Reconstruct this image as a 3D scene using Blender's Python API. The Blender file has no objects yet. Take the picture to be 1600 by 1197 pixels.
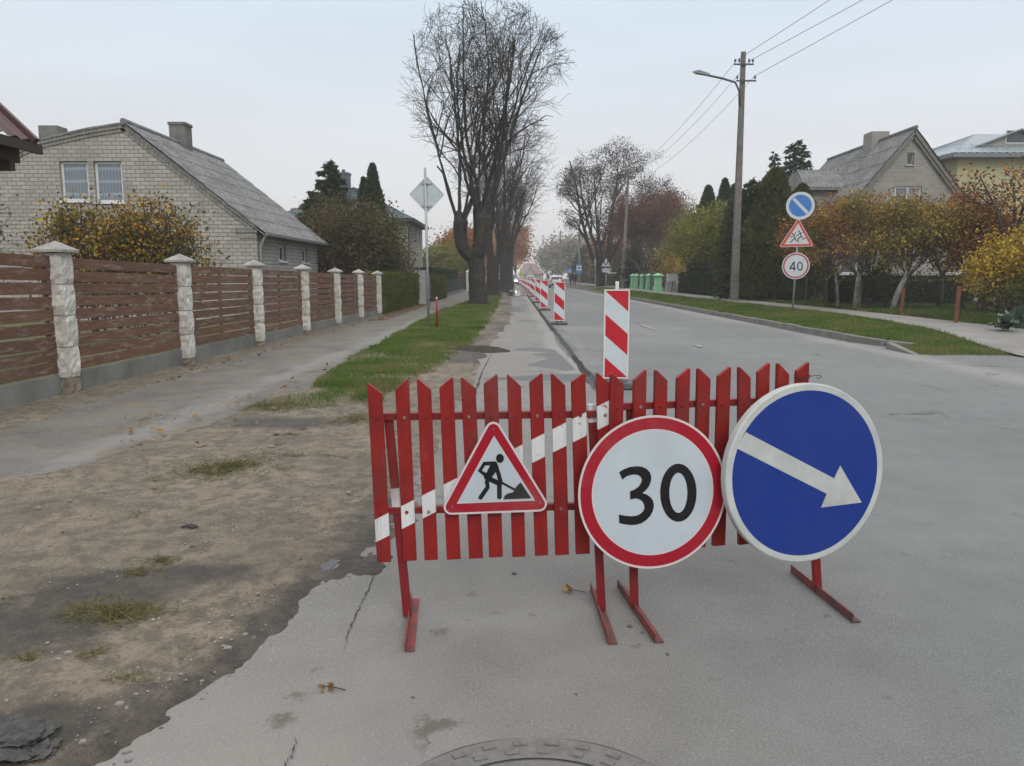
import bpy, bmesh, math, random
import numpy as np
from mathutils import Vector
from mathutils.geometry import tessellate_polygon
random.seed(7)
RNG = np.random.default_rng(11)
SC = bpy.context.scene
COL = SC.collection
R = math.radians

# ------------------------------------------------------------------ camera, sky, sun, exposure
H = 1.38
TH = math.atan(166.5 / 1200)
cam = bpy.data.cameras.new("camera"); camo = bpy.data.objects.new("camera", cam)
COL.objects.link(camo); SC.camera = camo
camo.location = (0, 0, H); camo.rotation_euler = (math.pi / 2 - TH, 0, 0)
cam.sensor_width = 36; cam.lens = 27.0; cam.clip_start = .05; cam.clip_end = 5000

W = bpy.data.worlds.new("World"); SC.world = W; W.use_nodes = True
nt = W.node_tree; nt.nodes.clear()
wo = nt.nodes.new('ShaderNodeOutputWorld'); bg = nt.nodes.new('ShaderNodeBackground'); bg2 = nt.nodes.new('ShaderNodeBackground')
add = nt.nodes.new('ShaderNodeAddShader')
sky = nt.nodes.new('ShaderNodeTexSky'); sky.sky_type = 'NISHITA'; sky.sun_disc = False
sky.sun_elevation = R(38); sky.sun_rotation = R(200); sky.air_density = 1.0; sky.dust_density = 4.0
bg.inputs[1].default_value = .012
nt.links.new(sky.outputs[0], bg.inputs[0])
# closed cloud layer: brighter towards the zenith, faint warm tone low on the right
tc = nt.nodes.new('ShaderNodeTexCoord'); sp = nt.nodes.new('ShaderNodeSeparateXYZ')
nt.links.new(tc.outputs['Generated'], sp.inputs[0])
ramp = nt.nodes.new('ShaderNodeValToRGB'); cr = ramp.color_ramp
cr.elements[0].position = 0.0; cr.elements[0].color = (.63, .605, .60, 1)
cr.elements[1].position = 1.0; cr.elements[1].color = (1.55, 1.52, 1.48, 1)
for pos, c in ((.06, (.625, .612, .618, 1)), (.16, (.63, .645, .668, 1)), (.33, (.60, .695, .785, 1)), (.55, (.92, .95, .98, 1))):
    e = cr.elements.new(pos); e.color = c
nt.links.new(sp.outputs[2], ramp.inputs[0])
nz = nt.nodes.new('ShaderNodeTexNoise'); nz.inputs['Scale'].default_value = 1.6; nz.inputs['Detail'].default_value = 3
mp = nt.nodes.new('ShaderNodeMapping'); mp.inputs['Scale'].default_value = (1, 1, 5)
nt.links.new(tc.outputs['Generated'], mp.inputs[0]); nt.links.new(mp.outputs[0], nz.inputs[0])
mr = nt.nodes.new('ShaderNodeMapRange'); mr.inputs[3].default_value = .84; mr.inputs[4].default_value = 1.16
nt.links.new(nz.outputs[0], mr.inputs[0])
vm = nt.nodes.new('ShaderNodeVectorMath'); vm.operation = 'SCALE'
nt.links.new(ramp.outputs[0], vm.inputs[0]); nt.links.new(mr.outputs[0], vm.inputs['Scale'])
nt.links.new(vm.outputs[0], bg2.inputs[0]); bg2.inputs[1].default_value = .88
nt.links.new(bg.outputs[0], add.inputs[0]); nt.links.new(bg2.outputs[0], add.inputs[1]); nt.links.new(add.outputs[0], wo.inputs[0])

sl = bpy.data.lights.new("sun", 'SUN'); sl.energy = .9; sl.angle = R(22); sl.color = (1, .96, .9)
so = bpy.data.objects.new("sun", sl); COL.objects.link(so); so.rotation_euler = (R(52), 0, R(200 - 180)); so.location = (0, 0, 30)
SC.view_settings.view_transform = 'Standard'; SC.view_settings.look = 'None'
SC.view_settings.exposure = .35; SC.view_settings.gamma = 1
SC.cycles.max_bounces = 6; SC.cycles.diffuse_bounces = 3; SC.cycles.volume_bounces = 1
SC.cycles.use_denoising = True

# ------------------------------------------------------------------ pixel tracing helpers (1600 x 1197 photograph)
CT, ST = math.cos(TH), math.sin(TH)
def ray(px, py):
    u = (px - 800) / 1200; v = (598.5 - py) / 1200
    return Vector((u, CT + v * ST, -ST + v * CT))
def atY(px, py, Y):
    d = ray(px, py); t = Y / d.y
    return Vector((t * d.x, Y, H + t * d.z))
def sm(t):
    t = max(0., min(1., t)); return t * t * (3 - 2 * t)
def terr(x, y):
    if x < 7.2: return 0.
    return (.13 + .17 * sm((x - 7.2) / 2.2)) * sm((y - 12.5) / 4.5)
def on(px, py, z=None):
    d = ray(px, py); t = 1.5
    if z is not None:
        t = (z - H) / d.z; return Vector((t * d.x, t * d.y, z))
    while t < 600:
        zz = H + t * d.z
        if zz <= terr(t * d.x, t * d.y): return Vector((t * d.x, t * d.y, zz))
        t *= 1.002
def on_plane(px, py, o, n):
    d = ray(px, py); c = Vector((0, 0, H)); t = (Vector(o) - c).dot(n) / d.dot(n)
    return c + d * t

# ------------------------------------------------------------------ numpy noise
_perm = RNG.random((256, 256))
def vnoise(x, y):
    xi = np.floor(x).astype(int); yi = np.floor(y).astype(int); fx = x - xi; fy = y - yi
    fx = fx * fx * (3 - 2 * fx); fy = fy * fy * (3 - 2 * fy)
    g = lambda a, b: _perm[a & 255, b & 255]
    return (g(xi, yi) * (1 - fx) + g(xi + 1, yi) * fx) * (1 - fy) + (g(xi, yi + 1) * (1 - fx) + g(xi + 1, yi + 1) * fx) * fy
def fbm(x, y, o=4):
    s = 0; a = .5
    for i in range(o): s = s + a * (vnoise(x + i * 37.1, y + i * 91.7) - .5); x = x * 2.03; y = y * 2.03; a *= .5
    return s * 2
def sdist(poly, X, Y):
    """signed distance, positive inside"""
    d = np.full(X.shape, 1e9); ins = np.zeros(X.shape, bool); n = len(poly)
    for i in range(n):
        x0, y0 = poly[i][:2]; x1, y1 = poly[(i + 1) % n][:2]
        ex, ey = x1 - x0, y1 - y0; L = ex * ex + ey * ey + 1e-12
        t = np.clip(((X - x0) * ex + (Y - y0) * ey) / L, 0, 1)
        d = np.minimum(d, np.hypot(X - x0 - t * ex, Y - y0 - t * ey))
        c = ((y0 > Y) != (y1 > Y))
        xi = x0 + (Y - y0) / (ey if abs(ey) > 1e-12 else 1e-12) * ex
        ins ^= c & (X < xi)
    return np.where(ins, d, -d)
def linedist(pts, X, Y):
    d = np.full(X.shape, 1e9)
    for i in range(len(pts) - 1):
        x0, y0 = pts[i][:2]; x1, y1 = pts[i + 1][:2]; ex, ey = x1 - x0, y1 - y0
        t = np.clip(((X - x0) * ex + (Y - y0) * ey) / (ex * ex + ey * ey + 1e-12), 0, 1)
        d = np.minimum(d, np.hypot(X - x0 - t * ex, Y - y0 - t * ey))
    return d

# ------------------------------------------------------------------ materials
def nodes(name):
    m = bpy.data.materials.new(name); m.use_nodes = True; t = m.node_tree
    return m, t, t.nodes['Principled BSDF']
def N(t, typ, **kw):
    n = t.nodes.new(typ)
    for k, v in kw.items():
        if k in n.inputs: n.inputs[k].default_value = v
        else: setattr(n, k, v)
    return n
def rampn(t, src, stops, interp='LINEAR'):
    r = t.nodes.new('ShaderNodeValToRGB'); r.color_ramp.interpolation = interp
    e = r.color_ramp.elements
    while len(e) < len(stops): e.new(.5)
    for i, (p, c) in enumerate(stops):
        e[i].position = p; e[i].color = (c[0], c[1], c[2], 1) if hasattr(c, '__len__') else (c, c, c, 1)
    t.links.new(src, r.inputs[0]); return r.outputs[0]
def mixc(t, f, a, b, mode='MIX'):
    m = t.nodes.new('ShaderNodeMix'); m.data_type = 'RGBA'; m.blend_type = mode
    for s, k in ((f, 0), (a, 6), (b, 7)):
        if isinstance(s, bpy.types.NodeSocket): t.links.new(s, m.inputs[k])
        elif k == 0: m.inputs[0].default_value = s
        else: m.inputs[k].default_value = (s[0], s[1], s[2], 1)
    return m.outputs[2]
def noise(t, scale, detail=4, rough=.55, vec=None, coord='Object'):
    n = N(t, 'ShaderNodeTexNoise', Scale=scale, Detail=detail, Roughness=rough)
    if vec is None:
        c = t.nodes.get('TC') or t.nodes.new('ShaderNodeTexCoord'); c.name = 'TC'; vec = c.outputs[coord]
    t.links.new(vec, n.inputs['Vector']); return n.outputs[0]
def bump(t, b, src, strength, dist=.01):
    n = N(t, 'ShaderNodeBump', Strength=strength, Distance=dist); t.links.new(src, n.inputs['Height'])
    if b.inputs['Normal'].is_linked: t.links.new(b.inputs['Normal'].links[0].from_socket, n.inputs['Normal'])
    t.links.new(n.outputs[0], b.inputs['Normal'])
def M(name, c1, c2=None, scale=6, rough=.7, bmp=0, bscale=60, metal=0, lo=.35, hi=.65, detail=5, bdist=.005, spec=None):
    m, t, b = nodes(name)
    if c2 is None: c2 = tuple(x * .8 for x in c1)
    n = noise(t, scale, detail, .6)
    t.links.new(rampn(t, n, ((lo, c1), (hi, c2))), b.inputs['Base Color'])
    b.inputs['Roughness'].default_value = rough; b.inputs['Metallic'].default_value = metal
    if spec is not None: b.inputs['Specular IOR Level'].default_value = spec
    if bmp: bump(t, b, noise(t, bscale, 6, .65), bmp, bdist)
    return m
def leafmat(name, cols, rough=.6, trans=.25):
    m, t, b = nodes(name)
    g = t.nodes.new('ShaderNodeNewGeometry')
    n = noise(t, .9, 2)
    a = N(t, 'ShaderNodeMath', operation='MULTIPLY_ADD'); t.links.new(n, a.inputs[0]); a.inputs[1].default_value = 1.3; 
    s = N(t, 'ShaderNodeMath', operation='MULTIPLY_ADD'); t.links.new(g.outputs['Random Per Island'], s.inputs[0]); s.inputs[1].default_value = .55; s.inputs[2].default_value = -.42
    t.links.new(s.outputs[0], a.inputs[2])
    k = len(cols)
    c = rampn(t, a.outputs[0], [(i / (k - 1) if k > 1 else 0, col) for i, col in enumerate(cols)])
    t.links.new(c, b.inputs['Base Color']); b.inputs['Roughness'].default_value = rough
    b.inputs['Specular IOR Level'].default_value = .1
    if trans:
        tr = t.nodes.new('ShaderNodeBsdfTranslucent'); t.links.new(c, tr.inputs[0])
        mx = t.nodes.new('ShaderNodeMixShader'); mx.inputs[0].default_value = trans
        out = t.nodes['Material Output']
        t.links.new(b.outputs[0], mx.inputs[1]); t.links.new(tr.outputs[0], mx.inputs[2]); t.links.new(mx.outputs[0], out.inputs[0])
    return m
def emis(name, c, s):
    m, t, b = nodes(name); b.inputs['Base Color'].default_value = (*c, 1)
    b.inputs['Emission Color'].default_value = (*c, 1); b.inputs['Emission Strength'].default_value = s; return m

# ------------------------------------------------------------------ object helpers
def setp(o, label=None, cat=None, group=None, kind=None):
    if label: o['label'] = label
    if cat: o['category'] = cat
    if group: o['group'] = group
    if kind: o['kind'] = kind
    return o
def thing(name, loc, label, cat, group=None):
    o = bpy.data.objects.new(name, None); COL.objects.link(o); o.location = loc; o.empty_display_size = .2
    return setp(o, label, cat, group)
def link(name, me, parent=None, world=True):
    o = bpy.data.objects.new(name, me); COL.objects.link(o)
    if parent is not None:
        o.parent = parent
        if world:
            w = Vector((0, 0, 0)); p = parent
            while p is not None: w += p.location; p = p.parent
            o.location = -w
    return o
class MB:
    """mesh collector: every shape added becomes part of ONE mesh object"""
    def __init__(s): s.v = []; s.f = []; s.m = []
    def raw(s, v, f, m=0):
        b = len(s.v); s.v += [tuple(p) for p in v]; s.f += [tuple(b + i for i in q) for q in f]; s.m += [m] * len(f); return s
    def box(s, a, b, m=0):
        x0, y0, z0 = a; x1, y1, z1 = b
        return s.raw([(x0, y0, z0), (x1, y0, z0), (x1, y1, z0), (x0, y1, z0), (x0, y0, z1), (x1, y0, z1), (x1, y1, z1), (x0, y1, z1)],
                     [(0, 3, 2, 1), (4, 5, 6, 7), (0, 1, 5, 4), (1, 2, 6, 5), (2, 3, 7, 6), (3, 0, 4, 7)], m)
    def cbox(s, c, sz, m=0): return s.box([c[i] - sz[i] / 2 for i in range(3)], [c[i] + sz[i] / 2 for i in range(3)], m)
    def bar(s, p0, p1, w, h, up=(0, 0, 1), m=0):
        p0 = Vector(p0); p1 = Vector(p1); d = (p1 - p0).normalized(); sd = d.cross(Vector(up))
        if sd.length < 1e-4: sd = d.cross(Vector((1, 0, 0)))
        sd.normalize(); u = sd.cross(d)
        v = []
        for p in (p0, p1):
            for a, b in ((-1, -1), (1, -1), (1, 1), (-1, 1)): v.append(p + sd * a * w / 2 + u * b * h / 2)
        return s.raw(v, [(0, 1, 2, 3), (7, 6, 5, 4), (0, 4, 5, 1), (1, 5, 6, 2), (2, 6, 7, 3), (3, 7, 4, 0)], m)
    def cyl(s, p0, p1, r0, r1=None, n=12, m=0, caps=True):
        r1 = r0 if r1 is None else r1
        p0 = Vector(p0); p1 = Vector(p1); d = (p1 - p0).normalized()
        a = d.cross(Vector((0, 0, 1)) if abs(d.z) < .9 else Vector((1, 0, 0))).normalized(); b = d.cross(a)
        v = []
        for p, r in ((p0, r0), (p1, r1)):
            for i in range(n):
                t = 2 * math.pi * i / n; v.append(p + a * math.cos(t) * r + b * math.sin(t) * r)
        f = [(i, (i + 1) % n, n + (i + 1) % n, n + i) for i in range(n)]
        if caps: f += [tuple(range(n - 1, -1, -1)), tuple(range(n, 2 * n))]
        return s.raw(v, f, m)
    def tube(s, pts, rad, n=8, m=0):
        pts = [Vector(p) for p in pts]; k = len(pts)
        if not hasattr(rad, '__len__'): rad = [rad] * k
        v = []; ref = None
        for i, p in enumerate(pts):
            d = (pts[min(i + 1, k - 1)] - pts[max(i - 1, 0)]).normalized()
            if ref is None: ref = d.cross(Vector((0, 0, 1)) if abs(d.z) < .9 else Vector((1, 0, 0)))
            a = (ref - d * ref.dot(d)).normalized(); ref = a; b = d.cross(a)
            for j in range(n):
                t = 2 * math.pi * j / n; v.append(p + (a * math.cos(t) + b * math.sin(t)) * rad[i])
        f = [(i * n + j, i * n + (j + 1) % n, (i + 1) * n + (j + 1) % n, (i + 1) * n + j) for i in range(k - 1) for j in range(n)]
        f += [tuple(range(n - 1, -1, -1)), tuple(range((k - 1) * n, k * n))]
        return s.raw(v, f, m)
    def flat(s, loops, to3, m=0, flip=False):
        """2-D outline with holes -> flat faces; to3 maps (x, y) to 3-D"""
        vs = [[Vector((p[0], p[1], 0)) for p in l] for l in loops]
        tr = tessellate_polygon(vs); allp = [to3(p[0], p[1]) for l in loops for p in l]
        return s.raw(allp, [tuple(reversed(q)) if flip else tuple(q) for q in tr], m)
    def strip(s, la, lb, m=0):
        n = len(la); return s.raw(list(la) + list(lb), [(i, (i + 1) % n, n + (i + 1) % n, n + i) for i in range(n)], m)
    def build(s, name, mats, parent=None, world=True, smooth=False, bevel=0):
        me = bpy.data.meshes.new(name); me.from_pydata(s.v, [], s.f)
        if not isinstance(mats, (list, tuple)): mats = [mats]
        for x in mats: me.materials.append(x)
        if len(mats) > 1: me.polygons.foreach_set('material_index', s.m)
        if smooth: me.polygons.foreach_set('use_smooth', [True] * len(s.f))
        me.validate(); bm = bmesh.new(); bm.from_mesh(me); 
        if not getattr(s, 'keep', False): bmesh.ops.recalc_face_normals(bm, faces=bm.faces)
        bm.to_mesh(me); bm.free()
        o = link(name, me, parent, world)
        if bevel:
            b = o.modifiers.new('b', 'BEVEL'); b.width = bevel; b.segments = 2; b.limit_method = 'ANGLE'
        return o
def np_obj(name, V, F, mat, parent=None, smooth=False, attrs=None, world=True):
    V = np.asarray(V, np.float32); F = np.asarray(F, np.int32); k = F.shape[1]
    me = bpy.data.meshes.new(name)
    me.vertices.add(len(V)); me.vertices.foreach_set('co', V.ravel())
    me.loops.add(F.size); me.loops.foreach_set('vertex_index', F.ravel())
    me.polygons.add(len(F)); me.polygons.foreach_set('loop_start', np.arange(0, F.size, k, dtype=np.int32))
    me.polygons.foreach_set('loop_total', np.full(len(F), k, np.int32))
    if smooth: me.polygons.foreach_set('use_smooth', np.ones(len(F), bool))
    me.materials.append(mat); me.update(calc_edges=True)
    if attrs:
        for an, val in attrs.items():
            a = me.attributes.new(an, 'FLOAT', 'POINT'); a.data.foreach_set('value', np.asarray(val, np.float32).ravel())
    return link(name, me, parent, world)
def copy_tree(o, parent=None):
    c = o.copy(); COL.objects.link(c); c.parent = parent
    for ch in list(o.children): copy_tree(ch, c)
    return c
def grid(xs, ys):
    X, Y = np.meshgrid(xs, ys); nx, ny = len(xs), len(ys)
    i = np.arange(nx - 1)[None, :] + np.arange(ny - 1)[:, None] * nx
    F = np.stack([i, i + 1, i + nx + 1, i + nx], -1).reshape(-1, 4)
    return X, Y, F
def geo(a, b, d0, ratio):
    out = [a]; d = d0
    while out[-1] < b: out.append(out[-1] + d); d *= ratio
    return np.array(out)
def attr(t, name):
    a = t.nodes.new('ShaderNodeAttribute'); a.attribute_name = name; return a.outputs['Fac']

# ---- vegetation
def quads(P, D, U, L, Wd):
    """one leaf per row: base P, direction D, side U, length L, width Wd (pointed quads)"""
    L = np.asarray(L)[:, None]; Wd = np.asarray(Wd)[:, None]
    V = np.stack([P, P + D * L * .5 + U * Wd * .5, P + D * L, P + D * L * .5 - U * Wd * .5], 1)
    F = np.arange(len(P) * 4).reshape(-1, 4); return V.reshape(-1, 3), F
def rdir(n, rng):
    v = rng.normal(size=(n, 3)); return v / np.linalg.norm(v, axis=1)[:, None]
def perp(D, rng):
    v = np.cross(D, rdir(len(D), rng)); return v / (np.linalg.norm(v, axis=1)[:, None] + 1e-9)
def leaves(P, size, rng, bias=(0, 0, 0), aspect=.7, var=.4):
    n = len(P); D = rdir(n, rng) + np.array(bias); D /= np.linalg.norm(D, axis=1)[:, None]
    L = size * (1 + var * (rng.random(n) * 2 - 1)); return quads(P, D, perp(D, rng), L, L * aspect)
def tubes_np(branches, n):
    Vs, Fs = [], []; base = 0
    ang = np.arange(n) * 2 * math.pi / n; ca, sa = np.cos(ang)[None, :, None], np.sin(ang)[None, :, None]
    for pts, rad in branches:
        p = np.array(pts); k = len(p); d = np.gradient(p, axis=0); d /= np.linalg.norm(d, axis=1)[:, None] + 1e-9
        ref = np.array([.31, .77, .1]) if abs(d[0][0]) > .5 else np.array([.9, .2, .1])
        a = np.cross(d, ref); a /= np.linalg.norm(a, axis=1)[:, None] + 1e-9; b = np.cross(d, a)
        r = np.array(rad)[:, None, None]
        Vs.append((p[:, None, :] + (a[:, None, :] * ca + b[:, None, :] * sa) * r).reshape(-1, 3))
        i = (np.arange(k - 1)[:, None] * n + np.arange(n)[None, :]); j = (np.arange(k - 1)[:, None] * n + (np.arange(n)[None, :] + 1) % n)
        Fs.append(np.stack([i, j, j + n, i + n], -1).reshape(-1, 4) + base); base += k * n
    return np.concatenate(Vs), np.concatenate(Fs)
def rot_about(d, ax, a):
    c, s = math.cos(a), math.sin(a)
    return d * c + np.cross(ax, d) * s + ax * ax.dot(d) * (1 - c)
def grow(rng, pos, d, L, r, lev, spec, out, tips, env=None):
    """spec[lev] = (nseg, nchild, ratio, ang0, ang1, wobble, tropism)"""
    ns, nc, ratio, a0, a1, wob, trop = spec[lev]
    pts = [pos]; rad = [r]; p = pos; dirs = [d]; sl = L / ns
    for i in range(ns):
        d = d + rng.normal(size=3) * wob; d[2] += trop; d = d / np.linalg.norm(d)
        p = p + d * sl; pts.append(p); dirs.append(d); rad.append(max(r * (1 - .78 * (i + 1) / ns), .004))
        if env is not None and not env(p): break
    out.append((lev, pts, rad)); k = len(pts)
    if lev == len(spec) - 1 or k < 3:
        tips.append((pts[-1], dirs[-1])); tips.append((pts[k // 2], dirs[k // 2])); return
    for c in range(nc):
        f = .22 + .78 * (c + rng.random() * .8) / nc; i = min(k - 1, max(1, int(f * (k - 1) + .5)))
        ax = np.cross(dirs[i], rng.normal(size=3)); ax /= np.linalg.norm(ax)
        nd = rot_about(dirs[i], ax, R(a0 + (a1 - a0) * rng.random()))
        grow(rng, pts[i], nd, L * ratio * (1.15 - .5 * f) * (.75 + .5 * rng.random()), max(rad[i] * .62, .005), lev + 1, spec, out, tips, env)
def build_tree(root, branches, bark, big=.05, minr=0.0):
    thick = [(p, [max(x, minr) for x in r]) for l, p, r in branches if r[0] > big and len(p) > 1]
    thin = [(p, [max(x, minr) for x in r]) for l, p, r in branches if r[0] <= big and len(p) > 1]
    if thick:
        fine = []
        for p, r in thick:
            p = np.array(p); k = len(p); n = (k - 1) * (5 if r[0] > .16 else 2) + 1; s0 = np.arange(k); s1 = np.linspace(0, k - 1, n)
            q = np.stack([np.interp(s1, s0, p[:, i]) for i in range(3)], 1)
            for _ in range(3): q[1:-1] = (q[:-2] + q[1:-1] * 2 + q[2:]) / 4
            fine.append((q, np.interp(s1, s0, r)))
        V, F = tubes_np(fine, 14); c = V.copy()
        for i, (a_, b_) in enumerate(((0, 2), (1, 2), (2, 0))): V[:, i] += .085 * min(1, max(r[0] for _, r in thick) / .4) * fbm(c[:, a_] * 5 + i * 9, c[:, b_] * 3.2 + c[:, 1] * 4, 3)
        np_obj('trunk', V, F, bark, root, smooth=True)
    if thin: V, F = tubes_np(thin, 4); np_obj('branches', V, F, bark, root, smooth=True)

# ================================================================== SETTING
# ---- asphalt road
def asphalt_mat():
    m, t, b = nodes('asphalt')
    n1 = noise(t, .55, 6, .62); n2 = noise(t, 3.2, 6, .6); n3 = noise(t, 105, 4, .75); n4 = noise(t, 230, 2, .6)
    c = rampn(t, n1, ((.3, (.128, .124, .118)), (.7, (.192, .187, .178))))
    c = mixc(t, .5, c, rampn(t, n2, ((.25, (.120, .114, .107)), (.75, (.208, .201, .190)))))
    c = mixc(t, rampn(t, n3, ((.34, .6), (.48, 0))), c, (.085, .085, .087))
    c = mixc(t, rampn(t, n3, ((.56, 0), (.68, .75))), c, (.26, .26, .25))
    c = mixc(t, rampn(t, n4, ((.63, 0), (.69, .75))), c, (.45, .45, .43))
    # dusty pale areas, damp patches, old cracks, mud spots
    pl = attr(t, 'pale'); c = mixc(t, rampn(t, pl, ((.3, 0), (.75, .6))), c, (.30, .28, .25))
    def thr(src, nz_, amt, lo, hi):
        a = N(t, 'ShaderNodeMath', operation='MULTIPLY_ADD'); t.links.new(nz_, a.inputs[0]); a.inputs[1].default_value = amt; t.links.new(src, a.inputs[2])
        return rampn(t, a.outputs[0], ((lo, 0), (hi, 1)))
    nw = noise(t, 9, 5, .6)
    wet = thr(attr(t, 'wet'), nw, .25, .60, .66)
    c = mixc(t, wet, c, (.095, .094, .094), 'MIX')
    gv = thr(attr(t, 'groove'), noise(t, 14, 5, .7), .5, .62, .74); c = mixc(t, gv, c, (.035, .032, .029))
    v = N(t, 'ShaderNodeTexVoronoi', feature='DISTANCE_TO_EDGE', Scale=.33)
    vc = t.nodes.new('ShaderNodeVectorMath'); vc.operation = 'MULTIPLY_ADD'
    nn = N(t, 'ShaderNodeTexNoise', Scale=1.7, Detail=6, Roughness=.65); t.links.new(t.nodes['TC'].outputs['Object'], nn.inputs[0])
    t.links.new(nn.outputs[1], vc.inputs[0]); vc.inputs[1].default_value = (.9, .9, 0); t.links.new(t.nodes['TC'].outputs['Object'], vc.inputs[2])
    t.links.new(vc.outputs[0], v.inputs['Vector'])
    cm = N(t, 'ShaderNodeMath', operation='MULTIPLY'); t.links.new(rampn(t, v.outputs[0], ((.0022, 1), (.006, 0))), cm.inputs[0])
    t.links.new(rampn(t, noise(t, .8, 3), ((.50, 0), (.56, .75))), cm.inputs[1])
    c = mixc(t, cm.outputs[0], c, (.04, .038, .035))
    ck = thr(attr(t, 'crack'), noise(t, 30, 4, .7), .3, .60, .72); c = mixc(t, ck, c, (.035, .033, .03))
    sp2 = noise(t, 5.2, 4, .5); c = mixc(t, rampn(t, sp2, ((.685, 0), (.72, .55))), c, (.09, .08, .068))
    st = thr(attr(t, 'spot'), noise(t, 38, 6, .8), 1.1, .80, .98); sm_ = N(t, 'ShaderNodeMath', operation='MULTIPLY'); t.links.new(st, sm_.inputs[0]); sm_.inputs[1].default_value = .72; c = mixc(t, sm_.outputs[0], c, (.075, .063, .05))
    c = mixc(t, attr(t, 'cool'), c, (.88, .935, .99), 'MULTIPLY')
    t.links.new(c, b.inputs['Base Color'])
    t.links.new(rampn(t, wet, ((0, .88), (1, .5))), b.inputs['Roughness'])
    bump(t, b, n3, .35, .004); bump(t, b, n2, .25, .02)
    return m
xs = np.unique(np.round(np.concatenate([np.linspace(-2.2, .9, 70), np.linspace(.9, 1.36, 26), np.linspace(1.36, 3.2, 40), np.linspace(3.2, 8, 30), np.linspace(8, 60, 20)]), 4))
ys = geo(.5, 420, .03, 1.0075)
X, Y, F = grid(xs, ys)
gx = 1.075 + .028 * fbm(Y * 1.3, Y * 0 + 3.3) + np.clip((Y - 19) * .0015, 0, .06)
gwid = .055 + .035 * fbm(Y * 4, Y * 0 + 9) + np.clip((12 - Y) * .02, 0, .06)
fadeg = np.clip((Y - 9.2) / 1.2, 0, 1) * np.clip((66 - Y) / 8, 0, 1)
gd = np.clip(1 - np.abs(X - gx) / gwid, 0, 1) * fadeg
gd2 = np.clip(1 - np.abs(X - gx) / (gwid * 1.6 + .02), 0, 1) * fadeg
Z = -.05 * np.clip(gd * 2, 0, 1) * (1 + .5 * fbm(X * 30, Y * 9)) + .004 * fbm(X * .7, Y * .7)
Zroad = lambda x, y: 0
tr = lambda L: [tuple(on(780 + a / 4.9875, 380 + b / 4.9875, 0))[:2] for a, b in L]
wetp = [tr([(200, 955), (290, 925), (380, 900), (300, 875), (230, 868), (380, 850), (105, 835), (110, 825), (260, 808), (440, 830), (520, 905), (600, 985), (520, 1000), (400, 978)]),
        tr([(-120, 1050), (0, 1045), (420, 1020), (640, 1018), (760, 1005), (860, 1085), (660, 1085), (380, 1075), (0, 1068), (-120, 1085)]),
        tr([(250, 790), (330, 785), (330, 795), (250, 797)]), tr([(150, 600), (300, 605), (300, 612), (150, 612)]),
        tr([(430, 640), (500, 740), (620, 830), (540, 900), (430, 760)])]
wet = np.zeros_like(X)
for p in wetp: wet = np.maximum(wet, np.clip(.45 + sdist(p, X, Y) * 6 + .10 * fbm(X * 5, Y * 3), 0, 1))
wet = np.where(Y > 30, np.maximum(wet, np.clip(.50 + .6 * fbm(X * .9 + 4, Y * .16), 0, .62) * (X < .9) * (X > -.6)), wet)
pale = np.clip(1 - np.abs(X - gx + .16) / .28, 0, 1) * fadeg + np.clip(1 - np.abs(X - gx - .2) / .3, 0, 1) * fadeg * .6
pale = pale * np.clip(.6 + fbm(X * 3, Y * 1.2), 0, 1) + np.clip(.35 + fbm(X * .3, Y * .25) * .6, 0, 1) * (X > 1.4) * .7 + (X < 1) * .42 * (Y > 8)
pale += np.clip(1 - np.abs(X - 6.9) / .5, 0, 1) * .5
pale += np.clip(1 - (Y - 1) / 3.4, 0, 1) * np.clip((.7 - X) / 1.2, 0, 1) * .8
cp = [tuple(on(a, b, 0))[:2] for a, b in ((590, 880), (575, 925), (560, 955), (545, 990), (535, 1020))]
cp2 = [tuple(on(a, b, 0))[:2] for a, b in ((462, 1150), (455, 1175), (440, 1197), (430, 1230))]
cp3 = [tuple(on(a, b, 0))[:2] for a, b in ((765, 556), (752, 585), (743, 612), (728, 650), (716, 700), (700, 760))]
crack = np.maximum.reduce([np.clip(1 - linedist(q, X + .012 * fbm(X * 9, Y * 9), Y) / w, 0, 1) for q, w in ((cp, .022), (cp2, .018), (cp3, .03))])
spot = np.zeros_like(X)
for a, b, rx, ry in ((735, 927, .05, .03), (687, 988, .04, .05), (727, 967, .03, .02), (895, 927, .05, .02), (690, 1130, .09, .03), (665, 1140, .05, .04), (463, 1088, .06, .03), (440, 1125, .05, .06), (518, 1078, .04, .012), (1115, 1063, .03, .02), (660, 1115, .03, .02), (1290, 960, .02, .02)):
    c = on(a, b, 0); spot = np.maximum(spot, np.clip(.62 - np.hypot((X - c.x) / rx, (Y - c.y) / ry) * .36, 0, 1))
asph = asphalt_mat()
road = np_obj('road', np.stack([X, Y, Z], -1).reshape(-1, 3), F, asph, smooth=True, attrs=dict(cool=np.clip((X - .2 + .5 * fbm(X * .8, Y * .5)) / 1.6, 0, 1), wet=wet, pale=np.clip(pale, 0, 1), groove=gd2, crack=crack * 0, spot=spot))
setp(road, 'grey worn asphalt road with a milled groove on its left side', kind='structure')

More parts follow.
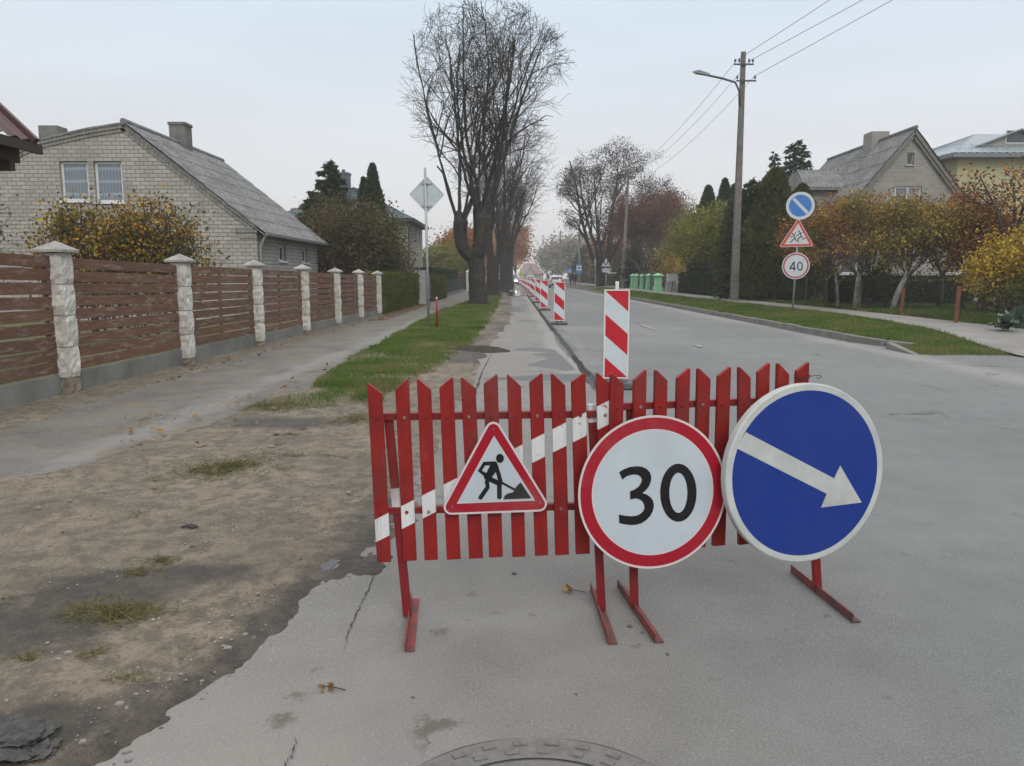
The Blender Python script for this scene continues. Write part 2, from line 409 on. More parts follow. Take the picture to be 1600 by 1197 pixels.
# ---- thin open cracks lying in the asphalt
ckm = M('crack_shadow', (.03, .028, .025), (.05, .045, .04), scale=40, rough=1)
def crack_strip(pts, w0, seed, label):
    rng = np.random.default_rng(seed); P = []
    for i in range(len(pts) - 1):
        for f in np.linspace(0, 1, 9)[:-1]: P.append(np.array(pts[i]) * (1 - f) + np.array(pts[i + 1]) * f)
    P = np.array(P) + np.cumsum(rng.normal(size=(len(P), 2)) * .0022, 0); P += rng.normal(size=P.shape) * .0035
    d = np.gradient(P, axis=0); nrm = np.stack([-d[:, 1], d[:, 0]], -1); nrm /= np.linalg.norm(nrm, axis=1)[:, None] + 1e-9
    w = w0 * (.25 + rng.random(len(P))) * np.sin(np.linspace(.15, 3.0, len(P))); A1 = P + nrm * w[:, None]; B1_ = P - nrm * w[:, None]
    V = [(x, y, .0058) for x, y in A1] + [(x, y, .0058) for x, y in B1_]; n = len(P)
    o = MB().raw(V, [(i, i + 1, n + i + 1, n + i) for i in range(n - 1)]).build('crack', ckm); setp(o, label, kind='structure')
crack_strip(cp, .0036, 1, 'jagged crack in the asphalt left of the left barrier foot'); crack_strip(cp2, .0028, 2, 'short crack at the bottom edge')
cp3 = [tuple(on(a, b, 0))[:2] for a, b in ((768, 552), (752, 585), (743, 612), (735, 650), (722, 690))]
crack_strip(cp3, .018, 3, 'long seam between lane and dirt behind the barrier')

# ---- base ground sheet
gm = M('ground_soil', (.075, .085, .035), (.10, .085, .05), scale=.25, rough=.95)
g = MB().raw([(-650, -60, -.32), (650, -60, -.32), (650, 700, -.32), (-650, 700, -.32)], [(0, 1, 2, 3)]).build('ground', gm)
setp(g, 'flat ground far around the street', kind='structure')

# ---- left footway (old cracked asphalt)
def path_mat():
    m, t, b = nodes('old_footway')
    n1 = noise(t, 1.1, 6, .65); n3 = noise(t, 60, 3, .7)
    c = rampn(t, n1, ((.36, (.105, .099, .090)), (.56, (.16, .151, .137))))
    c = mixc(t, rampn(t, noise(t, 4, 6, .7), ((.5, 0), (.64, .7))), c, (.10, .092, .085))
    c = mixc(t, rampn(t, n3, ((.35, .6), (.48, 0))), c, (.06, .055, .05))
    c = mixc(t, rampn(t, n3, ((.6, 0), (.7, .7))), c, (.28, .27, .25))
    c = mixc(t, rampn(t, noise(t, 2.1, 5, .6), ((.52, 0), (.64, .7))), c, (.17, .135, .09))
    c = mixc(t, rampn(t, attr(t, 'smooth'), ((.40, 0), (.70, .7))), c, (.205, .20, .188))
    t.links.new(c, b.inputs['Base Color']); b.inputs['Roughness'].default_value = .9
    bump(t, b, n3, .6, .01); bump(t, b, noise(t, 12, 5, .6), .35, .02); return m
xs = np.linspace(-6.2, -2.0, 76); ys = geo(3, 120, .05, 1.014); X, Y, F = grid(xs, ys)
smo = np.clip(.80 - np.abs(X - (-3.30 + .03 * (Y - 6))) / (.55 + .03 * np.clip(Y - 6, 0, 20)) + .35 * fbm(X * 2.5, Y * 2.0) + .2 * fbm(X * 9, Y * 9), 0, 1)
path = np_obj('footpath', np.stack([X, Y, .004 + .02 * fbm(X * 1.2, Y * 1.2)], -1).reshape(-1, 3), F, path_mat(), smooth=True, attrs=dict(smooth=smo))
setp(path, 'old cracked asphalt footpath beside the brown plank fence', kind='structure')

# ---- bare dirt
def dirt_mat():
    m, t, b = nodes('dirt')
    n1 = noise(t, 1.3, 6, .6); n2 = noise(t, 9, 6, .7); n3 = noise(t, 70, 4, .7)
    c = rampn(t, n1, ((.35, (.145, .122, .092)), (.62, (.235, .195, .145))))
    c = mixc(t, rampn(t, n2, ((.42, .75), (.56, 0))), c, (.092, .078, .062))
    c = mixc(t, rampn(t, n2, ((.58, 0), (.72, .5))), c, (.22, .195, .155))
    c = mixc(t, rampn(t, n3, ((.34, .7), (.46, 0))), c, (.065, .055, .045))
    c = mixc(t, rampn(t, n3, ((.62, 0), (.69, .8))), c, (.34, .32, .28))
    a = N(t, 'ShaderNodeMath', operation='MULTIPLY_ADD'); t.links.new(noise(t, 4.2, 8, .72), a.inputs[0]); a.inputs[1].default_value = .75; t.links.new(attr(t, 'wet'), a.inputs[2])
    w = rampn(t, a.outputs[0], ((.48, 0), (.68, .9))); c = mixc(t, w, c, (.28, .275, .28), 'MULTIPLY')
    a2 = N(t, 'ShaderNodeMath', operation='MULTIPLY_ADD'); t.links.new(noise(t, 16, 5, .7), a2.inputs[0]); a2.inputs[1].default_value = .8; t.links.new(attr(t, 'moss'), a2.inputs[2])
    c = mixc(t, rampn(t, a2.outputs[0], ((.8, 0), (1.0, .55))), c, (.08, .083, .035))
    t.links.new(c, b.inputs['Base Color']); t.links.new(rampn(t, w, ((0, .95), (1, .62))), b.inputs['Roughness'])
    bump(t, b, n3, .8, .012); bump(t, b, n2, .9, .03); return m
DP = [(-1.35, .3), (-1.16, 2.02), (-1.01, 2.42), (-.89, 2.86), (-.91, 3.14), (-.76, 3.34), (-.62, 3.42), (-.60, 3.75), (-.60, 4.4), (-.5, 5.6), (-.56, 7.2), (-.47, 9.9), (-.55, 11.6), (-.46, 14.8), (0, 24.6), (-.02, 44), (-.2, 60), (-.4, 90),
      (-1.2, 90), (-1.2, 24), (-1.4, 16), (-1.7, 11), (-2.35, 9.7), (-2.75, 8.7), (-2.8, 7.2), (-3.15, 6.3), (-3.2, 5.35), (-4.4, 4.9), (-7, 4.9), (-7, .3)]
DP2 = [(-6, 4.6), (-4.7, 5.2), (-4.55, 9), (-4.6, 14), (-4.5, 27), (-4.6, 60), (-6, 60)]
xs = np.concatenate([np.linspace(-6.4, -4.2, 60), np.linspace(-4.17, .25, 250)]); ys = geo(.9, 92, .014, 1.0065); X, Y, F = grid(xs, ys)
sd = np.maximum(sdist(DP, X, Y), sdist(DP2, X, Y)) + (.10 * fbm(X * 2.2, Y * 2.2, 5) + .07 * fbm(X * 9, Y * 9, 5)) * np.clip(Y / 4, .45, 1.6)
track = [tuple(on(a, b, 0))[:2] for a, b in ((380, 1130), (470, 1010), (560, 880), (620, 790), (690, 700), (750, 600))]
track2 = [tuple(on(a, b, 0))[:2] for a, b in ((250, 1060), (380, 950), (500, 830), (590, 740), (660, 640))]
td = linedist(track, X, Y); td2 = linedist(track2, X, Y)
lug = .009 * np.sign(np.sin(Y * 75 + X * 40)) * np.clip(1 - td2 / .09, 0, 1)
Z = np.clip(sd * .28, -.08, .028) + .030 * fbm(X * 1.6, Y * 1.6, 5) * (sd > 0) + .014 * fbm(X * 13, Y * 13, 4) + .005 * fbm(X * 45, Y * 45, 3) - .026 * np.clip(1 - td / .16, 0, 1) - .012 * np.clip(1 - td2 / .11, 0, 1) + lug
wetd = np.clip(1.0 - (sd / .26), 0, 1) * (Y < 4.4) * (X > -2) * np.clip((X + 1.8) / .5, 0, 1)
wetd = np.maximum(wetd, np.clip(1.15 - td / .30, 0, 1) * .9 * np.clip((5.2 - Y) / .8, 0, 1) * .85)
def blob(px, py, rx, ry): c = on(px, py, 0); return np.clip(1.25 - np.hypot((X - c.x) / rx, (Y - c.y) / ry), 0, 1)
wetd = np.maximum.reduce([wetd, blob(170, 930, .42, .26), blob(20, 990, .45, .35), blob(330, 905, .35, .16) * .7, blob(30, 1160, .3, .2), blob(450, 665, .7, .35) * .8, blob(760, 548, .4, .35), (np.clip(.5 + fbm(X * 1.3, Y * .4), 0, 1) * .8) * (Y > 12) * (X > -1.6)])
Z = Z - .024 * np.clip(blob(517, 880, .08, .30), 0, 1) + .012 * np.clip(blob(560, 905, .10, .12), 0, 1) * (sd > 0)
moss = np.maximum.reduce([blob(230, 655, .35, .5) * .6, blob(350, 740, .34, .28) * .5, blob(450, 632, .7, .5), blob(185, 965, .17, .10) * .5, blob(90, 640, .3, 1.2) * .5, blob(560, 620, .4, .8), (X < -4.5) * (Y > 8) * .45])
dirt = np_obj('dirt', np.stack([X, Y, Z], -1).reshape(-1, 3), F, dirt_mat(), smooth=True, attrs=dict(wet=np.clip(wetd, 0, 1) * .5, moss=np.clip(moss, 0, 1)))
setp(dirt, 'bare sandy dirt with damp dark mud along the asphalt edge', kind='structure')
def dz(x, y):
    i = np.clip(np.searchsorted(xs, x), 0, len(xs) - 1); j = np.clip(np.searchsorted(ys, y), 0, len(ys) - 1)
    return np.maximum(Z[j, i], 0)
DXS, DYS, DZ = xs, ys, Z
def dzf(x, y):
    i = np.clip(np.searchsorted(DXS, x), 0, len(DXS) - 1); j = np.clip(np.searchsorted(DYS, y), 0, len(DYS) - 1)
    return np.maximum(DZ[j, i], 0)

# ---- puddles
pm, t_, b_ = nodes('puddle_water'); b_.inputs['Base Color'].default_value = (.035, .032, .03, 1); b_.inputs['Roughness'].default_value = .06
bump(t_, b_, noise(t_, 12, 2), .05, .01)
def puddle(pts, z, label):
    q = [on(a, b, z) for a, b in pts]
    o = MB().flat([[(p.x, p.y) for p in q]], lambda x, y: (x, y, z)).build('puddle', pm)
    return setp(o, label, kind='structure')
puddle([(470, 905), (480, 885), (505, 868), (535, 850), (562, 836), (570, 845), (545, 864), (520, 886), (498, 902)], .0045, 'shallow puddle in a wheel rut beside the asphalt edge')
puddle([(792, 462), (790, 458), (800, 455), (815, 454), (828, 456), (824, 460), (810, 463)], .03, 'bright puddle beside the linden trunks far up the lane')

# ---- verge soil (left) with grass
GP = [(-2.35, 9.1), (-2.67, 10.5), (-2.7, 13.4), (-2.73, 17.5), (-2.85, 22), (-2.8, 24), (-2.9, 31), (-2.45, 40), (-2.2, 60), (-2, 92), (-1.0, 92), (-.7, 56), (-.62, 24), (-.8, 16), (-.98, 13), (-1.18, 10.6), (-1.3, 9.4), (-1.45, 8.5), (-1.5, 7.8), (-1.75, 8.2), (-1.9, 8.9)]
GP2 = [(-2.8, 8.3), (-2.5, 7.8), (-2.0, 7.7), (-1.6, 7.9), (-1.6, 8.8), (-2.1, 9.3), (-2.5, 8.9)]
def gsd(x, y):
    s = np.maximum(sdist(GP, x, y), sdist(GP2, x, y) - .25); hole = on(745, 548, 0)
    s = np.minimum(s, (np.hypot((x - hole.x) / 1.5, y - hole.y) - .33))
    return s + .20 * fbm(x * 2.5, y * 2.5, 4) + .10 * fbm(x * 9, y * 9, 3)
xs = np.linspace(-3.4, 0, 120); ys = geo(7.2, 92, .05, 1.009); X, Y, F = grid(xs, ys)
sd = gsd(X, Y)
Z = np.clip(sd * .3, -.06, .05) + .02 * fbm(X * 3, Y * 3) + .01
vs = M('verge_soil', (.075, .075, .03), (.12, .095, .06), scale=5, rough=.95, bmp=.5)
o = np_obj('verge', np.stack([X, Y, Z], -1).reshape(-1, 3), F, vs, smooth=True); setp(o, 'low grassy verge between footpath and lane', kind='structure')
grassm = leafmat('grass_blade', [(.040, .082, .017), (.058, .118, .022), (.082, .155, .03), (.115, .17, .04), (.22, .18, .08), (.20, .15, .08)], .6, .3)
def grass(name, n, sampler, zf, hgt, wid, label):
    x, y = sampler(n); z = zf(x, y); k = len(x)
    D = RNG.normal(size=(k, 3)) * .45; D[:, 2] = 1; D /= np.linalg.norm(D, axis=1)[:, None]
    sc = np.clip(y / 14, .8, 3.0); h = hgt * (.5 + RNG.random(k)) * (1 + .5 * fbm(x * 1.5, y * 1.5))
    V, F = quads(np.stack([x, y, z - .005], -1), D, perp(D, RNG), h, wid * sc)
    return setp(np_obj(name, V, F, grassm), label, kind='stuff', cat='grass')
def samp_left(n):
    y = 7.5 * (92 / 7.5) ** (RNG.random(n * 3) ** 1.0); x = -3 + 2.6 * RNG.random(n * 3)
    s = gsd(x, y); k = (s > -.02 + .12 * RNG.random(n * 3)); x, y = x[k], y[k]; dens = np.clip(.55 + 1.3 * fbm(x * 1.3, y * 1.3), .08, 1) * np.clip(.25 + (gsd(x, y)) * 3.2, .05, 1); k = RNG.random(len(x)) < dens
    return x[k][:n], y[k][:n]
grass('verge_grass', 150000, samp_left, lambda x, y: np.clip(gsd(x, y) * .3, -.06, .05) + .02 * fbm(x * 3, y * 3) + .01, .062, .0075, 'green grass of the left verge below the lindens')
# sparse tufts on the dirt
tm = leafmat('dry_grass', [(.07, .085, .03), (.13, .12, .05), (.20, .17, .09)], .7, .2)
P = []; L_ = []
for (a, b, rx, ry, n, hh) in ((185, 965, .20, .10, 2600, .05), (350, 738, .36, .28, 4200, .045), (240, 655, .3, .3, 1500, .04), (455, 683, .05, .05, 160, .06), (435, 703, .05, .04, 120, .05), (250, 885, .09, .05, 500, .035), (222, 903, .09, .05, 500, .035), (145, 1040, .05, .03, 160, .05), (200, 1072, .06, .03, 160, .04), (45, 1042, .07, .03, 150, .04), (8, 943, .05, .04, 90, .04), (215, 812, .04, .03, 60, .05), (248, 774, .04, .03, 60, .05), (430, 640, .5, .35, 5000, .05), (520, 605, .3, .5, 3000, .05), (560, 660, .25, .3, 1500, .05), (470, 718, .5, .06, 700, .03)):
    c = on(a, b, 0); q = RNG.normal(size=(n, 2)) * .5; q *= (1 + .8 * fbm(q[:, :1] * 3 + a, q[:, 1:] * 3 + b, 3)); x = c.x + q[:, 0] * rx; y = c.y + q[:, 1] * ry
    P.append(np.stack([x, y, dzf(x, y) - .003], -1)); L_.append(np.full(n, hh))
P = np.concatenate(P); L_ = np.concatenate(L_); D = RNG.normal(size=P.shape); D[:, 2] = np.abs(D[:, 2]) * .28 + .03; D /= np.linalg.norm(D, axis=1)[:, None]
V, F = quads(P, D, perp(D, RNG), L_ * (.4 + RNG.random(len(P))), np.full(len(P), .0032))
setp(np_obj('grass_tufts', V, F, tm), 'sparse trampled tufts of grass on the bare dirt', kind='stuff', cat='grass')

# ---- right verge, footway and gardens: one raised terrain + footway strip
FW = [(8.75, 12.2), (8.8, 14.2), (8.95, 17), (9.45, 21), (9.55, 26), (9.4, 32), (9.3, 42), (9.3, 60), (9.6, 100), (9.6, 300)]
FO = [(13, 12.2), (11.2, 14.2), (10.6, 17), (10.8, 21), (10.9, 26), (10.8, 32), (10.9, 42), (11.1, 60), (11.4, 100), (11.4, 300)]
def vterr(x, y):
    s1 = np.clip((x - 7.2) / 2.2, 0, 1); s2 = np.clip((y - 12.5) / 4.5, 0, 1)
    return (.13 + .17 * s1 * s1 * (3 - 2 * s1)) * s2 * s2 * (3 - 2 * s2)
lawn = M('garden_soil', (.055, .07, .022), (.08, .065, .04), scale=1.5, rough=.95, bmp=.5, bscale=30, bdist=.03)
xs = np.concatenate([np.linspace(7.22, 8.2, 26), np.linspace(8.25, 12, 48), np.linspace(12.3, 26, 30), np.linspace(28, 120, 14)]); ys = geo(12.2, 420, .08, 1.02)
X, Y, F = grid(xs, ys)
NOTCH = [(7.05, 16.4), (7.30, 16.34), (7.56, 15.34), (7.90, 14.93), (7.36, 14.72), (7.05, 14.7)]
Z = vterr(X, Y) + .015 * fbm(X * 3, Y * 3) - .02 - .3 * (sdist(NOTCH, X, Y) > -.05) - np.clip((13.55 + .25 * fbm(X * 2, Y) - Y), 0, 1) * .2
o = np_obj('garden_ground', np.stack([X, Y, Z], -1).reshape(-1, 3), F, lawn, smooth=True); setp(o, 'raised verge and garden soil right of the road', kind='structure')
fx0 = lambda y: np.interp(y, [p[1] for p in FW], [p[0] for p in FW]); fx1 = lambda y: np.interp(y, [p[1] for p in FO], [p[0] for p in FO])
ys = geo(11.5, 330, .25, 1.015); us = np.linspace(0, 1, 9)
Y = np.repeat(ys[:, None], 9, 1); X = fx0(ys)[:, None] * (1 - us) + fx1(ys)[:, None] * us
_, _, F = grid(us, ys)
fwm = M('footway_concrete', (.23, .22, .205), (.17, .165, .155), scale=1.6, rough=.9, bmp=.4, bscale=70)
o = np_obj('footway', np.stack([X, Y, vterr(X, Y) + .012], -1).reshape(-1, 3), F, fwm, smooth=True); setp(o, 'pale footway running along the gardens on the right', kind='structure')
# left gardens
lg = M('garden_grass', (.06, .085, .022), (.10, .10, .035), scale=1.2, rough=.95, bmp=.5, bscale=20, bdist=.03)
o = MB().raw([(-80, 2, .03), (-5.35, 2, .03), (-4.9, 26, .03), (-4.9, 300, .03), (-80, 300, .03)], [(0, 1, 2, 3, 4)]).build('garden_lawn', lg)
setp(o, 'garden lawn behind the brown plank fence', kind='structure')
def samp_right(n):
    y = 13.3 * (75 / 13.3) ** RNG.random(n * 2); x = 7.28 + 2.4 * RNG.random(n * 2)
    k = (sdist(NOTCH, x, y) < -.10) & (x < fx0(y) + .04 * RNG.normal(size=n * 2)) & (y > 13.45 + .3 * fbm(x * 2, y * 0 + 3) + np.clip(8 - x, 0, 1) * .2); return x[k][:n], y[k][:n]
grass('verge_grass', 90000, samp_right, lambda x, y: vterr(x, y) - .015, .065, .009, 'green grass of the right verge behind the kerb')
def samp_gard(n):
    y = 16.5 * (40 / 16.5) ** RNG.random(n * 2); x = fx1(y) + .2 + 7 * RNG.random(n * 2) ** 1.3; return x[:n], y[:n]
grass('garden_grass', 45000, samp_gard, lambda x, y: vterr(x, y) - .015, .10, .012, 'rough grass of the right gardens behind the wire fence')

# ---- kerb
km = M('kerb_concrete', (.20, .19, .175), (.13, .125, .115), scale=3, rough=.9, bmp=.5, bscale=60)
k = MB(); y = 16.4; i = 0
kr = random.Random(3)
while y < 330:
    L = 1.0 if y < 60 else 4.0; a = kr.uniform(-.012, .012); x = 7.2 if y < 60 else 7.2
    h = .15 + kr.uniform(-.012, .008)
    k.raw([(x - .02 + a, y + .012, -.05), (x + .13 + a, y + .012, -.05), (x + .13 + a, y + L - .012, -.05), (x - .02 + a, y + L - .012, -.05),
           (x + a, y + .012, h), (x + .13 + a, y + .012, h), (x + .13 + a, y + L - .012, h), (x + a, y + L - .012, h)],
          [(0, 3, 2, 1), (4, 5, 6, 7), (0, 1, 5, 4), (1, 2, 6, 5), (2, 3, 7, 6), (3, 0, 4, 7)]); y += L
o = k.build('kerb', km, bevel=.012); setp(o, 'worn concrete kerb along the right edge of the road', kind='structure')
def kstone(pa, pb, h0, h1, w, label):
    a, b = Vector(pa), Vector(pb); d = (b - a).normalized(); s = Vector((-d.y, d.x, 0)) * -w
    v = [a, b, b + s, a + s]; v = [Vector((p.x, p.y, -.04)) for p in v]; v2 = [Vector((p.x, p.y, hh)) for p, hh in zip(v, (h0, h1, h1, h0))]
    o = MB().raw(v + v2, [(0, 3, 2, 1), (4, 5, 6, 7), (0, 1, 5, 4), (1, 2, 6, 5), (2, 3, 7, 6), (3, 0, 4, 7)]).build('kerbstone', km, bevel=.015)
    setp(o, label, 'kerbstone')
kstone((7.52, 15.35, 0), (7.28, 16.35, 0), .12, .15, -.13, 'displaced kerbstone just behind the broken gap in the kerb')
kstone((7.88, 14.95, 0), (7.55, 15.33, 0), .09, .12, -.13, 'short chipped kerbstone set back at the broken kerb end')
kstone((7.25, 13.55, 0), (7.33, 14.75, 0), .01, .13, -.13, 'sloping end kerbstone sinking into the asphalt near the verge tip')
# lane marks
mk = M('worn_white_paint', (.29, .29, .285), (.20, .20, .196), scale=14, rough=.8, lo=.45, hi=.6)
b = MB()
for y0, y1 in ((15.0, 15.5), (20.2, 22.3), (32.8, 34.6), (35.4, 37.6), (46, 48), (58, 60), (70, 73), (84, 87), (98, 101)):
    b.raw([(3.66, y0, .0125), (3.76, y0, .0125), (3.76, y1, .0125), (3.66, y1, .0125)], [(0, 1, 2, 3)])
o = b.build('road_marking', mk); setp(o, 'faded dashed centre line on the road', kind='structure')

# ---- manhole cover
mm, t_, b_ = nodes('cast_iron'); nzz = noise(t_, 30, 5, .7)
t_.links.new(rampn(t_, nzz, ((.35, (.13, .126, .12)), (.65, (.185, .18, .172)))), b_.inputs['Base Color']); b_.inputs['Roughness'].default_value = .75; b_.inputs['Metallic'].default_value = .2
bump(t_, b_, nzz, .5, .004)
dkm = M('dark_joint', (.075, .072, .067), rough=.95)
cx, cy, r0 = .07, 1.665, .475
mh = thing('manhole_cover', (cx, cy, 0), 'round cast iron manhole cover flush in the asphalt at the bottom edge', 'manhole cover')
ring = MB(); nn_ = 96; studm = M('stud_iron', (.11, .107, .10), (.155, .15, .142), scale=60, rough=.8)
def circ(r, z, n=nn_, wob=0): return [(cx + (r + wob * math.sin(7 * a)) * math.cos(a), cy + (r + wob * math.sin(7 * a)) * math.sin(a), z) for a in [2 * math.pi * i / n for i in range(n)]]
ring.strip(circ(r0, .007), circ(.375, .009))
gp = MB(); gp.strip(circ(r0 + .006, .005, wob=.003), circ(r0 + .001, .006)); gp.strip(circ(.374, .006), circ(.366, .006)); gp.build('joint', dkm, mh)
lid = MB(); lid.flat([[(p[0], p[1]) for p in circ(.365, 0)]], lambda x, y: (x, y, .008)); lid.build('lid', mm, mh)
st = ring2 = MB()
for rr, nb, off in ((.445, 30, 0), (.405, 27, .5)):
    for i in range(nb):
        a = 2 * math.pi * (i + off) / nb; c = Vector((cx + rr * math.cos(a), cy + rr * math.sin(a), .010)); rad = Vector((math.cos(a), math.sin(a), 0)); tg = Vector((-math.sin(a), math.cos(a), 0))
        ring.bar(c - tg * .019, c + tg * .019, .022, .006, m=1)
ring.build('frame', [mm, studm], mh)

# ================================================================== BARRIER AND SIGNS IN FRONT
def paint(name, c1, c2, chip, rough=.45):
    m, t, b = nodes(name)
    n1 = noise(t, 7, 5, .6); n2 = noise(t, 34, 5, .7)
    c = rampn(t, n1, ((.35, c1), (.65, c2)))
    gr = N(t, 'ShaderNodeTexNoise', Scale=1, Detail=4); mpn = N(t, 'ShaderNodeMapping'); mpn.inputs['Scale'].default_value = (160, 60, 5)
    t.links.new(t.nodes['TC'].outputs['Object'], mpn.inputs[0]); t.links.new(mpn.outputs[0], gr.inputs[0])
    c = mixc(t, rampn(t, gr.outputs[0], ((.45, 0), (.75, .35))), c, tuple(x * .55 for x in c1))
    drp = N(t, 'ShaderNodeTexNoise', Scale=1, Detail=5, Roughness=.65); mp3 = N(t, 'ShaderNodeMapping'); mp3.inputs['Scale'].default_value = (38, 10, 3.2); t.links.new(t.nodes['TC'].outputs['Object'], mp3.inputs[0]); t.links.new(mp3.outputs[0], drp.inputs[0])
    c = mixc(t, rampn(t, drp.outputs[0], ((.56, 0), (.66, .6))), c, tuple(x * .45 for x in c1)); c = mixc(t, rampn(t, drp.outputs[0], ((.28, .45), (.40, 0))), c, tuple(min(1, x * 1.25 + .03) for x in c1)); c = mixc(t, rampn(t, n2, ((.635, 0), (.66, .9))), c, chip); c = mixc(t, rampn(t, noise(t, 2.6, 6, .7), ((.52, 0), (.66, .45))), c, (.13, .05, .045))
    t.links.new(c, b.inputs['Base Color']); b.inputs['Roughness'].default_value = rough; b.inputs['Specular IOR Level'].default_value = .35
    bump(t, b, gr.outputs[0], .25, .002); return m
redb = paint('red_board_paint', (.255, .010, .009), (.18, .009, .008), (.05, .02, .016))
whiteb = paint('white_stripe_paint', (.62, .63, .64), (.52, .53, .53), (.30, .10, .08))
redm = paint('red_metal_paint', (.22, .014, .016), (.16, .012, .013), (.07, .045, .04))
rust = M('scraped_red_angle_iron', (.22, .035, .03), (.07, .045, .04), scale=14, rough=.7, bmp=.3)
steel = M('bolt_steel', (.35, .33, .31), (.2, .15, .13), scale=60, rough=.4, metal=.7)
def lerp(a, b, f): return a + (b - a) * f
def barrier(root, o, e, tops, highs, bots, ybots, hl, stripe, rail_z):
    o = Vector(o); e = Vector(e); u = (e - o); u.z = 0; u.normalize(); n = Vector((u.y, -u.x, 0))       # n faces the camera
    fo = o + n * .035
    pl = lambda px, py: on_plane(px, py, fo, n)
    cent = []
    for i, (xt, yt, xb, yb) in enumerate(zip(tops, highs, bots, ybots)):
        T = pl(xt, yt); B = pl(xb, yb); d = (T - B).normalized(); s = d.cross(n).normalized()
        if s.dot(u) < 0: s = -s
        w = .0275 + .001 * math.sin(i * 5.1); L = (T - B).length; cut = .042 + .008 * math.sin(i * 3.3)
        cent.append((B, d, s, L, T))
        left_high = hl[i]
        prof = [(-w, 0), (w, .003 * math.sin(i * 9)), (w, L - (cut if left_high else 0)), (w * (.8 if not left_high else -.8), L), (-w, L - (0 if left_high else cut))]
        if left_high: prof = [(-w, 0), (w, 0), (w, L - cut), (-w * .82, L), (-w, L - .004)]
        else: prof = [(-w, 0), (w, 0), (w, L - .004), (w * .82, L), (-w, L - cut)]
        bm = bmesh.new(); tk = .020
        f0 = [bm.verts.new(B + s * a + d * c) for a, c in prof]; f1 = [bm.verts.new(B + s * a + d * c - n * tk) for a, c in prof]
        bm.faces.new(f0); bm.faces.new(list(reversed(f1)))
        for a in range(5): bm.faces.new((f0[a], f1[a], f1[(a + 1) % 5], f0[(a + 1) % 5]))
        if stripe:
            (p1, q1) = stripe; hn = None
            lo1 = pl(*p1[0]); lo2 = pl(*p1[1]); hi1 = pl(*q1[0]); hi2 = pl(*q1[1])
            nl = (lo2 - lo1).cross(n).normalized(); nh = (hi2 - hi1).cross(n).normalized()
            if nl.z < 0: nl = -nl
            if nh.z < 0: nh = -nh
            for pt, nn in ((lo1, nl), (hi1, nh)):
                bmesh.ops.bisect_plane(bm, geom=bm.verts[:] + bm.edges[:] + bm.faces[:], plane_co=pt, plane_no=nn, dist=1e-5)
            for f in bm.faces:
                c = f.calc_center_median()
                if (c - lo1).dot(nl) > 0 and (c - hi1).dot(nh) < 0: f.material_index = 1
        bmesh.ops.recalc_face_normals(bm, faces=bm.faces)
        me = bpy.data.meshes.new('board'); bm.to_mesh(me); bm.free(); me.materials.append(redb); me.materials.append(whiteb)
        ob = link('board', me, root)
        bv = ob.modifiers.new('b', 'BEVEL'); bv.width = .0018; bv.segments = 1; bv.limit_method = 'ANGLE'
        for rz in rail_z:
            f = (rz - B.z) / (T.z - B.z); c = B + (T - B) * f + s * .004 * math.sin(i * 7 + rz * 9)
            MB().cyl(c - n * .002, c + n * .005, .0085, .005, 10).build('bolt', redm if (i * 7 + int(rz * 10)) % 3 else steel, ob)
    for rz in rail_z:
        a = o + u * -.0; 
        A = cent[0][0] + (cent[0][4] - cent[0][0]) * ((rz - cent[0][0].z) / (cent[0][4].z - cent[0][0].z)) - n * .036 - u * .02
        Bq = cent[-1][0] + (cent[-1][4] - cent[-1][0]) * ((rz - cent[-1][0].z) / (cent[-1][4].z - cent[-1][0].z)) - n * .036 + u * .02
        MB().bar(A, Bq, .028, .028).build('rail', redm, root, bevel=.002)
    return u, n, fo
def angle_iron(m, a, b, w, up):
    a = Vector(a); b = Vector(b); d = (b - a).normalized(); s = d.cross(Vector(up)).normalized(); u2 = s.cross(d)
    t = .005
    for p, q in (((0, 0), (w, t)), ((0, t + .0002), (t, w))):
        v = []
        for e in (a, b):
            for x, y in ((p[0], p[1]), (q[0], p[1]), (q[0], q[1]), (p[0], q[1])): v.append(e + s * x + u2 * y)
        m.raw(v, [(0, 1, 2, 3), (7, 6, 5, 4), (0, 4, 5, 1), (1, 5, 6, 2), (2, 6, 7, 3), (3, 7, 4, 0)])
def leg(root, foot, top, f0, f1, wpost=.034):
    m = MB(); m.bar(foot, top, wpost, wpost * .8, up=(0, 1, 0)); l = m.build('leg', redm, root, bevel=.003)
    k = MB(); angle_iron(k, f0, f1, .036, (0, 0, 1)); k.build('foot', rust, l)
    return l

# left panel
oL = on(637, 965, 0); eL = on(940, 955, 0)
B1 = thing('picket_barrier', (oL.x, oL.y, 0), 'left red picket barrier panel crossed by a white diagonal stripe', 'barrier', 'red wooden picket barriers')
topsL = [584.5, 627.5, 662, 697, 731, 766.5, 803, 837.5, 872, 903.6, 943]
highL = [599, 592.5, 592, 590, 589, 585.5, 585, 583.5, 583, 583.5, 582]
botL = [600, 640.6, 673.8, 709, 744, 775, 811, 846.5, 878.6, 911, 949]
yL = [879, 876.6, 875.5, 874.5, 873, 871, 870.5, 868.5, 867.5, 866, 864]
uL, nL, fL = barrier(B1, oL, eL, topsL, highL, botL, yL, [1, 0, 1, 0, 1, 0, 1, 0, 1, 0, 1],
    [((590, 846), (955, 661)), ((590, 810), (955, 624))], (.455, .835))
tp = on_plane(607, 652, oL - nL * .012, nL)
l1 = leg(B1, (oL.x, oL.y, .01), tp, on(632, 1019, .002), on(642, 937, .002))
tp = on_plane(925, 640, eL - nL * .012, nL)
leg(B1, (eL.x, eL.y, .01), tp, on(950, 1007, .002), on(922, 922, .002))
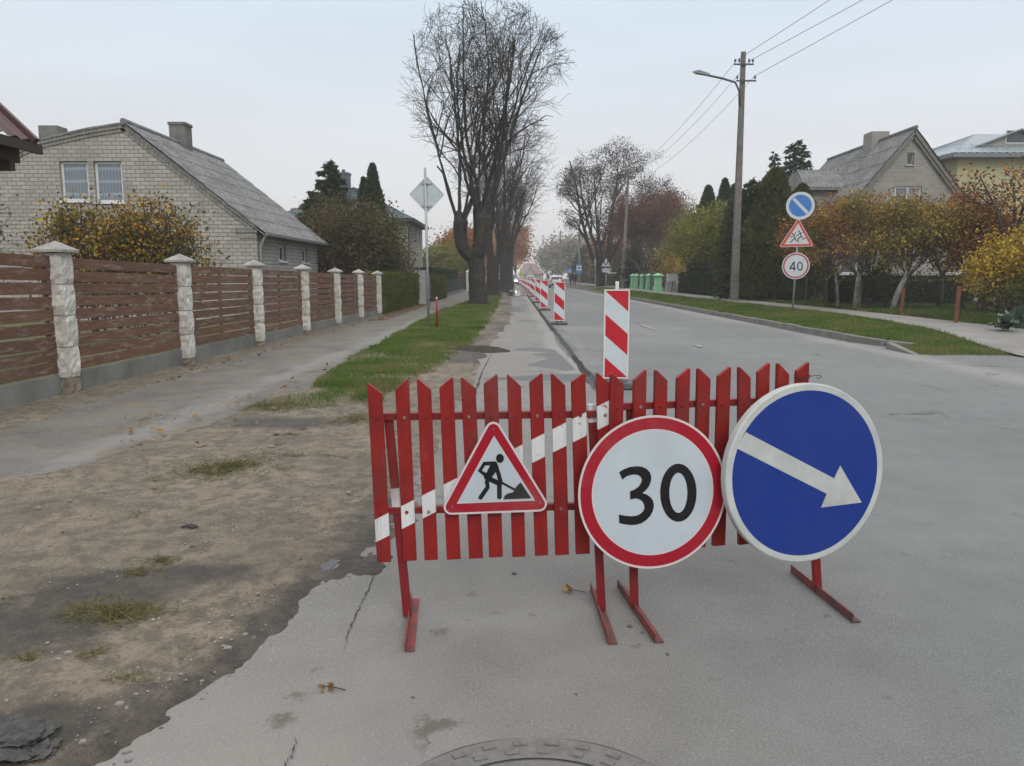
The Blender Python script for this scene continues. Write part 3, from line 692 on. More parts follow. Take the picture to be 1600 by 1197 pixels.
# small notches of white on the left leg where the stripe crosses it
def on_leg(foot, top, z): f = (z - foot.z) / (top.z - foot.z); return foot + (top - foot) * f
ft = Vector((oL.x, oL.y, .01)); tq = on_plane(607, 652, oL - nL * .012, nL)
MB().bar(on_leg(ft, tq, .455), on_leg(ft, tq, .545), .0352, .0284, up=(0, 1, 0)).build('painted_band', whiteb, l1)
l2 = [c for c in B1.children if c.name.startswith('leg')][-1]; ft = Vector((eL.x, eL.y, .01)); tq = on_plane(925, 640, eL - nL * .012, nL)
MB().bar(on_leg(ft, tq, .80), on_leg(ft, tq, .872), .0352, .0284, up=(0, 1, 0)).build('painted_band', whiteb, l2)
# right panel
oR = on(991, 953, 0); eR = on(1277, 925, 0)
B2 = thing('picket_barrier', (oR.x, oR.y, 0), 'right red picket barrier panel, plain red, mostly behind the two round signs', 'barrier', 'red wooden picket barriers')
topsR = [965, 1001, 1034, 1069, 1101, 1133, 1164, 1194.5, 1225, 1255.5]
highR = [583, 578, 577.5, 575.5, 575, 573.5, 572.5, 567.5, 567, 566.5]
botR = [960, 996, 1028, 1062, 1093, 1124, 1164, 1187, 1216, 1245]
yR = [862, 861, 860, 858, 856, 853, 851, 850, 849, 848]
uR, nR, fR = barrier(B2, oR, eR, topsR, highR, botR, yR, [1, 0, 1, 0, 1, 0, 1, 0, 1, 0], None, (.455, .865))
tp = on_plane(985, 640, oR - nR * .012, nR); leg(B2, (oR.x, oR.y, .01), tp, on(1023, 1005, .002), on(964, 917, .002))
tp = on_plane(1262, 640, eR - nR * .012, nR); leg(B2, (eR.x, eR.y, .01), tp, on(1332, 973, .002), on(1235, 894, .002))
wr = M('rusty_wire', (.05, .03, .025), rough=.7, metal=.5)
w = MB()
for dzv in (0, .012):
    c = on_plane(1255.5, 588 + dzv * 300, fR, nR); pts = []
    for i in range(17):
        a = 2 * math.pi * i / 16; pts.append(c + uR * .036 * math.cos(a) + nR * (.017 * math.sin(a) - .01) + Vector((0, 0, .006 * math.sin(a * 2 + dzv * 90))))
    w.tube(pts, .0016, 5)
c = on_plane(1267, 588, fR, nR); w.tube([c, c + uR * .03 + Vector((0, 0, .004)), c + uR * .045 + nR * .01, c + uR * .04 + Vector((0, 0, -.01)), c + uR * .026 + Vector((0, 0, -.006))], .0016, 5)
w.build('tying_wire', wr, B2)

# ---- sign face helpers
def signface(name, c, rough=.35, dirt=.12, scr=None, mud=.16):
    m, t, b = nodes(name); n1 = noise(t, 6, 5, .65); n2 = noise(t, 60, 5, .75)
    cc = rampn(t, n1, ((.3, c), (.75, tuple(x * (1 - dirt) for x in c))))
    sc = scr or (.45, .44, .42)
    mpn = N(t, 'ShaderNodeMapping'); mpn.inputs['Scale'].default_value = (45, 45, 90); mpn.inputs['Rotation'].default_value = (0, .9, 0)
    sn = N(t, 'ShaderNodeTexNoise', Scale=1, Detail=5, Roughness=.7); t.links.new(t.nodes['TC'].outputs['Object'], mpn.inputs[0]); t.links.new(mpn.outputs[0], sn.inputs[0])
    cc = mixc(t, rampn(t, sn.outputs[0], ((.69, 0), (.72, .6))), cc, sc); cc = mixc(t, rampn(t, noise(t, 2.2, 6, .7), ((.5, 0), (.7, mud))), cc, (.25, .23, .2))
    t.links.new(cc, b.inputs['Base Color']); b.inputs['Roughness'].default_value = rough; b.inputs['Specular IOR Level'].default_value = .3
    t.links.new(rampn(t, n1, ((.3, rough), (.7, rough + .2))), b.inputs['Roughness']); return m
SW = signface('white_reflective', (.44, .50, .55)); SRD = signface('red_reflective', (.31, .004, .018), scr=(.5, .4, .4)); SB = signface('blue_reflective', (.008, .032, .22), scr=(.12, .15, .35), mud=.035)
SWB = signface('dirty_white_reflective', (.50, .53, .52), dirt=.35, scr=(.12, .11, .1)); SK = signface('black_print', (.006, .006, .008), scr=(.2, .2, .2)); PNK = signface('pale_rim', (.58, .52, .53))
alu = M('aluminium_back', (.46, .51, .54), (.39, .435, .46), scale=4, rough=.45, metal=.3)
galv = M('galvanised_pole', (.36, .39, .41), (.28, .30, .315), scale=9, rough=.5, metal=.4)
class Face:
    """a sign plane: local (x right, y up) metres -> world"""
    def __init__(s, c, n, up=Vector((0, 0, 1))):
        s.c = Vector(c); s.n = Vector(n).normalized(); s.x = Vector(up).cross(s.n).normalized(); s.y = s.n.cross(s.x)
    def to(s, h): return lambda x, y: s.c + s.x * x + s.y * y + s.n * h
    def loc(s, px, py):
        p = on_plane(px, py, s.c, s.n) - s.c; return (p.dot(s.x), p.dot(s.y))
def circ2(r, n=72, cx=0, cy=0, ry=None): ry = ry or r; return [(cx + r * math.cos(2 * math.pi * i / n), cy + ry * math.sin(2 * math.pi * i / n)) for i in range(n)]
def ringf(m, F, la, lb, h, mi=0): t = F.to(h); m.strip([t(*p) for p in la], [t(*p) for p in lb], mi)
def fillf(m, F, l, h, mi=0, holes=()): m.flat([l] + list(holes), F.to(h), mi)
def plate(m, F, l, h0, h1, mi=0):
    m.flat([l], F.to(h0), mi); m.flat([l], F.to(h1), mi); m.strip([F.to(h0)(*p) for p in l], [F.to(h1)(*p) for p in l], mi)
def rtri(cs, r, n=10):
    """rounded triangle: hull of three circles, counter-clockwise centres"""
    out = []; k = 3
    for i in range(3):
        a = cs[i - 1]; b = cs[i]; c = cs[(i + 1) % 3]
        a0 = math.atan2(b[1] - a[1], b[0] - a[0]) - math.pi / 2; a1 = math.atan2(c[1] - b[1], c[0] - b[0]) - math.pi / 2
        while a1 < a0: a1 += 2 * math.pi
        for j in range(n + 1):
            t = a0 + (a1 - a0) * j / n; out.append((b[0] + r * math.cos(t), b[1] + r * math.sin(t)))
    return out
def stroke(pts, w, cap=True):
    """outline of a thick polyline (simple, convex-ish)"""
    L, Rr = [], []; n = len(pts)
    for i, p in enumerate(pts):
        a = pts[max(i - 1, 0)]; b = pts[min(i + 1, n - 1)]; dx, dy = b[0] - a[0], b[1] - a[1]; l = math.hypot(dx, dy); nx, ny = -dy / l, dx / l
        ww = w[i] if hasattr(w, '__len__') else w
        L.append((p[0] + nx * ww / 2, p[1] + ny * ww / 2)); Rr.append((p[0] - nx * ww / 2, p[1] - ny * ww / 2))
    def capf(p, frm, to, ww):
        a0 = math.atan2(frm[1] - p[1], frm[0] - p[0]); return [(p[0] + ww / 2 * math.cos(a0 - math.pi * j / 6), p[1] + ww / 2 * math.sin(a0 - math.pi * j / 6)) for j in range(1, 6)]
    w0 = w[0] if hasattr(w, '__len__') else w; w1 = w[-1] if hasattr(w, '__len__') else w
    if not cap: return L + list(reversed(Rr))
    return L + capf(pts[-1], L[-1], Rr[-1], w1) + list(reversed(Rr)) + capf(pts[0], Rr[0], L[0], w0)

# ---- triangular roadworks sign on the left panel
cpl = fL + nL * .030; c0 = on_plane(774, 745, cpl, nL)
F1 = Face(c0, nL)
z1 = lambda x, y: F1.loc(690 + x / 7.482, 650 + y / 7.482)
TS = thing('roadworks_sign', c0, 'triangular red bordered sign with a digging worker, bolted to the left picket panel', 'road sign')
cs = [z1(117, 1065), z1(1140, 1028), z1(605, 162)]; sc_ = (F1.loc(697, 740)[0] - F1.loc(690, 740)[0]) / (7 * 7.482)
out = rtri(cs, 94 * sc_); red_o = rtri(cs, 70 * sc_)
m = MB(); plate(m, F1, out, -.004, -.0015); m.build('plate', alu, TS)
m = MB(); ringf(m, F1, out, red_o, 0, 0)
inn = [z1(178, 1026), z1(1095, 990), z1(612, 230)]
inl = []
for i in range(3):
    inl += [inn[i]] * 11
red_i = inl
big = [(p[0] * 1.0, p[1]) for p in inn]
g = sum(p[0] for p in inn) / 3, sum(p[1] for p in inn) / 3
m2 = MB(); m2.flat([red_o, inn], F1.to(0), 0)
inn2 = [(g[0] + (p[0] - g[0]) * .975, g[1] + (p[1] - g[1]) * .975) for p in inn]
m.flat([inn2], F1.to(0), 1); m.flat([inn, inn2], F1.to(0), 0); m.build('white_face', [PNK, SW], TS); m2.build('red_border', SRD, TS)
pic = MB(); hh = .0012
def addp(poly): 
    global hh; pic.flat([[z1(*p) for p in poly]], F1.to(hh)); hh += .00012
S_ = stroke
addp(circ2(46, 32, 682, 495, 53))
addp(S_([(625, 553), (500, 556), (446, 640), (515, 688)], 47))
addp([(575, 560), (640, 545), (655, 600), (640, 645), (588, 716), (660, 750), (715, 775), (700, 800), (640, 806), (505, 740), (492, 712), (515, 680)])
addp(S_([(630, 565), (660, 660), (693, 780)], 48)); addp(S_([(675, 770), (676, 945)], 54)); addp(S_([(530, 765), (538, 832), (455, 952)], 50))
addp(S_([(690, 772), (860, 862)], 26)); addp([(925, 775), (1047, 960), (722, 973), (738, 930), (775, 905), (835, 890), (858, 845), (890, 805)])
pic.build('pictogram', SK, TS)
for p in ((125, 1060), (1152, 1018), (605, 153)):
    q = z1(*p); c = F1.to(0)(*q); MB().cyl(c, c + nL * .004, .0042, .0032, 10).build('rivet', steel, TS)

# ---- round 30 sign
ph = R(10); n30 = Vector((math.sin(ph), -math.cos(ph), 0)); til = R(4); n30 = (n30 * math.cos(til) + Vector((0, 0, 1)) * math.sin(til)).normalized()
c30 = atY(1021, 769.5, 2.955); F3 = Face(c30, n30); R3 = .3075
S3 = thing('speed_limit_sign', c30, 'large round red rimmed sign reading 30, white face, in front of the picket panels', 'road sign')
m = MB(); plate(m, F3, circ2(R3), -.004, -.0015); m.build('plate', alu, S3)
m = MB(); ringf(m, F3, circ2(R3), circ2(R3 * .972), 0, 0); ringf(m, F3, circ2(R3 * .822), circ2(R3 * .808), 0, 0); fillf(m, F3, circ2(R3 * .808), 0, 1); m.build('white_face', [PNK, SW], S3)
m = MB(); ringf(m, F3, circ2(R3 * .972), circ2(R3 * .822), 0); m.build('red_border', SRD, S3)
z3 = lambda x, y: F3.loc(940 + x / 8.553, 700 + y / 8.553)
g3 = [(232, 322), (300, 282), (380, 252), (470, 243), (540, 250), (600, 278), (645, 325), (664, 385), (658, 450), (630, 515), (590, 565), (545, 602), (600, 620), (650, 655), (685, 700), (699, 770), (685, 840), (650, 905), (600, 960), (530, 1005), (460, 1025), (390, 1030), (310, 1020), (235, 1003), (230, 888), (310, 905), (390, 912), (460, 905), (510, 885), (550, 850), (572, 805), (568, 760), (547, 715), (505, 685), (455, 673), (380, 685), (380, 578), (440, 555), (495, 515), (525, 470), (537, 425), (522, 385), (490, 362), (440, 352), (390, 358), (330, 380), (277, 423)]
m = MB(); fillf(m, F3, [z3(*p) for p in g3], .0012); m.build('digit_three', SK, S3)
m = MB(); m.flat([[z3(*p) for p in circ2(243, 48, 1025, 597, 388)], [z3(*p) for p in circ2(121, 48, 1025, 598, 268)]], F3.to(.0012)); m.build('digit_zero', SK, S3)
m = MB(); m.cyl(c30 - n30 * .006 - F3.x * .12, c30 - n30 * .03 - F3.x * .12, .012); m.bar(c30 - n30 * .013 - F3.x * .15 + F3.y * .1, c30 - n30 * .013 + F3.x * .15 + F3.y * .1, .012, .03); m.build('bracket', steel, S3)

# ---- round blue arrow sign
ph = R(15); nb_ = Vector((math.sin(ph), -math.cos(ph), math.sin(R(3)))).normalized()
cb = atY(1260.5, 740, 3.03); F4 = Face(cb, nb_); R4 = .366
S4 = thing('keep_right_sign', cb, 'large round blue sign with a white arrow pointing down to the right', 'road sign')
m = MB(); l0 = circ2(R4); t0, t1 = F4.to(-.038), F4.to(-.003)
m.strip([t0(*p) for p in l0], [t1(*p) for p in circ2(R4 + .001)]); m.strip([t1(*p) for p in circ2(R4 + .001)], [F4.to(0)(*p) for p in circ2(R4 * .99)]); m.flat([circ2(R4)], t0); m.build('flanged_plate', SWB, S4, smooth=False)
m = MB(); ringf(m, F4, circ2(R4 * .99), circ2(R4 * .925), 0); 
z4 = lambda x, y: F4.loc(1120 + x / 3.989, 590 + y / 3.989)
ar = [z4(*p) for p in ((180, 340), (730, 628), (768, 548), (902, 778), (648, 810), (684, 724), (118, 438))]
fillf(m, F4, ar, .0012); m.build('white_arrow', SWB, S4)
m = MB(); fillf(m, F4, circ2(R4 * .925), 0); m.build('blue_face', SB, S4)
m = MB(); m.bar(cb - nb_ * .045 - F4.x * .2, cb - nb_ * .045 + F4.x * .2, .012, .03); m.cyl(cb - nb_ * .04, cb - nb_ * .13, .012); m.build('bracket', steel, S4)

# ---- striped delineator panels
DW = signface('delineator_white', (.50, .56, .59), dirt=.1); DR = signface('delineator_red', (.44, .010, .022)); PL = signface('white_plastic', (.66, .67, .67), dirt=.15)
rub = M('black_rubber', (.06, .06, .062), (.13, .128, .125), scale=9, rough=.8, bmp=.3)
def make_delin():
    r = thing('delineator', (0, 0, 0), 'x', 'traffic delineator', 'red and white delineators along the road')
    w, z0, z1_, t = .155, .115, 1.215, .018
    fr = .014
    m = MB(); l = [(-w, z0), (w, z0), (w, z1_), (-w, z1_)]; li = [(-w + fr, z0 + fr), (w - fr, z0 + fr), (w - fr, z1_ - fr), (-w + fr, z1_ - fr)]
    to = lambda h: (lambda x, z: (x, -h, z))
    for h in (-t, t): m.strip([to(h)(*p) for p in l], [to(h)(*p) for p in li])
    m.strip([to(-t)(*p) for p in l], [to(t)(*p) for p in l]); p_ = m.build('panel', PL, r)
    for h in (t - .002, -t + .002):
        m = MB(); A, B = w - fr, (z1_ - fr) - (z0 + fr); zb = z0 + fr
        # diagonal bands falling to the right, partitioning the face without overlaps
        def band(s0, s1, mi):
            # region where s0 <= (z-zb)/B + .245*(x+A)/(2A) <= s1 on the unit face
            poly = [(0, 0), (1, 0), (1, 1), (0, 1)]
            def clip(poly, f):
                o = []
                for i in range(len(poly)):
                    a, b = poly[i - 1], poly[i]; fa, fb = f(a), f(b)
                    if (fa >= 0) != (fb >= 0): q = fa / (fa - fb); o.append((a[0] + (b[0] - a[0]) * q, a[1] + (b[1] - a[1]) * q))
                    if fb >= 0: o.append(b)
                return o
            k = .23 * (1 if h > 0 else -1)
            g_ = lambda p: p[1] + k * p[0] - (0 if k > 0 else k)
            poly = clip(poly, lambda p: g_(p) - s0); poly = clip(poly, lambda p: s1 - g_(p)) if poly else poly
            if len(poly) > 2: m.raw([to(h)(-A + 2 * A * p[0], zb + B * p[1]) for p in poly], [tuple(range(len(poly)))], mi)
        for s0, s1, mi in ((-.01, .235, 1), (.235, .487, 0), (.487, .733, 1), (.733, .992, 0), (.992, 1.3, 1)): band(s0, s1, mi)
        m.build('striped_face', [DW, DR], p_)
    m = MB(); m.box((-.022, -.014, z1_ + .0005), (.022, .014, z1_ + .10)); m.build('carrying_lug', PL, r, bevel=.008)
    m = MB(); m.bar((0, 0, .10), (0, 0, .1145), .07, .03); m.build('foot_stub', PL, r)
    m = MB(); m.box((-.24, -.19, .004), (.24, .19, .075)); m.box((-.12, -.09, .0755), (.12, .09, .10))
    for sx in (-.18, 0, .18): m.box((sx - .035, -.20, .02), (sx + .035, -.1905, .06))
    m.build('rubber_base', rub, r, bevel=.012)
    return r
dp = make_delin()
dl = ['nearest red and white delineator panel, largest, right behind the picket barrier', 'second delineator panel up the road, standing alone with its rubber base in full view', 'third delineator panel, with a white lug on top, just left of the white hatchback',
      'fourth delineator panel, partly hidden behind the third', 'fifth delineator panel, seen as a thin sliver left of the fourth', 'sixth delineator panel, first of the tight distant cluster', 'seventh delineator panel in the distant cluster', 'eighth delineator panel, near the far end of the distant cluster']
dd = [(963, 600, 9.5), (873.5, 504, 22.2), (850, 483, 31.5), (840, 472, 40.5), (831, 462, 53), (826.5, 456, 67), (822, 453, 79), (819, 450, 92)]
for i, (px, py, Y) in enumerate(dd):
    o = dp if i == 0 else copy_tree(dp)
    o.location = ((px - 800) / 1200 * Y * 1.0, Y, .006); o.rotation_euler.z = R([2, -3, 4, 12, -4, 6, 3, -5][i]); o.rotation_euler.y = R([0, .3, -.4, .5, .8, -.6, .5, 0][i])
    o['label'] = dl[i]
for i in range(5):
    o = copy_tree(dp); o.location = (1.45 - .04 * i * i * .6, 106 + 13 * i, .006); o.rotation_euler.z = R(8 * (-1) ** i)
    o['label'] = 'tiny delineator panel at the far vanishing end of the row'

# ---- sign seen from behind on the left verge, and the short red post
y0 = on(670, 515); bs = thing('sign_post', (y0.x, y0.y, .02), 'tall grey pole carrying a diamond sign seen from behind', 'sign post')
d_ = y0.y; top = atY(664, 262, d_)
MB().cyl((y0.x, y0.y, 0), top, .034, .034, 14).build('pole', galv, bs, smooth=True)
dc = atY(666.5, 304, d_ - .0); hs = .455
dS = thing('diamond_sign', (dc.x, dc.y + .05, dc.z), 'back of a square sign turned on its corner, grey metal, on the left pole', 'road sign')
Fd = Face((dc.x, dc.y + .055, dc.z), (0.05, -1, 0))
def rpoly(pts, r, n=5):
    out = []
    for i in range(len(pts)):
        a, b, c = Vector(pts[i - 1] ), Vector(pts[i]), Vector(pts[(i + 1) % len(pts)])
        d1 = (a - b).normalized(); d2 = (c - b).normalized(); p, q = b + d1 * r, b + d2 * r
        for j in range(n + 1):
            f = j / n; s = p * (1 - f) ** 2 + b * 2 * f * (1 - f) + q * f * f; out.append((s.x, s.y))
    return out
dpy = rpoly([(-hs, 0), (0, -hs * 1.02), (hs, 0), (0, hs * 1.02)], .05)
m = MB(); plate(m, Fd, dpy, -.006, 0); m.strip([Fd.to(.0002)(*p) for p in dpy], [Fd.to(.014)(*p) for p in dpy]); m.strip([Fd.to(.014)(*p) for p in dpy], [Fd.to(.014)(p[0] * .975, p[1] * .975) for p in dpy]); m.build('plate', alu, dS)
for zz in (.275, -.29):
    m = MB(); m.bar(Fd.to(.02)(-.14, zz), Fd.to(.02)(.14, zz), .012, .035); 
    for sx in (-.12, .12): m.cyl(Fd.to(.02)(sx, zz), Fd.to(.045)(sx, zz), .010)
    m.cyl(Fd.to(.055)(0, zz - .02), Fd.to(.055)(0, zz + .02), .042, n=16); m.build('clamp', galv, dS)
y1 = on(683, 517); rp = thing('marker_post', (y1.x, y1.y, .02), 'short red metal post with a pale tip on the grass beside the sign pole', 'post')
MB().cyl((y1.x, y1.y, 0), (y1.x, y1.y, .80), .030, .028, 12).build('tube', redm, rp, smooth=True)
MB().cyl((y1.x, y1.y, .8005), (y1.x, y1.y, .86), .029, .018, 12).build('tip', PNK, rp, smooth=True)

# ---- right sign post: no parking, children, 40
b = on(1238, 487); Y = b.y
rs = thing('sign_post', (b.x, b.y, b.z), 'thin grey pole on the right verge holding three signs above each other', 'sign post')
top = atY(1251, 312, Y)
MB().cyl((b.x, b.y, b.z - .05), top, .03, .03, 12).build('pole', galv, rs, smooth=True)
nS = Vector((-.22, -1, 0)).normalized(); SB2 = signface('light_blue_reflective', (.04, .17, .50)); SR2 = signface('orange_red_reflective', (.50, .06, .05)); SR3 = signface('crimson_reflective', (.38, .02, .07)); NB = signface('navy_print', (.01, .015, .04)); LG = signface('pale_grey_reflective', (.52, .55, .57))
c = atY(1250.5, 321.5, Y - .06); Fn = Face(c, nS); zn = lambda x, y: Fn.loc(1200 + x / 7.478, 290 + y / 7.478); Rn = 20.8 / 1200 * Y
o = thing('no_parking_sign', c, 'round blue sign with a white slanting bar, top of the three on the right pole', 'road sign')
m = MB(); plate(m, Fn, circ2(Rn), -.012, -.001); m.build('plate', alu, o)
m = MB(); ringf(m, Fn, circ2(Rn), circ2(Rn * .79), 0); fillf(m, Fn, [zn(*p) for p in ((285, 163), (310, 140), (478, 308), (448, 335))], .002); m.build('white_face', LG, o)
m = MB(); fillf(m, Fn, circ2(Rn * .79), 0); m.build('blue_face', SB2, o)
c = atY(1244.5, 366, Y - .06); Ft = Face(c, nS); zt = lambda x, y: Ft.loc(1200 + x / 7.478, 290 + y / 7.478); k = (Ft.loc(1250, 366)[0] - Ft.loc(1240, 366)[0]) / 74.78
o = thing('children_sign', c, 'triangular red bordered sign with two running children on the right pole', 'road sign')
cs = [zt(160, 702), zt(507, 692), zt(354, 412)]; ot = rtri(cs, 18 * k); oi = rtri(cs, 12 * k)
m = MB(); plate(m, Ft, ot, -.012, -.001); m.build('plate', alu, o)
it = [zt(192, 688), zt(482, 680), zt(354, 440)]
m = MB(); ringf(m, Ft, ot, oi, 0, 0); m.flat([it], Ft.to(0), 1); m.build('white_face', [PNK, LG], o)
m = MB(); m.flat([oi, it], Ft.to(0)); m.build('red_border', SR2, o)
pm2 = MB(); h_ = [.002]
def ap(poly): pm2.flat([[zt(*p) for p in poly]], Ft.to(h_[0])); h_[0] += .0002
ap(circ2(10, 14, 362, 532)); ap(circ2(10, 14, 288, 565))
for s_, w_ in (([(372, 552), (390, 590), (352, 622), (350, 660)], 13), ([(392, 590), (412, 628), (438, 612)], 11), ([(372, 556), (400, 550)], 9), ([(368, 560), (345, 590), (332, 580)], 9),
               ([(300, 580), (316, 610), (290, 635), (265, 662)], 12), ([(316, 612), (330, 645)], 11), ([(302, 585), (324, 550)], 8), ([(295, 590), (270, 606), (258, 592)], 8)): ap(stroke(s_, w_))
pm2.build('pictogram', SK, o)
c = atY(1243.5, 415.5, Y - .06); Ff = Face(c, nS); zf = lambda x, y: Ff.loc(1200 + x / 7.478, 290 + y / 7.478); Rn = 20.2 / 1200 * Y
o = thing('speed_limit_sign', c, 'small round sign reading 40, lowest of the three on the right pole', 'road sign')
m = MB(); plate(m, Ff, circ2(Rn), -.012, -.001); m.build('plate', alu, o)
m = MB(); ringf(m, Ff, circ2(Rn), circ2(Rn * .93), 0); fillf(m, Ff, circ2(Rn * .82), 0); m.build('white_face', LG, o)
m = MB(); ringf(m, Ff, circ2(Rn * .93), circ2(Rn * .82), 0); m.build('red_border', SR3, o)
m = MB()
for i, s_ in enumerate((((302, 895), (256, 968)), ((250, 968), (324, 968)), ((305, 890), (305, 997)))): fillf(m, Ff, [zf(*p) for p in stroke(list(s_), 15, cap=False)], .002 + i * .0003)
m.build('digit_four', NB, o)
m = MB(); m.flat([[zf(*p) for p in circ2(34, 28, 373, 943, 54)], [zf(*p) for p in circ2(19, 28, 373, 943, 39)]], Ff.to(.002)); m.build('digit_zero', NB, o)

# ================================================================== LEFT SIDE
# ---- brown plank fence on white rock-faced posts
plank = nodes('weathered_plank'); m, t, b = plank
mpn = N(t, 'ShaderNodeMapping'); mpn.inputs['Scale'].default_value = (2, 2, 34); tcn = t.nodes.new('ShaderNodeTexCoord'); tcn.name = 'TC'
t.links.new(tcn.outputs['Object'], mpn.inputs[0]); gr = N(t, 'ShaderNodeTexNoise', Scale=1.6, Detail=7, Roughness=.65); t.links.new(mpn.outputs[0], gr.inputs[0])
oi = t.nodes.new('ShaderNodeObjectInfo')
c = rampn(t, gr.outputs[0], ((.3, (.088, .040, .023)), (.55, (.14, .066, .038)), (.7, (.20, .12, .08))))
c = mixc(t, rampn(t, oi.outputs['Random'], ((.1, .0), (1, .75))), c, (.085, .042, .026))
mpw = N(t, 'ShaderNodeMapping'); mpw.inputs['Scale'].default_value = (2.2, 2.2, 13); t.links.new(tcn.outputs['Object'], mpw.inputs[0]); wn = noise(t, 1.3, 8, .75, vec=mpw.outputs[0]); c = mixc(t, rampn(t, wn, ((.53, 0), (.62, .75))), c, (.23, .19, .155))
c = mixc(t, rampn(t, noise(t, 1.2, 4), ((.58, 0), (.72, .5))), c, (.16, .12, .09))
t.links.new(c, b.inputs['Base Color']); b.inputs['Roughness'].default_value = .8; bump(t, b, gr.outputs[0], .5, .004)
plankm = m
whst = M('rock_faced_white', (.58, .57, .53), (.43, .415, .37), scale=5, rough=.9, bmp=1.0, bscale=16, bdist=.03)
mudst = M('bare_post_foot', (.24, .19, .14), (.17, .14, .11), scale=9, rough=.95, bmp=.8, bscale=25, bdist=.02)
capm = M('cap_concrete', (.36, .34, .32), (.22, .21, .20), scale=4, rough=.9, bmp=.4)
plin = M('plinth_concrete', (.19, .19, .18), (.12, .12, .112), scale=1.6, rough=.92, bmp=.5, bscale=20, bdist=.01)
FX = lambda y: -5.2 + (y - 8.9) * .031
FY = [5.87, 8.88, 11.95, 15.1, 18.2, 21.15, 23.95, 26.75]
FTOP = [1.86, 1.80, 1.745, 1.72, 1.685, 1.64, 1.625, 1.60]
fence = thing('plank_fence', (FX(5.87), 5.87, 0), 'brown horizontal plank fence on white rock faced posts along the left footpath', 'fence')
fr_ = random.Random(5)
def rough_block(m, cx_, cy_, z0, z1, s, seed, amp=.016):
    """one split-faced block: subdivided box pushed by noise, pillow shaped"""
    n = 5; nh = 6; rng = np.random.default_rng(seed); vs, fs = [], []
    ringn = 4 * n
    def pt(i, f):
        side, q = divmod(i, n); q = q / n
        a = [(-1, -1), (1, -1), (1, 1), (-1, 1), (-1, -1)]
        x = a[side][0] + (a[side + 1][0] - a[side][0]) * q; y = a[side][1] + (a[side + 1][1] - a[side][1]) * q
        pil = 1 - .10 * (abs(f - .5) * 2) ** 3
        edge = 1 - .02 * (1 if q == 0 else 0)
        r = s * pil * edge + (rng.random() - .5) * amp * (0 if q == 0 else 1) * 2
        return (cx_ + x * r, cy_ + y * r, z0 + (z1 - z0) * f)
    for k in range(nh + 1):
        for i in range(ringn): vs.append(pt(i, k / nh))
    fs = [(k * ringn + i, k * ringn + (i + 1) % ringn, (k + 1) * ringn + (i + 1) % ringn, (k + 1) * ringn + i) for k in range(nh) for i in range(ringn)]
    fs += [tuple(range(ringn - 1, -1, -1)), tuple(range(nh * ringn, (nh + 1) * ringn))]
    m.raw(vs, fs)
for i, y in enumerate(FY):
    x = FX(y); tz = FTOP[i] - .03; z = .12 if i > 1 else .22
    m = MB(); s = .120
    zz = z; nb = 4
    for k in range(nb): z1 = z + (tz - .12 - z) * (k + 1) / nb; rough_block(m, x, y, zz + .004, z1 - .004, s, 100 + i * 10 + k); zz = z1
    po = m.build('post', whst, fence, smooth=False)
    m = MB(); rough_block(m, x, y, -.05, z + .002, s * .9, 300 + i, .02); m.build('post_foot', mudst, po)
    m = MB(); c = s * 1.45; zc = tz - .12
    m.raw([(x - c, y - c, zc), (x + c, y - c, zc), (x + c, y + c, zc), (x - c, y + c, zc), (x - c, y - c, zc + .035), (x + c, y - c, zc + .035), (x + c, y + c, zc + .035), (x - c, y + c, zc + .035), (x, y, zc + .135)],
          [(3, 2, 1, 0), (0, 1, 5, 4), (1, 2, 6, 5), (2, 3, 7, 6), (3, 0, 4, 7), (4, 5, 8), (5, 6, 8), (6, 7, 8), (7, 4, 8)]); m.build('cap', capm, po, bevel=.006)
for i in range(7):
    ya, yb = FY[i] + .115, FY[i + 1] - .115; xa, xb = FX(ya) - .02, FX(yb) - .02
    ta, tb = FTOP[i] - .185, FTOP[i + 1] - .185; pa = .265 if i < 3 else .25
    m = MB(); m.bar((xa, ya, pa / 2 - .06), (xb, yb, pa / 2 - .06), .05, pa + .12 - .015); m.build('plinth', plin, fence)
    nbd = 9
    for k in range(nbd):
        za = pa + .0 + (ta - pa) * (k + .5) / nbd; zb = pa + .0 + (tb - pa) * (k + .5) / nbd
        hgt = (ta - pa) / nbd * fr_.uniform(.80, .86); dx = fr_.uniform(-.006, .006)
        m = MB(); m.bar((xa + dx, ya, za + fr_.uniform(-.008, .008)), (xb + dx, yb, zb + fr_.uniform(-.008, .008)), .024, hgt); m.build('plank', plankm, fence, bevel=.003)
    m = MB()
    for f in (.02, .5, .98):
        yy = ya + (yb - ya) * f; xx = FX(yy) - .055; m.cbox((xx, yy, (pa + ta) / 2 - .01), (.03, .05, ta - pa - .08))
    m.build('batten', plankm, fence)

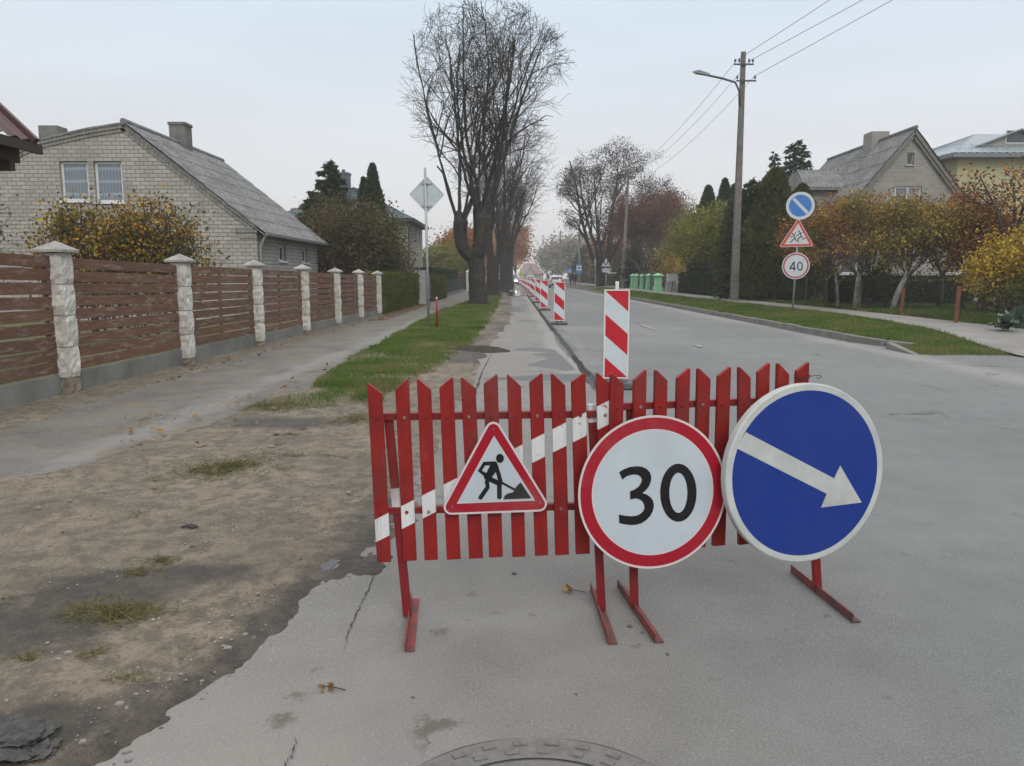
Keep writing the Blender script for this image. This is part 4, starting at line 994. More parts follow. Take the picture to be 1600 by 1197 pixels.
# ---- walls with real openings
def brickmat(name, c1, c2, mort, bw=.27, bh=.118):
    m, t, b = nodes(name)
    g = t.nodes.new('ShaderNodeNewGeometry'); s = t.nodes.new('ShaderNodeSeparateXYZ'); t.links.new(g.outputs['Position'], s.inputs[0])
    a = N(t, 'ShaderNodeMath', operation='ADD'); t.links.new(s.outputs[0], a.inputs[0]); t.links.new(s.outputs[1], a.inputs[1])
    cb_ = t.nodes.new('ShaderNodeCombineXYZ'); t.links.new(a.outputs[0], cb_.inputs[0]); t.links.new(s.outputs[2], cb_.inputs[1])
    br = N(t, 'ShaderNodeTexBrick', Scale=1.0); br.inputs['Brick Width'].default_value = bw; br.inputs['Row Height'].default_value = bh; br.inputs['Mortar Size'].default_value = .009
    br.inputs['Color1'].default_value = (*c1, 1); br.inputs['Color2'].default_value = (*c2, 1); br.inputs['Mortar'].default_value = (*mort, 1); br.inputs['Mortar Smooth'].default_value = .2; br.inputs['Bias'].default_value = -.1
    t.links.new(cb_.outputs[0], br.inputs['Vector'])
    n1 = noise(t, .8, 6, .6); n2 = noise(t, 20, 4, .7)
    c = mixc(t, rampn(t, n1, ((.48, 0), (.75, .55))), br.outputs[0], (.16, .155, .14)); c = mixc(t, rampn(t, n2, ((.3, .35), (.5, 0))), c, (.2, .19, .17))
    t.links.new(c, b.inputs['Base Color']); b.inputs['Roughness'].default_value = .92
    iv = N(t, 'ShaderNodeMath', operation='SUBTRACT'); iv.inputs[0].default_value = 1; t.links.new(br.outputs['Fac'], iv.inputs[1]); bump(t, b, iv.outputs[0], .6, .01); bump(t, b, n2, .3, .004)
    return m
brickL = brickmat('silicate_brick', (.375, .362, .335), (.285, .275, .255), (.10, .095, .088))
brickR = brickmat('grey_silicate_brick', (.31, .30, .275), (.25, .24, .22), (.15, .145, .135), .26, .10)
slate = nodes('weathered_slate'); m, t, b = slate
n1 = noise(t, 1.2, 6, .65); n2 = noise(t, 13, 5, .7); c = rampn(t, n1, ((.35, (.12, .125, .13)), (.65, (.21, .215, .22)))); c = mixc(t, rampn(t, n2, ((.48, 0), (.6, .75))), c, (.07, .07, .065)); c = mixc(t, rampn(t, noise(t, 7, 7, .75), ((.52, 0), (.62, .75))), c, (.27, .275, .265)); c = mixc(t, rampn(t, noise(t, 2.3, 6, .7), ((.55, 0), (.68, .6))), c, (.10, .105, .09))
t.links.new(c, b.inputs['Base Color']); b.inputs['Roughness'].default_value = .9; bump(t, b, n2, .5, .02)
slate = m
bluesl = M('blue_grey_metal_roof', (.06, .095, .12), (.045, .075, .095), scale=2, rough=.55)
whitep = M('window_white', (.60, .61, .62), (.52, .53, .54), rough=.4)
glass = nodes('window_glass'); m, t, b = glass; b.inputs['Base Color'].default_value = (.05, .065, .075, 1); b.inputs['Roughness'].default_value = .08; glass = m
curt = M('lace_curtain', (.30, .34, .39), (.20, .24, .29), scale=9, rough=.9)
m, t, b = nodes('curtained_pane'); wv = N(t, 'ShaderNodeTexWave', Scale=3.2, Distortion=.6); wv.bands_direction = 'X'; tcn = t.nodes.new('ShaderNodeTexCoord'); tcn.name = 'TC'; t.links.new(tcn.outputs['Object'], wv.inputs[0])
wz = N(t, 'ShaderNodeTexWave', Scale=.85, Distortion=1.2); wz.bands_direction = 'Z'; t.links.new(tcn.outputs['Object'], wz.inputs[0])
c = rampn(t, wv.outputs[1] if len(wv.outputs) > 1 else wv.outputs[0], ((.2, (.13, .16, .20)), (.8, (.175, .21, .25)))); c = mixc(t, rampn(t, wz.outputs[1], ((.8, 0), (.97, .6))), c, (.32, .36, .41))
t.links.new(c, b.inputs['Base Color']); b.inputs['Roughness'].default_value = .12; curtglass = m
concr = M('chimney_render', (.17, .165, .155), (.10, .098, .092), scale=4, rough=.9, bmp=.5)
def wallp(m, poly, holes, to, dep, mi=0):
    """poly, holes in wall coords; to(u, z, d) -> 3-D with d going inwards"""
    m.flat([poly] + holes, lambda u, z: to(u, z, 0), mi)
    for h in holes:
        n = len(h); m.strip([to(u, z, 0) for u, z in h], [to(u, z, dep) for u, z in h], mi)
def rect(u0, z0, u1, z1): return [(u0, z0), (u1, z0), (u1, z1), (u0, z1)]
def window(parent, to, u0, z0, u1, z1, dep, pane=None, mull=(), trans=(), fw=.07, sill=True, frame=None):
    m = MB(); d0 = dep - .05
    def bx(a0, b0, a1, b1, da, db):
        v = [to(a0, b0, da), to(a1, b0, da), to(a1, b1, da), to(a0, b1, da), to(a0, b0, db), to(a1, b0, db), to(a1, b1, db), to(a0, b1, db)]
        m.raw(v, [(0, 1, 2, 3), (7, 6, 5, 4), (0, 4, 5, 1), (1, 5, 6, 2), (2, 6, 7, 3), (3, 7, 4, 0)])
    e = .004
    bx(u0 + e, z0 + e, u0 + fw, z1 - e, d0, dep); bx(u1 - fw, z0 + e, u1 - e, z1 - e, d0, dep); bx(u0 + fw, z0 + e, u1 - fw, z0 + fw, d0, dep); bx(u0 + fw, z1 - fw, u1 - fw, z1 - e, d0, dep)
    for f in mull: u = u0 + (u1 - u0) * f; bx(u - fw * .5, z0 + fw, u + fw * .5, z1 - fw, d0 + .002, dep)
    for f in trans: z = z0 + (z1 - z0) * f; bx(u0 + fw, z - fw * .4, u1 - fw, z + fw * .4, d0 + .004, dep)
    w = m.build('window', frame or whitep, parent)
    MB().raw([to(u0 + fw * .8, z0 + fw * .8, dep - .02), to(u1 - fw * .8, z0 + fw * .8, dep - .02), to(u1 - fw * .8, z1 - fw * .8, dep - .02), to(u0 + fw * .8, z1 - fw * .8, dep - .02)], [(0, 1, 2, 3)]).build('pane', pane or glass, w)
    if sill:
        m = MB(); 
        v = [to(u0 - .06, z0 - .05, -.06), to(u1 + .06, z0 - .05, -.06), to(u1 + .06, z0 - .003, -.05), to(u0 - .06, z0 - .003, -.05), to(u0 - .06, z0 - .05, d0), to(u1 + .06, z0 - .05, d0), to(u1 + .06, z0 - .003, d0), to(u0 - .06, z0 - .003, d0)]
        m.raw(v, [(0, 1, 2, 3), (7, 6, 5, 4), (0, 4, 5, 1), (1, 5, 6, 2), (2, 6, 7, 3), (3, 7, 4, 0)]); m.build('sill', frame or whitep, w)
    return w
def corrug(m, a, b, c, d, pitch=.18, amp=.025, rows=8, over=True, mi=0):
    """corrugated sheet on quad a-b (eave) d-c (ridge); waves run up the slope"""
    a, b, c, d = map(Vector, (a, b, c, d)); L = (b - a).length; n = max(2, int(L / pitch * 4)); nrm = (b - a).cross(d - a).normalized()
    if nrm.z < 0: nrm = -nrm
    vs = []; rows = max(1, rows)
    for r in range(rows):
        for e, f in enumerate((r / rows, (r + 1) / rows + (.012 if over else 0))):
            lift = .02 * (1 - e) if over else 0
            for i in range(n + 1):
                g = i / n; p = (a + (b - a) * g) * (1 - f) + (d + (c - d) * g) * f
                vs.append(p + nrm * (amp * math.sin(2 * math.pi * L * g / pitch) + lift))
    fs = []
    for r in range(rows):
        o = r * 2 * (n + 1)
        fs += [(o + i, o + i + 1, o + n + 1 + i + 1, o + n + 1 + i) for i in range(n)]
    m.raw(vs, fs, mi)
def quad_solid(m, pts, th, mi=0):
    p = [Vector(q) for q in pts]; nrm = (p[1] - p[0]).cross(p[2] - p[0]).normalized()
    if nrm.z < 0: nrm = -nrm
    q = [x - nrm * th for x in p]; n = len(p)
    m.raw(p + q, [tuple(range(n)), tuple(range(2 * n - 1, n - 1, -1))] + [(i, (i + 1) % n, n + (i + 1) % n, n + i) for i in range(n)], mi)

# ---- left white brick house
YG = 24.0; HL = thing('brick_house', (-12, YG, 0), 'white brick house with two upstairs windows and grey slate roof behind the plank fence', 'house')
pg = [atY(px, py, YG) for px, py in ((400, 352), (195, 194), (138, 203), (58, 221), (30, 233), (-60, 292))]
g2 = [(p.x, p.z) for p in pg]
xr = g2[0][0]; ze = g2[0][1]; xl = g2[-1][0]
poly = [(xr, 0)] + g2 + [(xl - .0, 0)]
w1 = [atY(px, py, YG) for px, py in ((97, 314), (136, 252))]; w2 = [atY(px, py, YG) for px, py in ((150, 316), (189.5, 252))]
r1 = (w1[0].x, w1[0].z, w1[1].x, w1[1].z); r2 = (w2[0].x, w2[0].z, w2[1].x, w2[1].z)
toG = lambda u, z, d: (u, YG + d, z); xS = xr; toS = lambda u, z, d: (xS - d, u, z)
m = MB(); wallp(m, poly, [rect(*r1), rect(*r2)], toG, .14)
ywin = [(26.2, 27.05, 1.9, 2.42), (29.1, 29.9, 1.9, 2.40)]
wallp(m, [(YG, 0), (31.4, 0), (31.4, ze), (YG, ze)], [rect(a, c_, b_, d_) for a, b_, c_, d_ in ywin], toS, .14)
m.raw([(xl, YG, 0), (xl, 31.4, 0), (xl, 31.4, g2[-1][1]), (xl, YG, g2[-1][1])], [(0, 1, 2, 3)]); 
m.flat([poly], lambda u, z: (u, 31.4, z)); m.build('wall', brickL, HL)
m = MB(); m.box((xl + .3, YG + .5, .1), (xr - .3, 31, 2.5)); m.build('interior', M('dark_interior', (.03, .03, .03)), HL)
for rr in (r1, r2): window(HL, toG, *rr, .14, pane=curtglass, fw=.075)
for a, b_, c_, d_ in ywin: window(HL, toS, a, c_, b_, d_, .14, fw=.06, mull=(.45,), pane=glass)
# stepped brick cornice following the gable
m = MB()
for off, pr, th in ((.0, .07, .11), (.115, .035, .10)):
    for i in range(len(g2) - 1):
        a = Vector((g2[i][0], g2[i][1])); b = Vector((g2[i + 1][0], g2[i + 1][1])); d = (b - a).normalized(); nn = Vector((d.y, -d.x)) if d.x < 0 else Vector((-d.y, d.x)); nn = nn if nn.y < 0 else -nn
        A = a + nn * off; Bq = b + nn * off
        v = []
        for yy in (YG - pr, YG - .001):
            for p in (A, Bq, Bq + nn * th, A + nn * th): v.append((p.x, yy, p.y))
        m.raw(v, [(0, 1, 2, 3), (7, 6, 5, 4), (0, 4, 5, 1), (1, 5, 6, 2), (2, 6, 7, 3), (3, 7, 4, 0)])
m.box((xr - .62, YG - .05, ze - .22), (xr + .045, YG - .001, ze - .12)); m.box((xr - .5, YG - .03, ze - .40), (xr + .025, YG - .0015, ze - .31))
m.build('cornice', brickmat('cornice_brick', (.27, .26, .235), (.2, .19, .175), (.09, .085, .08), .12, .4), HL)
pk = pg[1]; ex = .32
m = MB(); sl_ = (pk.z + .0 - ze) / (pk.x - xr)
ev = (xr + .30, ze - .30 * abs(sl_))
corrug(m, (ev[0], YG - .12, ev[1]), (ev[0], 31.9, ev[1]), (pk.x, 31.9, pk.z + .06), (pk.x, YG - .12, pk.z + .06), .20, .022, 7)
quad_solid(m, [(ev[0], YG - .10, ev[1] - .05), (ev[0], 31.85, ev[1] - .05), (pk.x, 31.85, pk.z + .01), (pk.x, YG - .10, pk.z + .01)], .04)
prev = pk
for q in pg[2:]:
    quad_solid(m, [(prev.x, YG - .1, prev.z + .05), (prev.x, 31.9, prev.z + .05), (q.x, 31.9, q.z + .05), (q.x, YG - .1, q.z + .05)], .06); prev = q
m.cyl((pk.x, YG - .12, pk.z + .07), (pk.x, 31.9, pk.z + .07), .09, n=10)
rf = m.build('roof', slate, HL)
m = MB(); cY = 28.0; m.box((pk.x - .28, cY - .3, pk.z - .4), (pk.x + .28, cY + .3, pk.z + .68)); m.box((pk.x - .31, cY - .33, pk.z + .681), (pk.x + .31, cY + .33, pk.z + .78)); m.build('chimney', concr, rf, bevel=.01)
cl = atY(84, 216, 26.5); m = MB(); m.box((cl.x - .32, 26.2, cl.z - .6), (cl.x + .32, 26.8, cl.z + .36)); m.build('chimney', concr, rf, bevel=.01)
m = MB(); m.tube([(xr + .30, YG + .05, ev[1] - .03), (xr + .18, YG + .1, ev[1] - .2), (xr + .07, YG + .12, ze - .65), (xr + .07, YG + .12, .1)], .045, 8); m.build('downpipe', galv, HL, smooth=True)
m = MB(); m.bar((ev[0] + .05, YG - .1, ev[1] - .04), (ev[0] + .05, 31.9, ev[1] - .04), .10, .08); m.build('gutter', M('gutter_zinc', (.16, .16, .16), rough=.6), HL)

# ---- corner of the neighbour's dark red roof at the upper left
C0 = atY(52, 221, 11.0); GZ = thing('garden_shelter', (C0.x - 1.5, 9.5, 0), 'corner of a dark red corrugated roof on brown beams at the far left', 'shelter')
redroof = M('dark_red_sheet', (.075, .030, .030), (.055, .024, .025), scale=3, rough=.5); dbeam = M('dark_brown_beam', (.045, .026, .018), (.028, .018, .014), scale=12, rough=.8, bmp=.4)
rk = atY(-40, 128, 11.0); m = MB()
ys0 = 6.4
corrug(m, (C0.x, ys0, C0.z), (C0.x, 11.0, C0.z), (rk.x - 1.0, 11.0, rk.z + .95), (rk.x - 1.0, ys0, rk.z + .95), .26, .022, 1, over=False)
m.build('roof', redroof, GZ)
m = MB(); m.bar((C0.x + .02, 11.02, C0.z + .0), (rk.x - 1.0, 11.02, rk.z + .95), .09, .10); m.build('ridge_trim', redroof, GZ)
m = MB(); m.bar((C0.x - .02, ys0, C0.z - .085), (C0.x - .02, 11.2, C0.z - .085), .05, .13); m.bar((C0.x - .25, 9.6, C0.z - .20), (C0.x - .25, 11.0, C0.z - .20), .09, .19); m.bar((C0.x - .16, 10.75, C0.z - .36), (C0.x - 2.6, 10.75, C0.z - .36), .12, .13); m.bar((C0.x - .08, 10.98, C0.z - .06), (rk.x - 1.0, 10.98, rk.z + .84), .07, .12)
m.bar((C0.x - .45, ys0, C0.z - .15), (C0.x - .45, 10.7, C0.z - .15), .15, .16); m.bar((C0.x - .45, 10.35, C0.z - .26), (C0.x - 1.7, 10.35, C0.z - .26), .13, .14)
m.bar((C0.x - .5, 10.35, .03), (C0.x - .5, 10.35, C0.z - .335), .14, .14, up=(0, 1, 0)); m.bar((C0.x - .5, 7.0, .03), (C0.x - .5, 7.0, C0.z - .23), .14, .14, up=(0, 1, 0)); m.bar((C0.x - 2.4, 10.3, .03), (C0.x - 2.4, 10.3, C0.z + .9), .14, .14, up=(0, 1, 0))
m.build('frame', dbeam, GZ)

# ---- second house (beige, blue-grey hip roof)
beige = M('beige_render', (.32, .29, .25), (.27, .245, .21), scale=1.2, rough=.92, bmp=.2)
H2 = thing('beige_house', (-11, 52, 0), 'two storey beige house with a dark blue hipped roof behind the thuja trees', 'house')
x0, x1, y0_, y1_, ez = -15.5, -6.95, 52.0, 60.5, 5.15
m = MB(); wf = [(-8.6, -7.7, 3.4, 4.6)]
wallp(m, rect(x0, 0, x1, ez), [rect(-10.6, 3.2, -9.5, 4.5)], lambda u, z, d: (u, y0_ + d, z), .12)
hs_ = [rect(53.0, 3.2, 54.2, 4.55), rect(55.6, 3.2, 56.8, 4.55), rect(53.0, .9, 54.2, 2.1), rect(55.6, .9, 56.8, 2.1), rect(58.2, 3.2, 59.2, 4.55)]
wallp(m, rect(y0_, 0, y1_, ez), hs_, lambda u, z, d: (x1 - d, u, z), .12)
m.raw([(x0, y0_, 0), (x0, y1_, 0), (x0, y1_, ez), (x0, y0_, ez)], [(0, 1, 2, 3)]); m.raw([(x0, y1_, 0), (x1, y1_, 0), (x1, y1_, ez), (x0, y1_, ez)], [(0, 1, 2, 3)]); m.build('wall', beige, H2)
window(H2, lambda u, z, d: (u, y0_ + d, z), -10.6, 3.2, -9.5, 4.5, .12, mull=(.5,))
for h in hs_: window(H2, lambda u, z, d: (x1 - d, u, z), h[0][0], h[0][1], h[2][0], h[2][1], .12, mull=(.5,))
m = MB(); o_ = .5; e = [(x0 - o_, y0_ - o_, ez), (x1 + o_, y0_ - o_, ez), (x1 + o_, y1_ + o_, ez), (x0 - o_, y1_ + o_, ez)]; ra = (-11.2, 55.6, 7.6); rb = (-11.2, 57.0, 7.6)
corrug(m, e[0], e[1], (ra[0] + .01, ra[1], ra[2]), ra, .35, .02, 6); corrug(m, e[1], e[2], rb, ra, .35, .02, 6); corrug(m, e[2], e[3], (rb[0] + .01, rb[1], rb[2]), rb, .35, .02, 6); corrug(m, e[3], e[0], ra, rb, .35, .02, 6)
rf = m.build('roof', bluesl, H2)
m = MB(); m.box((x0 - o_ + .02, y0_ - o_ + .02, ez - .18), (x1 + o_ - .02, y1_ + o_ - .02, ez - .03)); m.build('eaves', M('dark_eaves', (.05, .06, .07)), H2)
m = MB(); m.box((-12.0, 53.4, 6.0), (-11.1, 54.3, 8.25)); m.box((-12.05, 53.35, 8.251), (-11.05, 54.35, 8.36)); m.cyl((-11.5, 53.9, 8.36), (-11.5, 53.9, 8.6), .12); m.build('chimney', bluesl, rf)
m = MB(); m.tube([(x1 + .45, y0_ - .3, ez - .1), (x1 + .1, y0_ - .06, ez - .6), (x1 + .06, y0_ - .06, 0)], .05, 8); m.build('downpipe', M('dark_pipe', (.06, .06, .065)), H2)

# ---- vegetation generators
bark = M('linden_bark', (.042, .036, .031), (.018, .016, .015), scale=7, rough=.95, bmp=.9, bscale=24, bdist=.05)
barkm = nodes('mossy_bark'); m, t, b = barkm; n1 = noise(t, .7, 4); mp4 = N(t, 'ShaderNodeMapping'); mp4.inputs['Scale'].default_value = (13, 13, 3.5); t.links.new(t.nodes['TC'].outputs['Object'], mp4.inputs[0]); n2 = noise(t, 1, 7, .75, vec=mp4.outputs[0])
c = rampn(t, n2, ((.40, (.010, .009, .008)), (.66, (.065, .057, .048)))); c = mixc(t, rampn(t, n1, ((.56, 0), (.66, .65))), c, (.09, .072, .02)); t.links.new(c, b.inputs['Base Color']); b.inputs['Roughness'].default_value = .95; bump(t, b, n2, .9, .05); barkm = m
twig = M('grey_brown_bark', (.075, .062, .052), (.045, .038, .033), scale=8, rough=.95)
def A(v): return np.array(v, float)
def pollard(root, base, rad, knob_specs, height, spread, rng, bark_, lean=(0, 0), detail=3, nch=7):
    br = []
    Bx, By = base
    hf = 2.1
    tr_ = [A((Bx, By, -.1)), A((Bx + .02, By, .35)), A((Bx + lean[0] * .4, By, 1.2)), A((Bx + lean[0] * .8, By + lean[1], hf)), A((Bx + lean[0], By + lean[1], hf + .6))]
    br.append((0, tr_, [rad * 1.45, rad * 1.12, rad, rad * .97, rad * .8]))
    tips = []
    specs = [(12, nch, .46, 25, 52, .058, .03), (7, 7, .50, 28, 58, .11, .02), (4, 6, .55, 28, 62, .15, .01), (3, 4, .6, 25, 65, .2, .0)][:detail + 1]
    ctr = A((Bx, By, 8.0)); 
    zz_ = [3.5, 5, 6.5, 8, 9.6, 11.2, 12.6, 13.6]; rr_ = [.46, .48, .56, .84, 1.0, .92, .66, .15]; cxo = .42
    env = lambda p: math.hypot(p[0] - Bx - cxo, p[1] - By) < spread * float(np.interp(p[2] * 13.6 / height, zz_, rr_)) and p[2] < height
    for (kx, ky, kz, kr, ns) in knob_specs:
        K = A((Bx + kx, By + ky, kz)); S = tr_[-2]
        mid = (S + K) / 2 + A((kx * .35, ky * .35, -.30))
        br.append((0, [S, mid, K - A((0, 0, .25)), K, K + A((kx * .05, 0, .3)), K + A((0, 0, .55))], [rad * .75, kr * 1.05, kr * 1.1, kr * 1.25, kr * .9, kr * .25]))
        for b_ in range(14):
            o = rng.normal(size=3); o /= np.linalg.norm(o); o[2] = o[2] * 1.5 - .5; o *= kr * .75; br.append((0, [K + o * .4, K + o, K + o * (1.35 + .4 * rng.random())], [kr * .55, kr * .42, kr * .14]))
        for s in range(ns):
            a = 2 * math.pi * (s + rng.random() * .6) / ns; d = A((math.cos(a) * .38 - kx * .06 + .06, math.sin(a) * .38 - ky * .1, 1.0)); d /= np.linalg.norm(d)
            st = K + A((math.cos(a), math.sin(a), 0)) * kr * .5
            grow(rng, st, d, height - kz + rng.normal() * .5 - 1.2, kr * .34 * (.8 + .4 * rng.random()), 0, specs, br, tips, env)
    build_tree(root, br, bark_, .07, .0065)
    return br, tips
# first linden
lb = on(747, 478); T1 = thing('linden_tree', (lb.x, lb.y, 0), 'nearest bare pollarded linden, tall dark tree closest on the left verge', 'tree', 'bare lindens along the verge')
pollard(T1, (lb.x, lb.y), .40, [(-.82, 0, 3.9, .29, 4), (.28, -.2, 4.1, .30, 5), (.05, .5, 4.4, .22, 3)], 13.7, 4.0, np.random.default_rng(5), barkm, lean=(-.1, 0), detail=3, nch=8)
TL = ['second bare linden, its trunk directly behind the nearest linden', 'third bare linden in the row, thinner crown far up the verge', 'fourth bare linden beside the far puddle', 'farthest bare linden at the end of the verge row']
protos = []
for i, (px, py, rad, hh, sp_) in enumerate(((770, 464, .42, 12.6, 4.0), (787, 457, .40, 12.2, 4.2))):
    q = on(px, py); r = thing('linden_tree', (q.x, q.y, 0), TL[i], 'tree', 'bare lindens along the verge')
    pollard(r, (q.x, q.y), rad, [(.55, 0, 4.0, .25, 5), (-.3, .2, 4.4, .25, 5)], hh, sp_, np.random.default_rng(21 + i), bark, lean=(.05, 0), detail=3, nch=6); protos.append(r)
for i, (x, y, s, rz) in enumerate(((-.35, 79, 1.0, 1.3), (-.2, 97, .98, 2.6))):
    r = copy_tree(protos[i]); r.location = (x, y, 0); r.rotation_euler.z = rz; r.scale = (s, s, s); r['label'] = TL[2 + i]

def leafy(root, base, h, crown_c, crown_r, nb, nleaf, mat_, lsize, rng, bark_=None, trunk_r=.12, trunk_top=None, lean=(0, 0), clump=.35, gap=.0, name='crown', spec=None, stems=1, droop=0):
    """branching skeleton inside an ellipsoid plus leaf clusters hung on its twigs"""
    br, tips = [], []; C_ = A(crown_c); Rr = A(crown_r); b0 = A(base)
    env = lambda p: (((p - C_) / Rr) ** 2).sum() < 1.0 or p[2] < C_[2] - Rr[2] * .3
    spec = spec or [(6, 5, .55, 25, 55, .10, .02), (4, 4, .55, 25, 60, .14, .0), (3, 3, .6, 25, 60, .18, 0)]
    for s in range(stems):
        off = A((rng.normal() * .12, rng.normal() * .12, 0)) * (stems > 1); tt = trunk_top or max(.3, C_[2] - Rr[2] * .9)
        top = A((b0[0] + lean[0] + off[0] * 3, b0[1] + lean[1] + off[1] * 3, b0[2] + tt))
        tr_ = [b0 + off - A((0, 0, .1)), (b0 + off) * .55 + top * .45 + A((rng.normal() * .05, rng.normal() * .05, 0)), top]
        br.append((0, tr_, [trunk_r * 1.25, trunk_r, trunk_r * .85]))
        for k in range(nb):
            a = 2 * math.pi * (k + rng.random() * .7) / nb; el = .35 + .8 * rng.random()
            tgt = C_ + Rr * A((math.cos(a) * math.cos(el) * .9, math.sin(a) * math.cos(el) * .9, math.sin(el) * 1.0 - .1)); d = tgt - top; L = np.linalg.norm(d); d = d / L
            grow(rng, top - (top - tr_[1]) * .25 * rng.random(), d, L * 1.1, trunk_r * .5, 0, spec, br, tips, env)
    build_tree(root, br, bark_ or twig, .05, .006)
    T = np.array([t_[0] for t_ in tips])
    if nleaf and len(T):
        k = rng.integers(0, len(T), nleaf); P = T[k] + rng.normal(size=(nleaf, 3)) * clump
        if gap: keep = fbm(P[:, 0] * 1.3 + P[:, 1], P[:, 2] * 1.3) > gap; P = P[keep]
        V, F = leaves(P, lsize, rng, (0, 0, -.2 - droop)); np_obj(name, V, F, mat_, root)
    return tips
def conifer(root, base, h, r, n, mat_, rng, kind='thuja', leaf=.12, pw=.75):
    b0 = A(base); V, F = tubes_np([([b0, b0 + A((0, 0, h * .5)), b0 + A((0, 0, h * .97))], [r * .10, r * .06, .02])], 8); np_obj('trunk', V, F, twig, root)
    if kind == 'thuja':
        t_ = rng.random(n) ** .8; a = rng.random(n) * 2 * math.pi; prof = (1 - t_) ** pw * (1 - .35 * np.exp(-t_ * 14))
        lump = 1 + .42 * fbm(a * 2.2 + 3 + b0[0], t_ * 9 + b0[1], 3) + .34 * fbm(a * 7, t_ * 26 + b0[0], 3)
        rr = r * prof * lump * (1 - .5 * rng.random(n) ** 2.2)
        P = np.stack([b0[0] + rr * np.cos(a), b0[1] + rr * np.sin(a), b0[2] + .1 + t_ * h * .98], -1)
        D = np.stack([np.cos(a) * .45, np.sin(a) * .45, np.full(n, .9)], -1) + rng.normal(size=(n, 3)) * .3; D /= np.linalg.norm(D, axis=1)[:, None]
        V, F = quads(P, D, perp(D, rng), leaf * (.6 + .8 * rng.random(n)), leaf * .42 * np.ones(n))
    else:
        nb = int(h * 11); Ps, Ds = [], []
        for i in range(nb):
            t0 = .06 + .93 * (i / nb) ** .9; a = i * 2.4 + rng.normal() * .25; L = r * (1 - t0) ** pw * (.75 + .4 * rng.random()) + .05; m_ = max(6, int(n / nb * L / r * 1.9)); s = rng.random(m_) ** .7
            dr = -.25 * s ** 1.2 * L + .12 * L * (s > .8); side = rng.normal(size=m_) * .13 * L * s
            Ps.append(np.stack([b0[0] + np.cos(a) * L * s - np.sin(a) * side, b0[1] + np.sin(a) * L * s + np.cos(a) * side, b0[2] + t0 * h + dr + rng.normal(size=m_) * .03], -1))
            Ds.append(np.stack([np.cos(a) + rng.normal(size=m_) * .7, np.sin(a) + rng.normal(size=m_) * .7, -.25 + rng.normal(size=m_) * .35], -1))
        P = np.concatenate(Ps); D = np.concatenate(Ds); D /= np.linalg.norm(D, axis=1)[:, None]
        V, F = quads(P, D, perp(D, rng), leaf * (.6 + .8 * rng.random(len(P))), np.full(len(P), leaf * .4))
    np_obj('foliage', V, F, mat_, root)
def hedge(name, loc0, loc1, w, h, n, mat_, label, leaf=.05, zb=0., core=None):
    a = A(loc0); b = A(loc1); rng = np.random.default_rng(abs(hash(label)) % 999 if False else len(label)); L = np.linalg.norm(b - a); d = (b - a) / L; s = A((d[1], -d[0], 0))
    root = thing(name, tuple((a + b) / 2), label, 'hedge')
    u = rng.random(n) * L; q = rng.random(n); per = q * (2 * h + w); 
    y = np.where(per < h, -w / 2, np.where(per < h + w, per - h - w / 2, w / 2)); z = np.where(per < h, per, np.where(per < h + w, h, 2 * h + w - per))
    e = rng.random(n) < (w * h * 2 / (L * (2 * h + w) + 2 * w * h)); u = np.where(e, np.where(rng.random(n) < .5, 0, L), u); y = np.where(e, (rng.random(n) - .5) * w, y); z = np.where(e, rng.random(n) * h, z)
    lump = .07 * fbm(u * 1.6, z * 2 + y, 3); dep = rng.random(n) ** 2 * .12
    P = a + d * u[:, None] + s * (y * (1 - dep) + np.sign(y) * lump)[:, None]; P[:, 2] = zb + z * (1 - dep * .4) + lump * (z > h * .8)
    V, F = leaves(P, leaf, rng, (0, 0, .5), .6); np_obj('foliage', V, F, mat_, root)
    m = MB(); m.bar(a + A((0, 0, zb + h * .45)), b + A((0, 0, zb + h * .45)), w * .72, h * .86); m.build('dark_core', core or M('hedge_core_dark', (.028, .03, .014), (.018, .018, .012), scale=20), root)  # solid dark box added behind the leaves, darkens the gaps in place of twigs
    return root
def bush(name, base, r, n, mat_, label, leaf=.06, rng=None, cat='bush', stems=7, group=None, clump=.22, gap=0, nb=3):
    rng = rng or np.random.default_rng(len(label)); b0 = A(base); root = thing(name, tuple(b0), label, cat, group)
    C_ = b0 + A((0, 0, r[2])); spec = [(5, 5, .5, 20, 50, .12, .03), (3, 4, .55, 25, 60, .16, 0), (3, 2, .6, 25, 60, .18, 0)]
    leafy(root, b0, 0, C_, r, nb, n, mat_, leaf, rng, trunk_r=.03, trunk_top=.25, clump=clump, gap=gap, spec=spec, stems=stems, name='foliage'); return root

L_autumn = leafmat('autumn_shrub_leaf', [(.041, .057, .016), (.068, .084, .020), (.095, .088, .024), (.135, .081, .027), (.257, .162, .027), (.446, .243, .034), (.472, .432, .054)])
L_dk = leafmat('dark_conifer_leaf', [(.024, .043, .019), (.035, .057, .024), (.049, .070, .030), (.068, .078, .035)], trans=.1)
L_ol = leafmat('olive_thuja_leaf', [(.035, .048, .016), (.054, .069, .021), (.083, .090, .027), (.120, .112, .032)], trans=.12)
L_dusty = leafmat('brown_olive_leaf', [(.041, .041, .020), (.065, .061, .029), (.094, .072, .038), (.145, .109, .051), (.174, .123, .043)])
L_hedge = leafmat('hedge_leaf', [(.047, .061, .016), (.068, .088, .022), (.101, .108, .027), (.162, .135, .041)])
L_hedge2 = leafmat('dark_hedge_leaf', [(.018, .034, .016), (.029, .047, .019), (.042, .058, .023)])
L_or = leafmat('orange_leaf', [(.130, .046, .016), (.247, .098, .026), (.364, .156, .039), (.442, .221, .052)])
L_rb = leafmat('red_brown_leaf', [(.068, .033, .024), (.112, .051, .033), (.150, .075, .045), (.195, .098, .053)])
L_yel = leafmat('yellow_leaf', [(.13, .12, .025), (.24, .17, .03), (.38, .25, .035), (.46, .33, .05), (.30, .14, .03)])
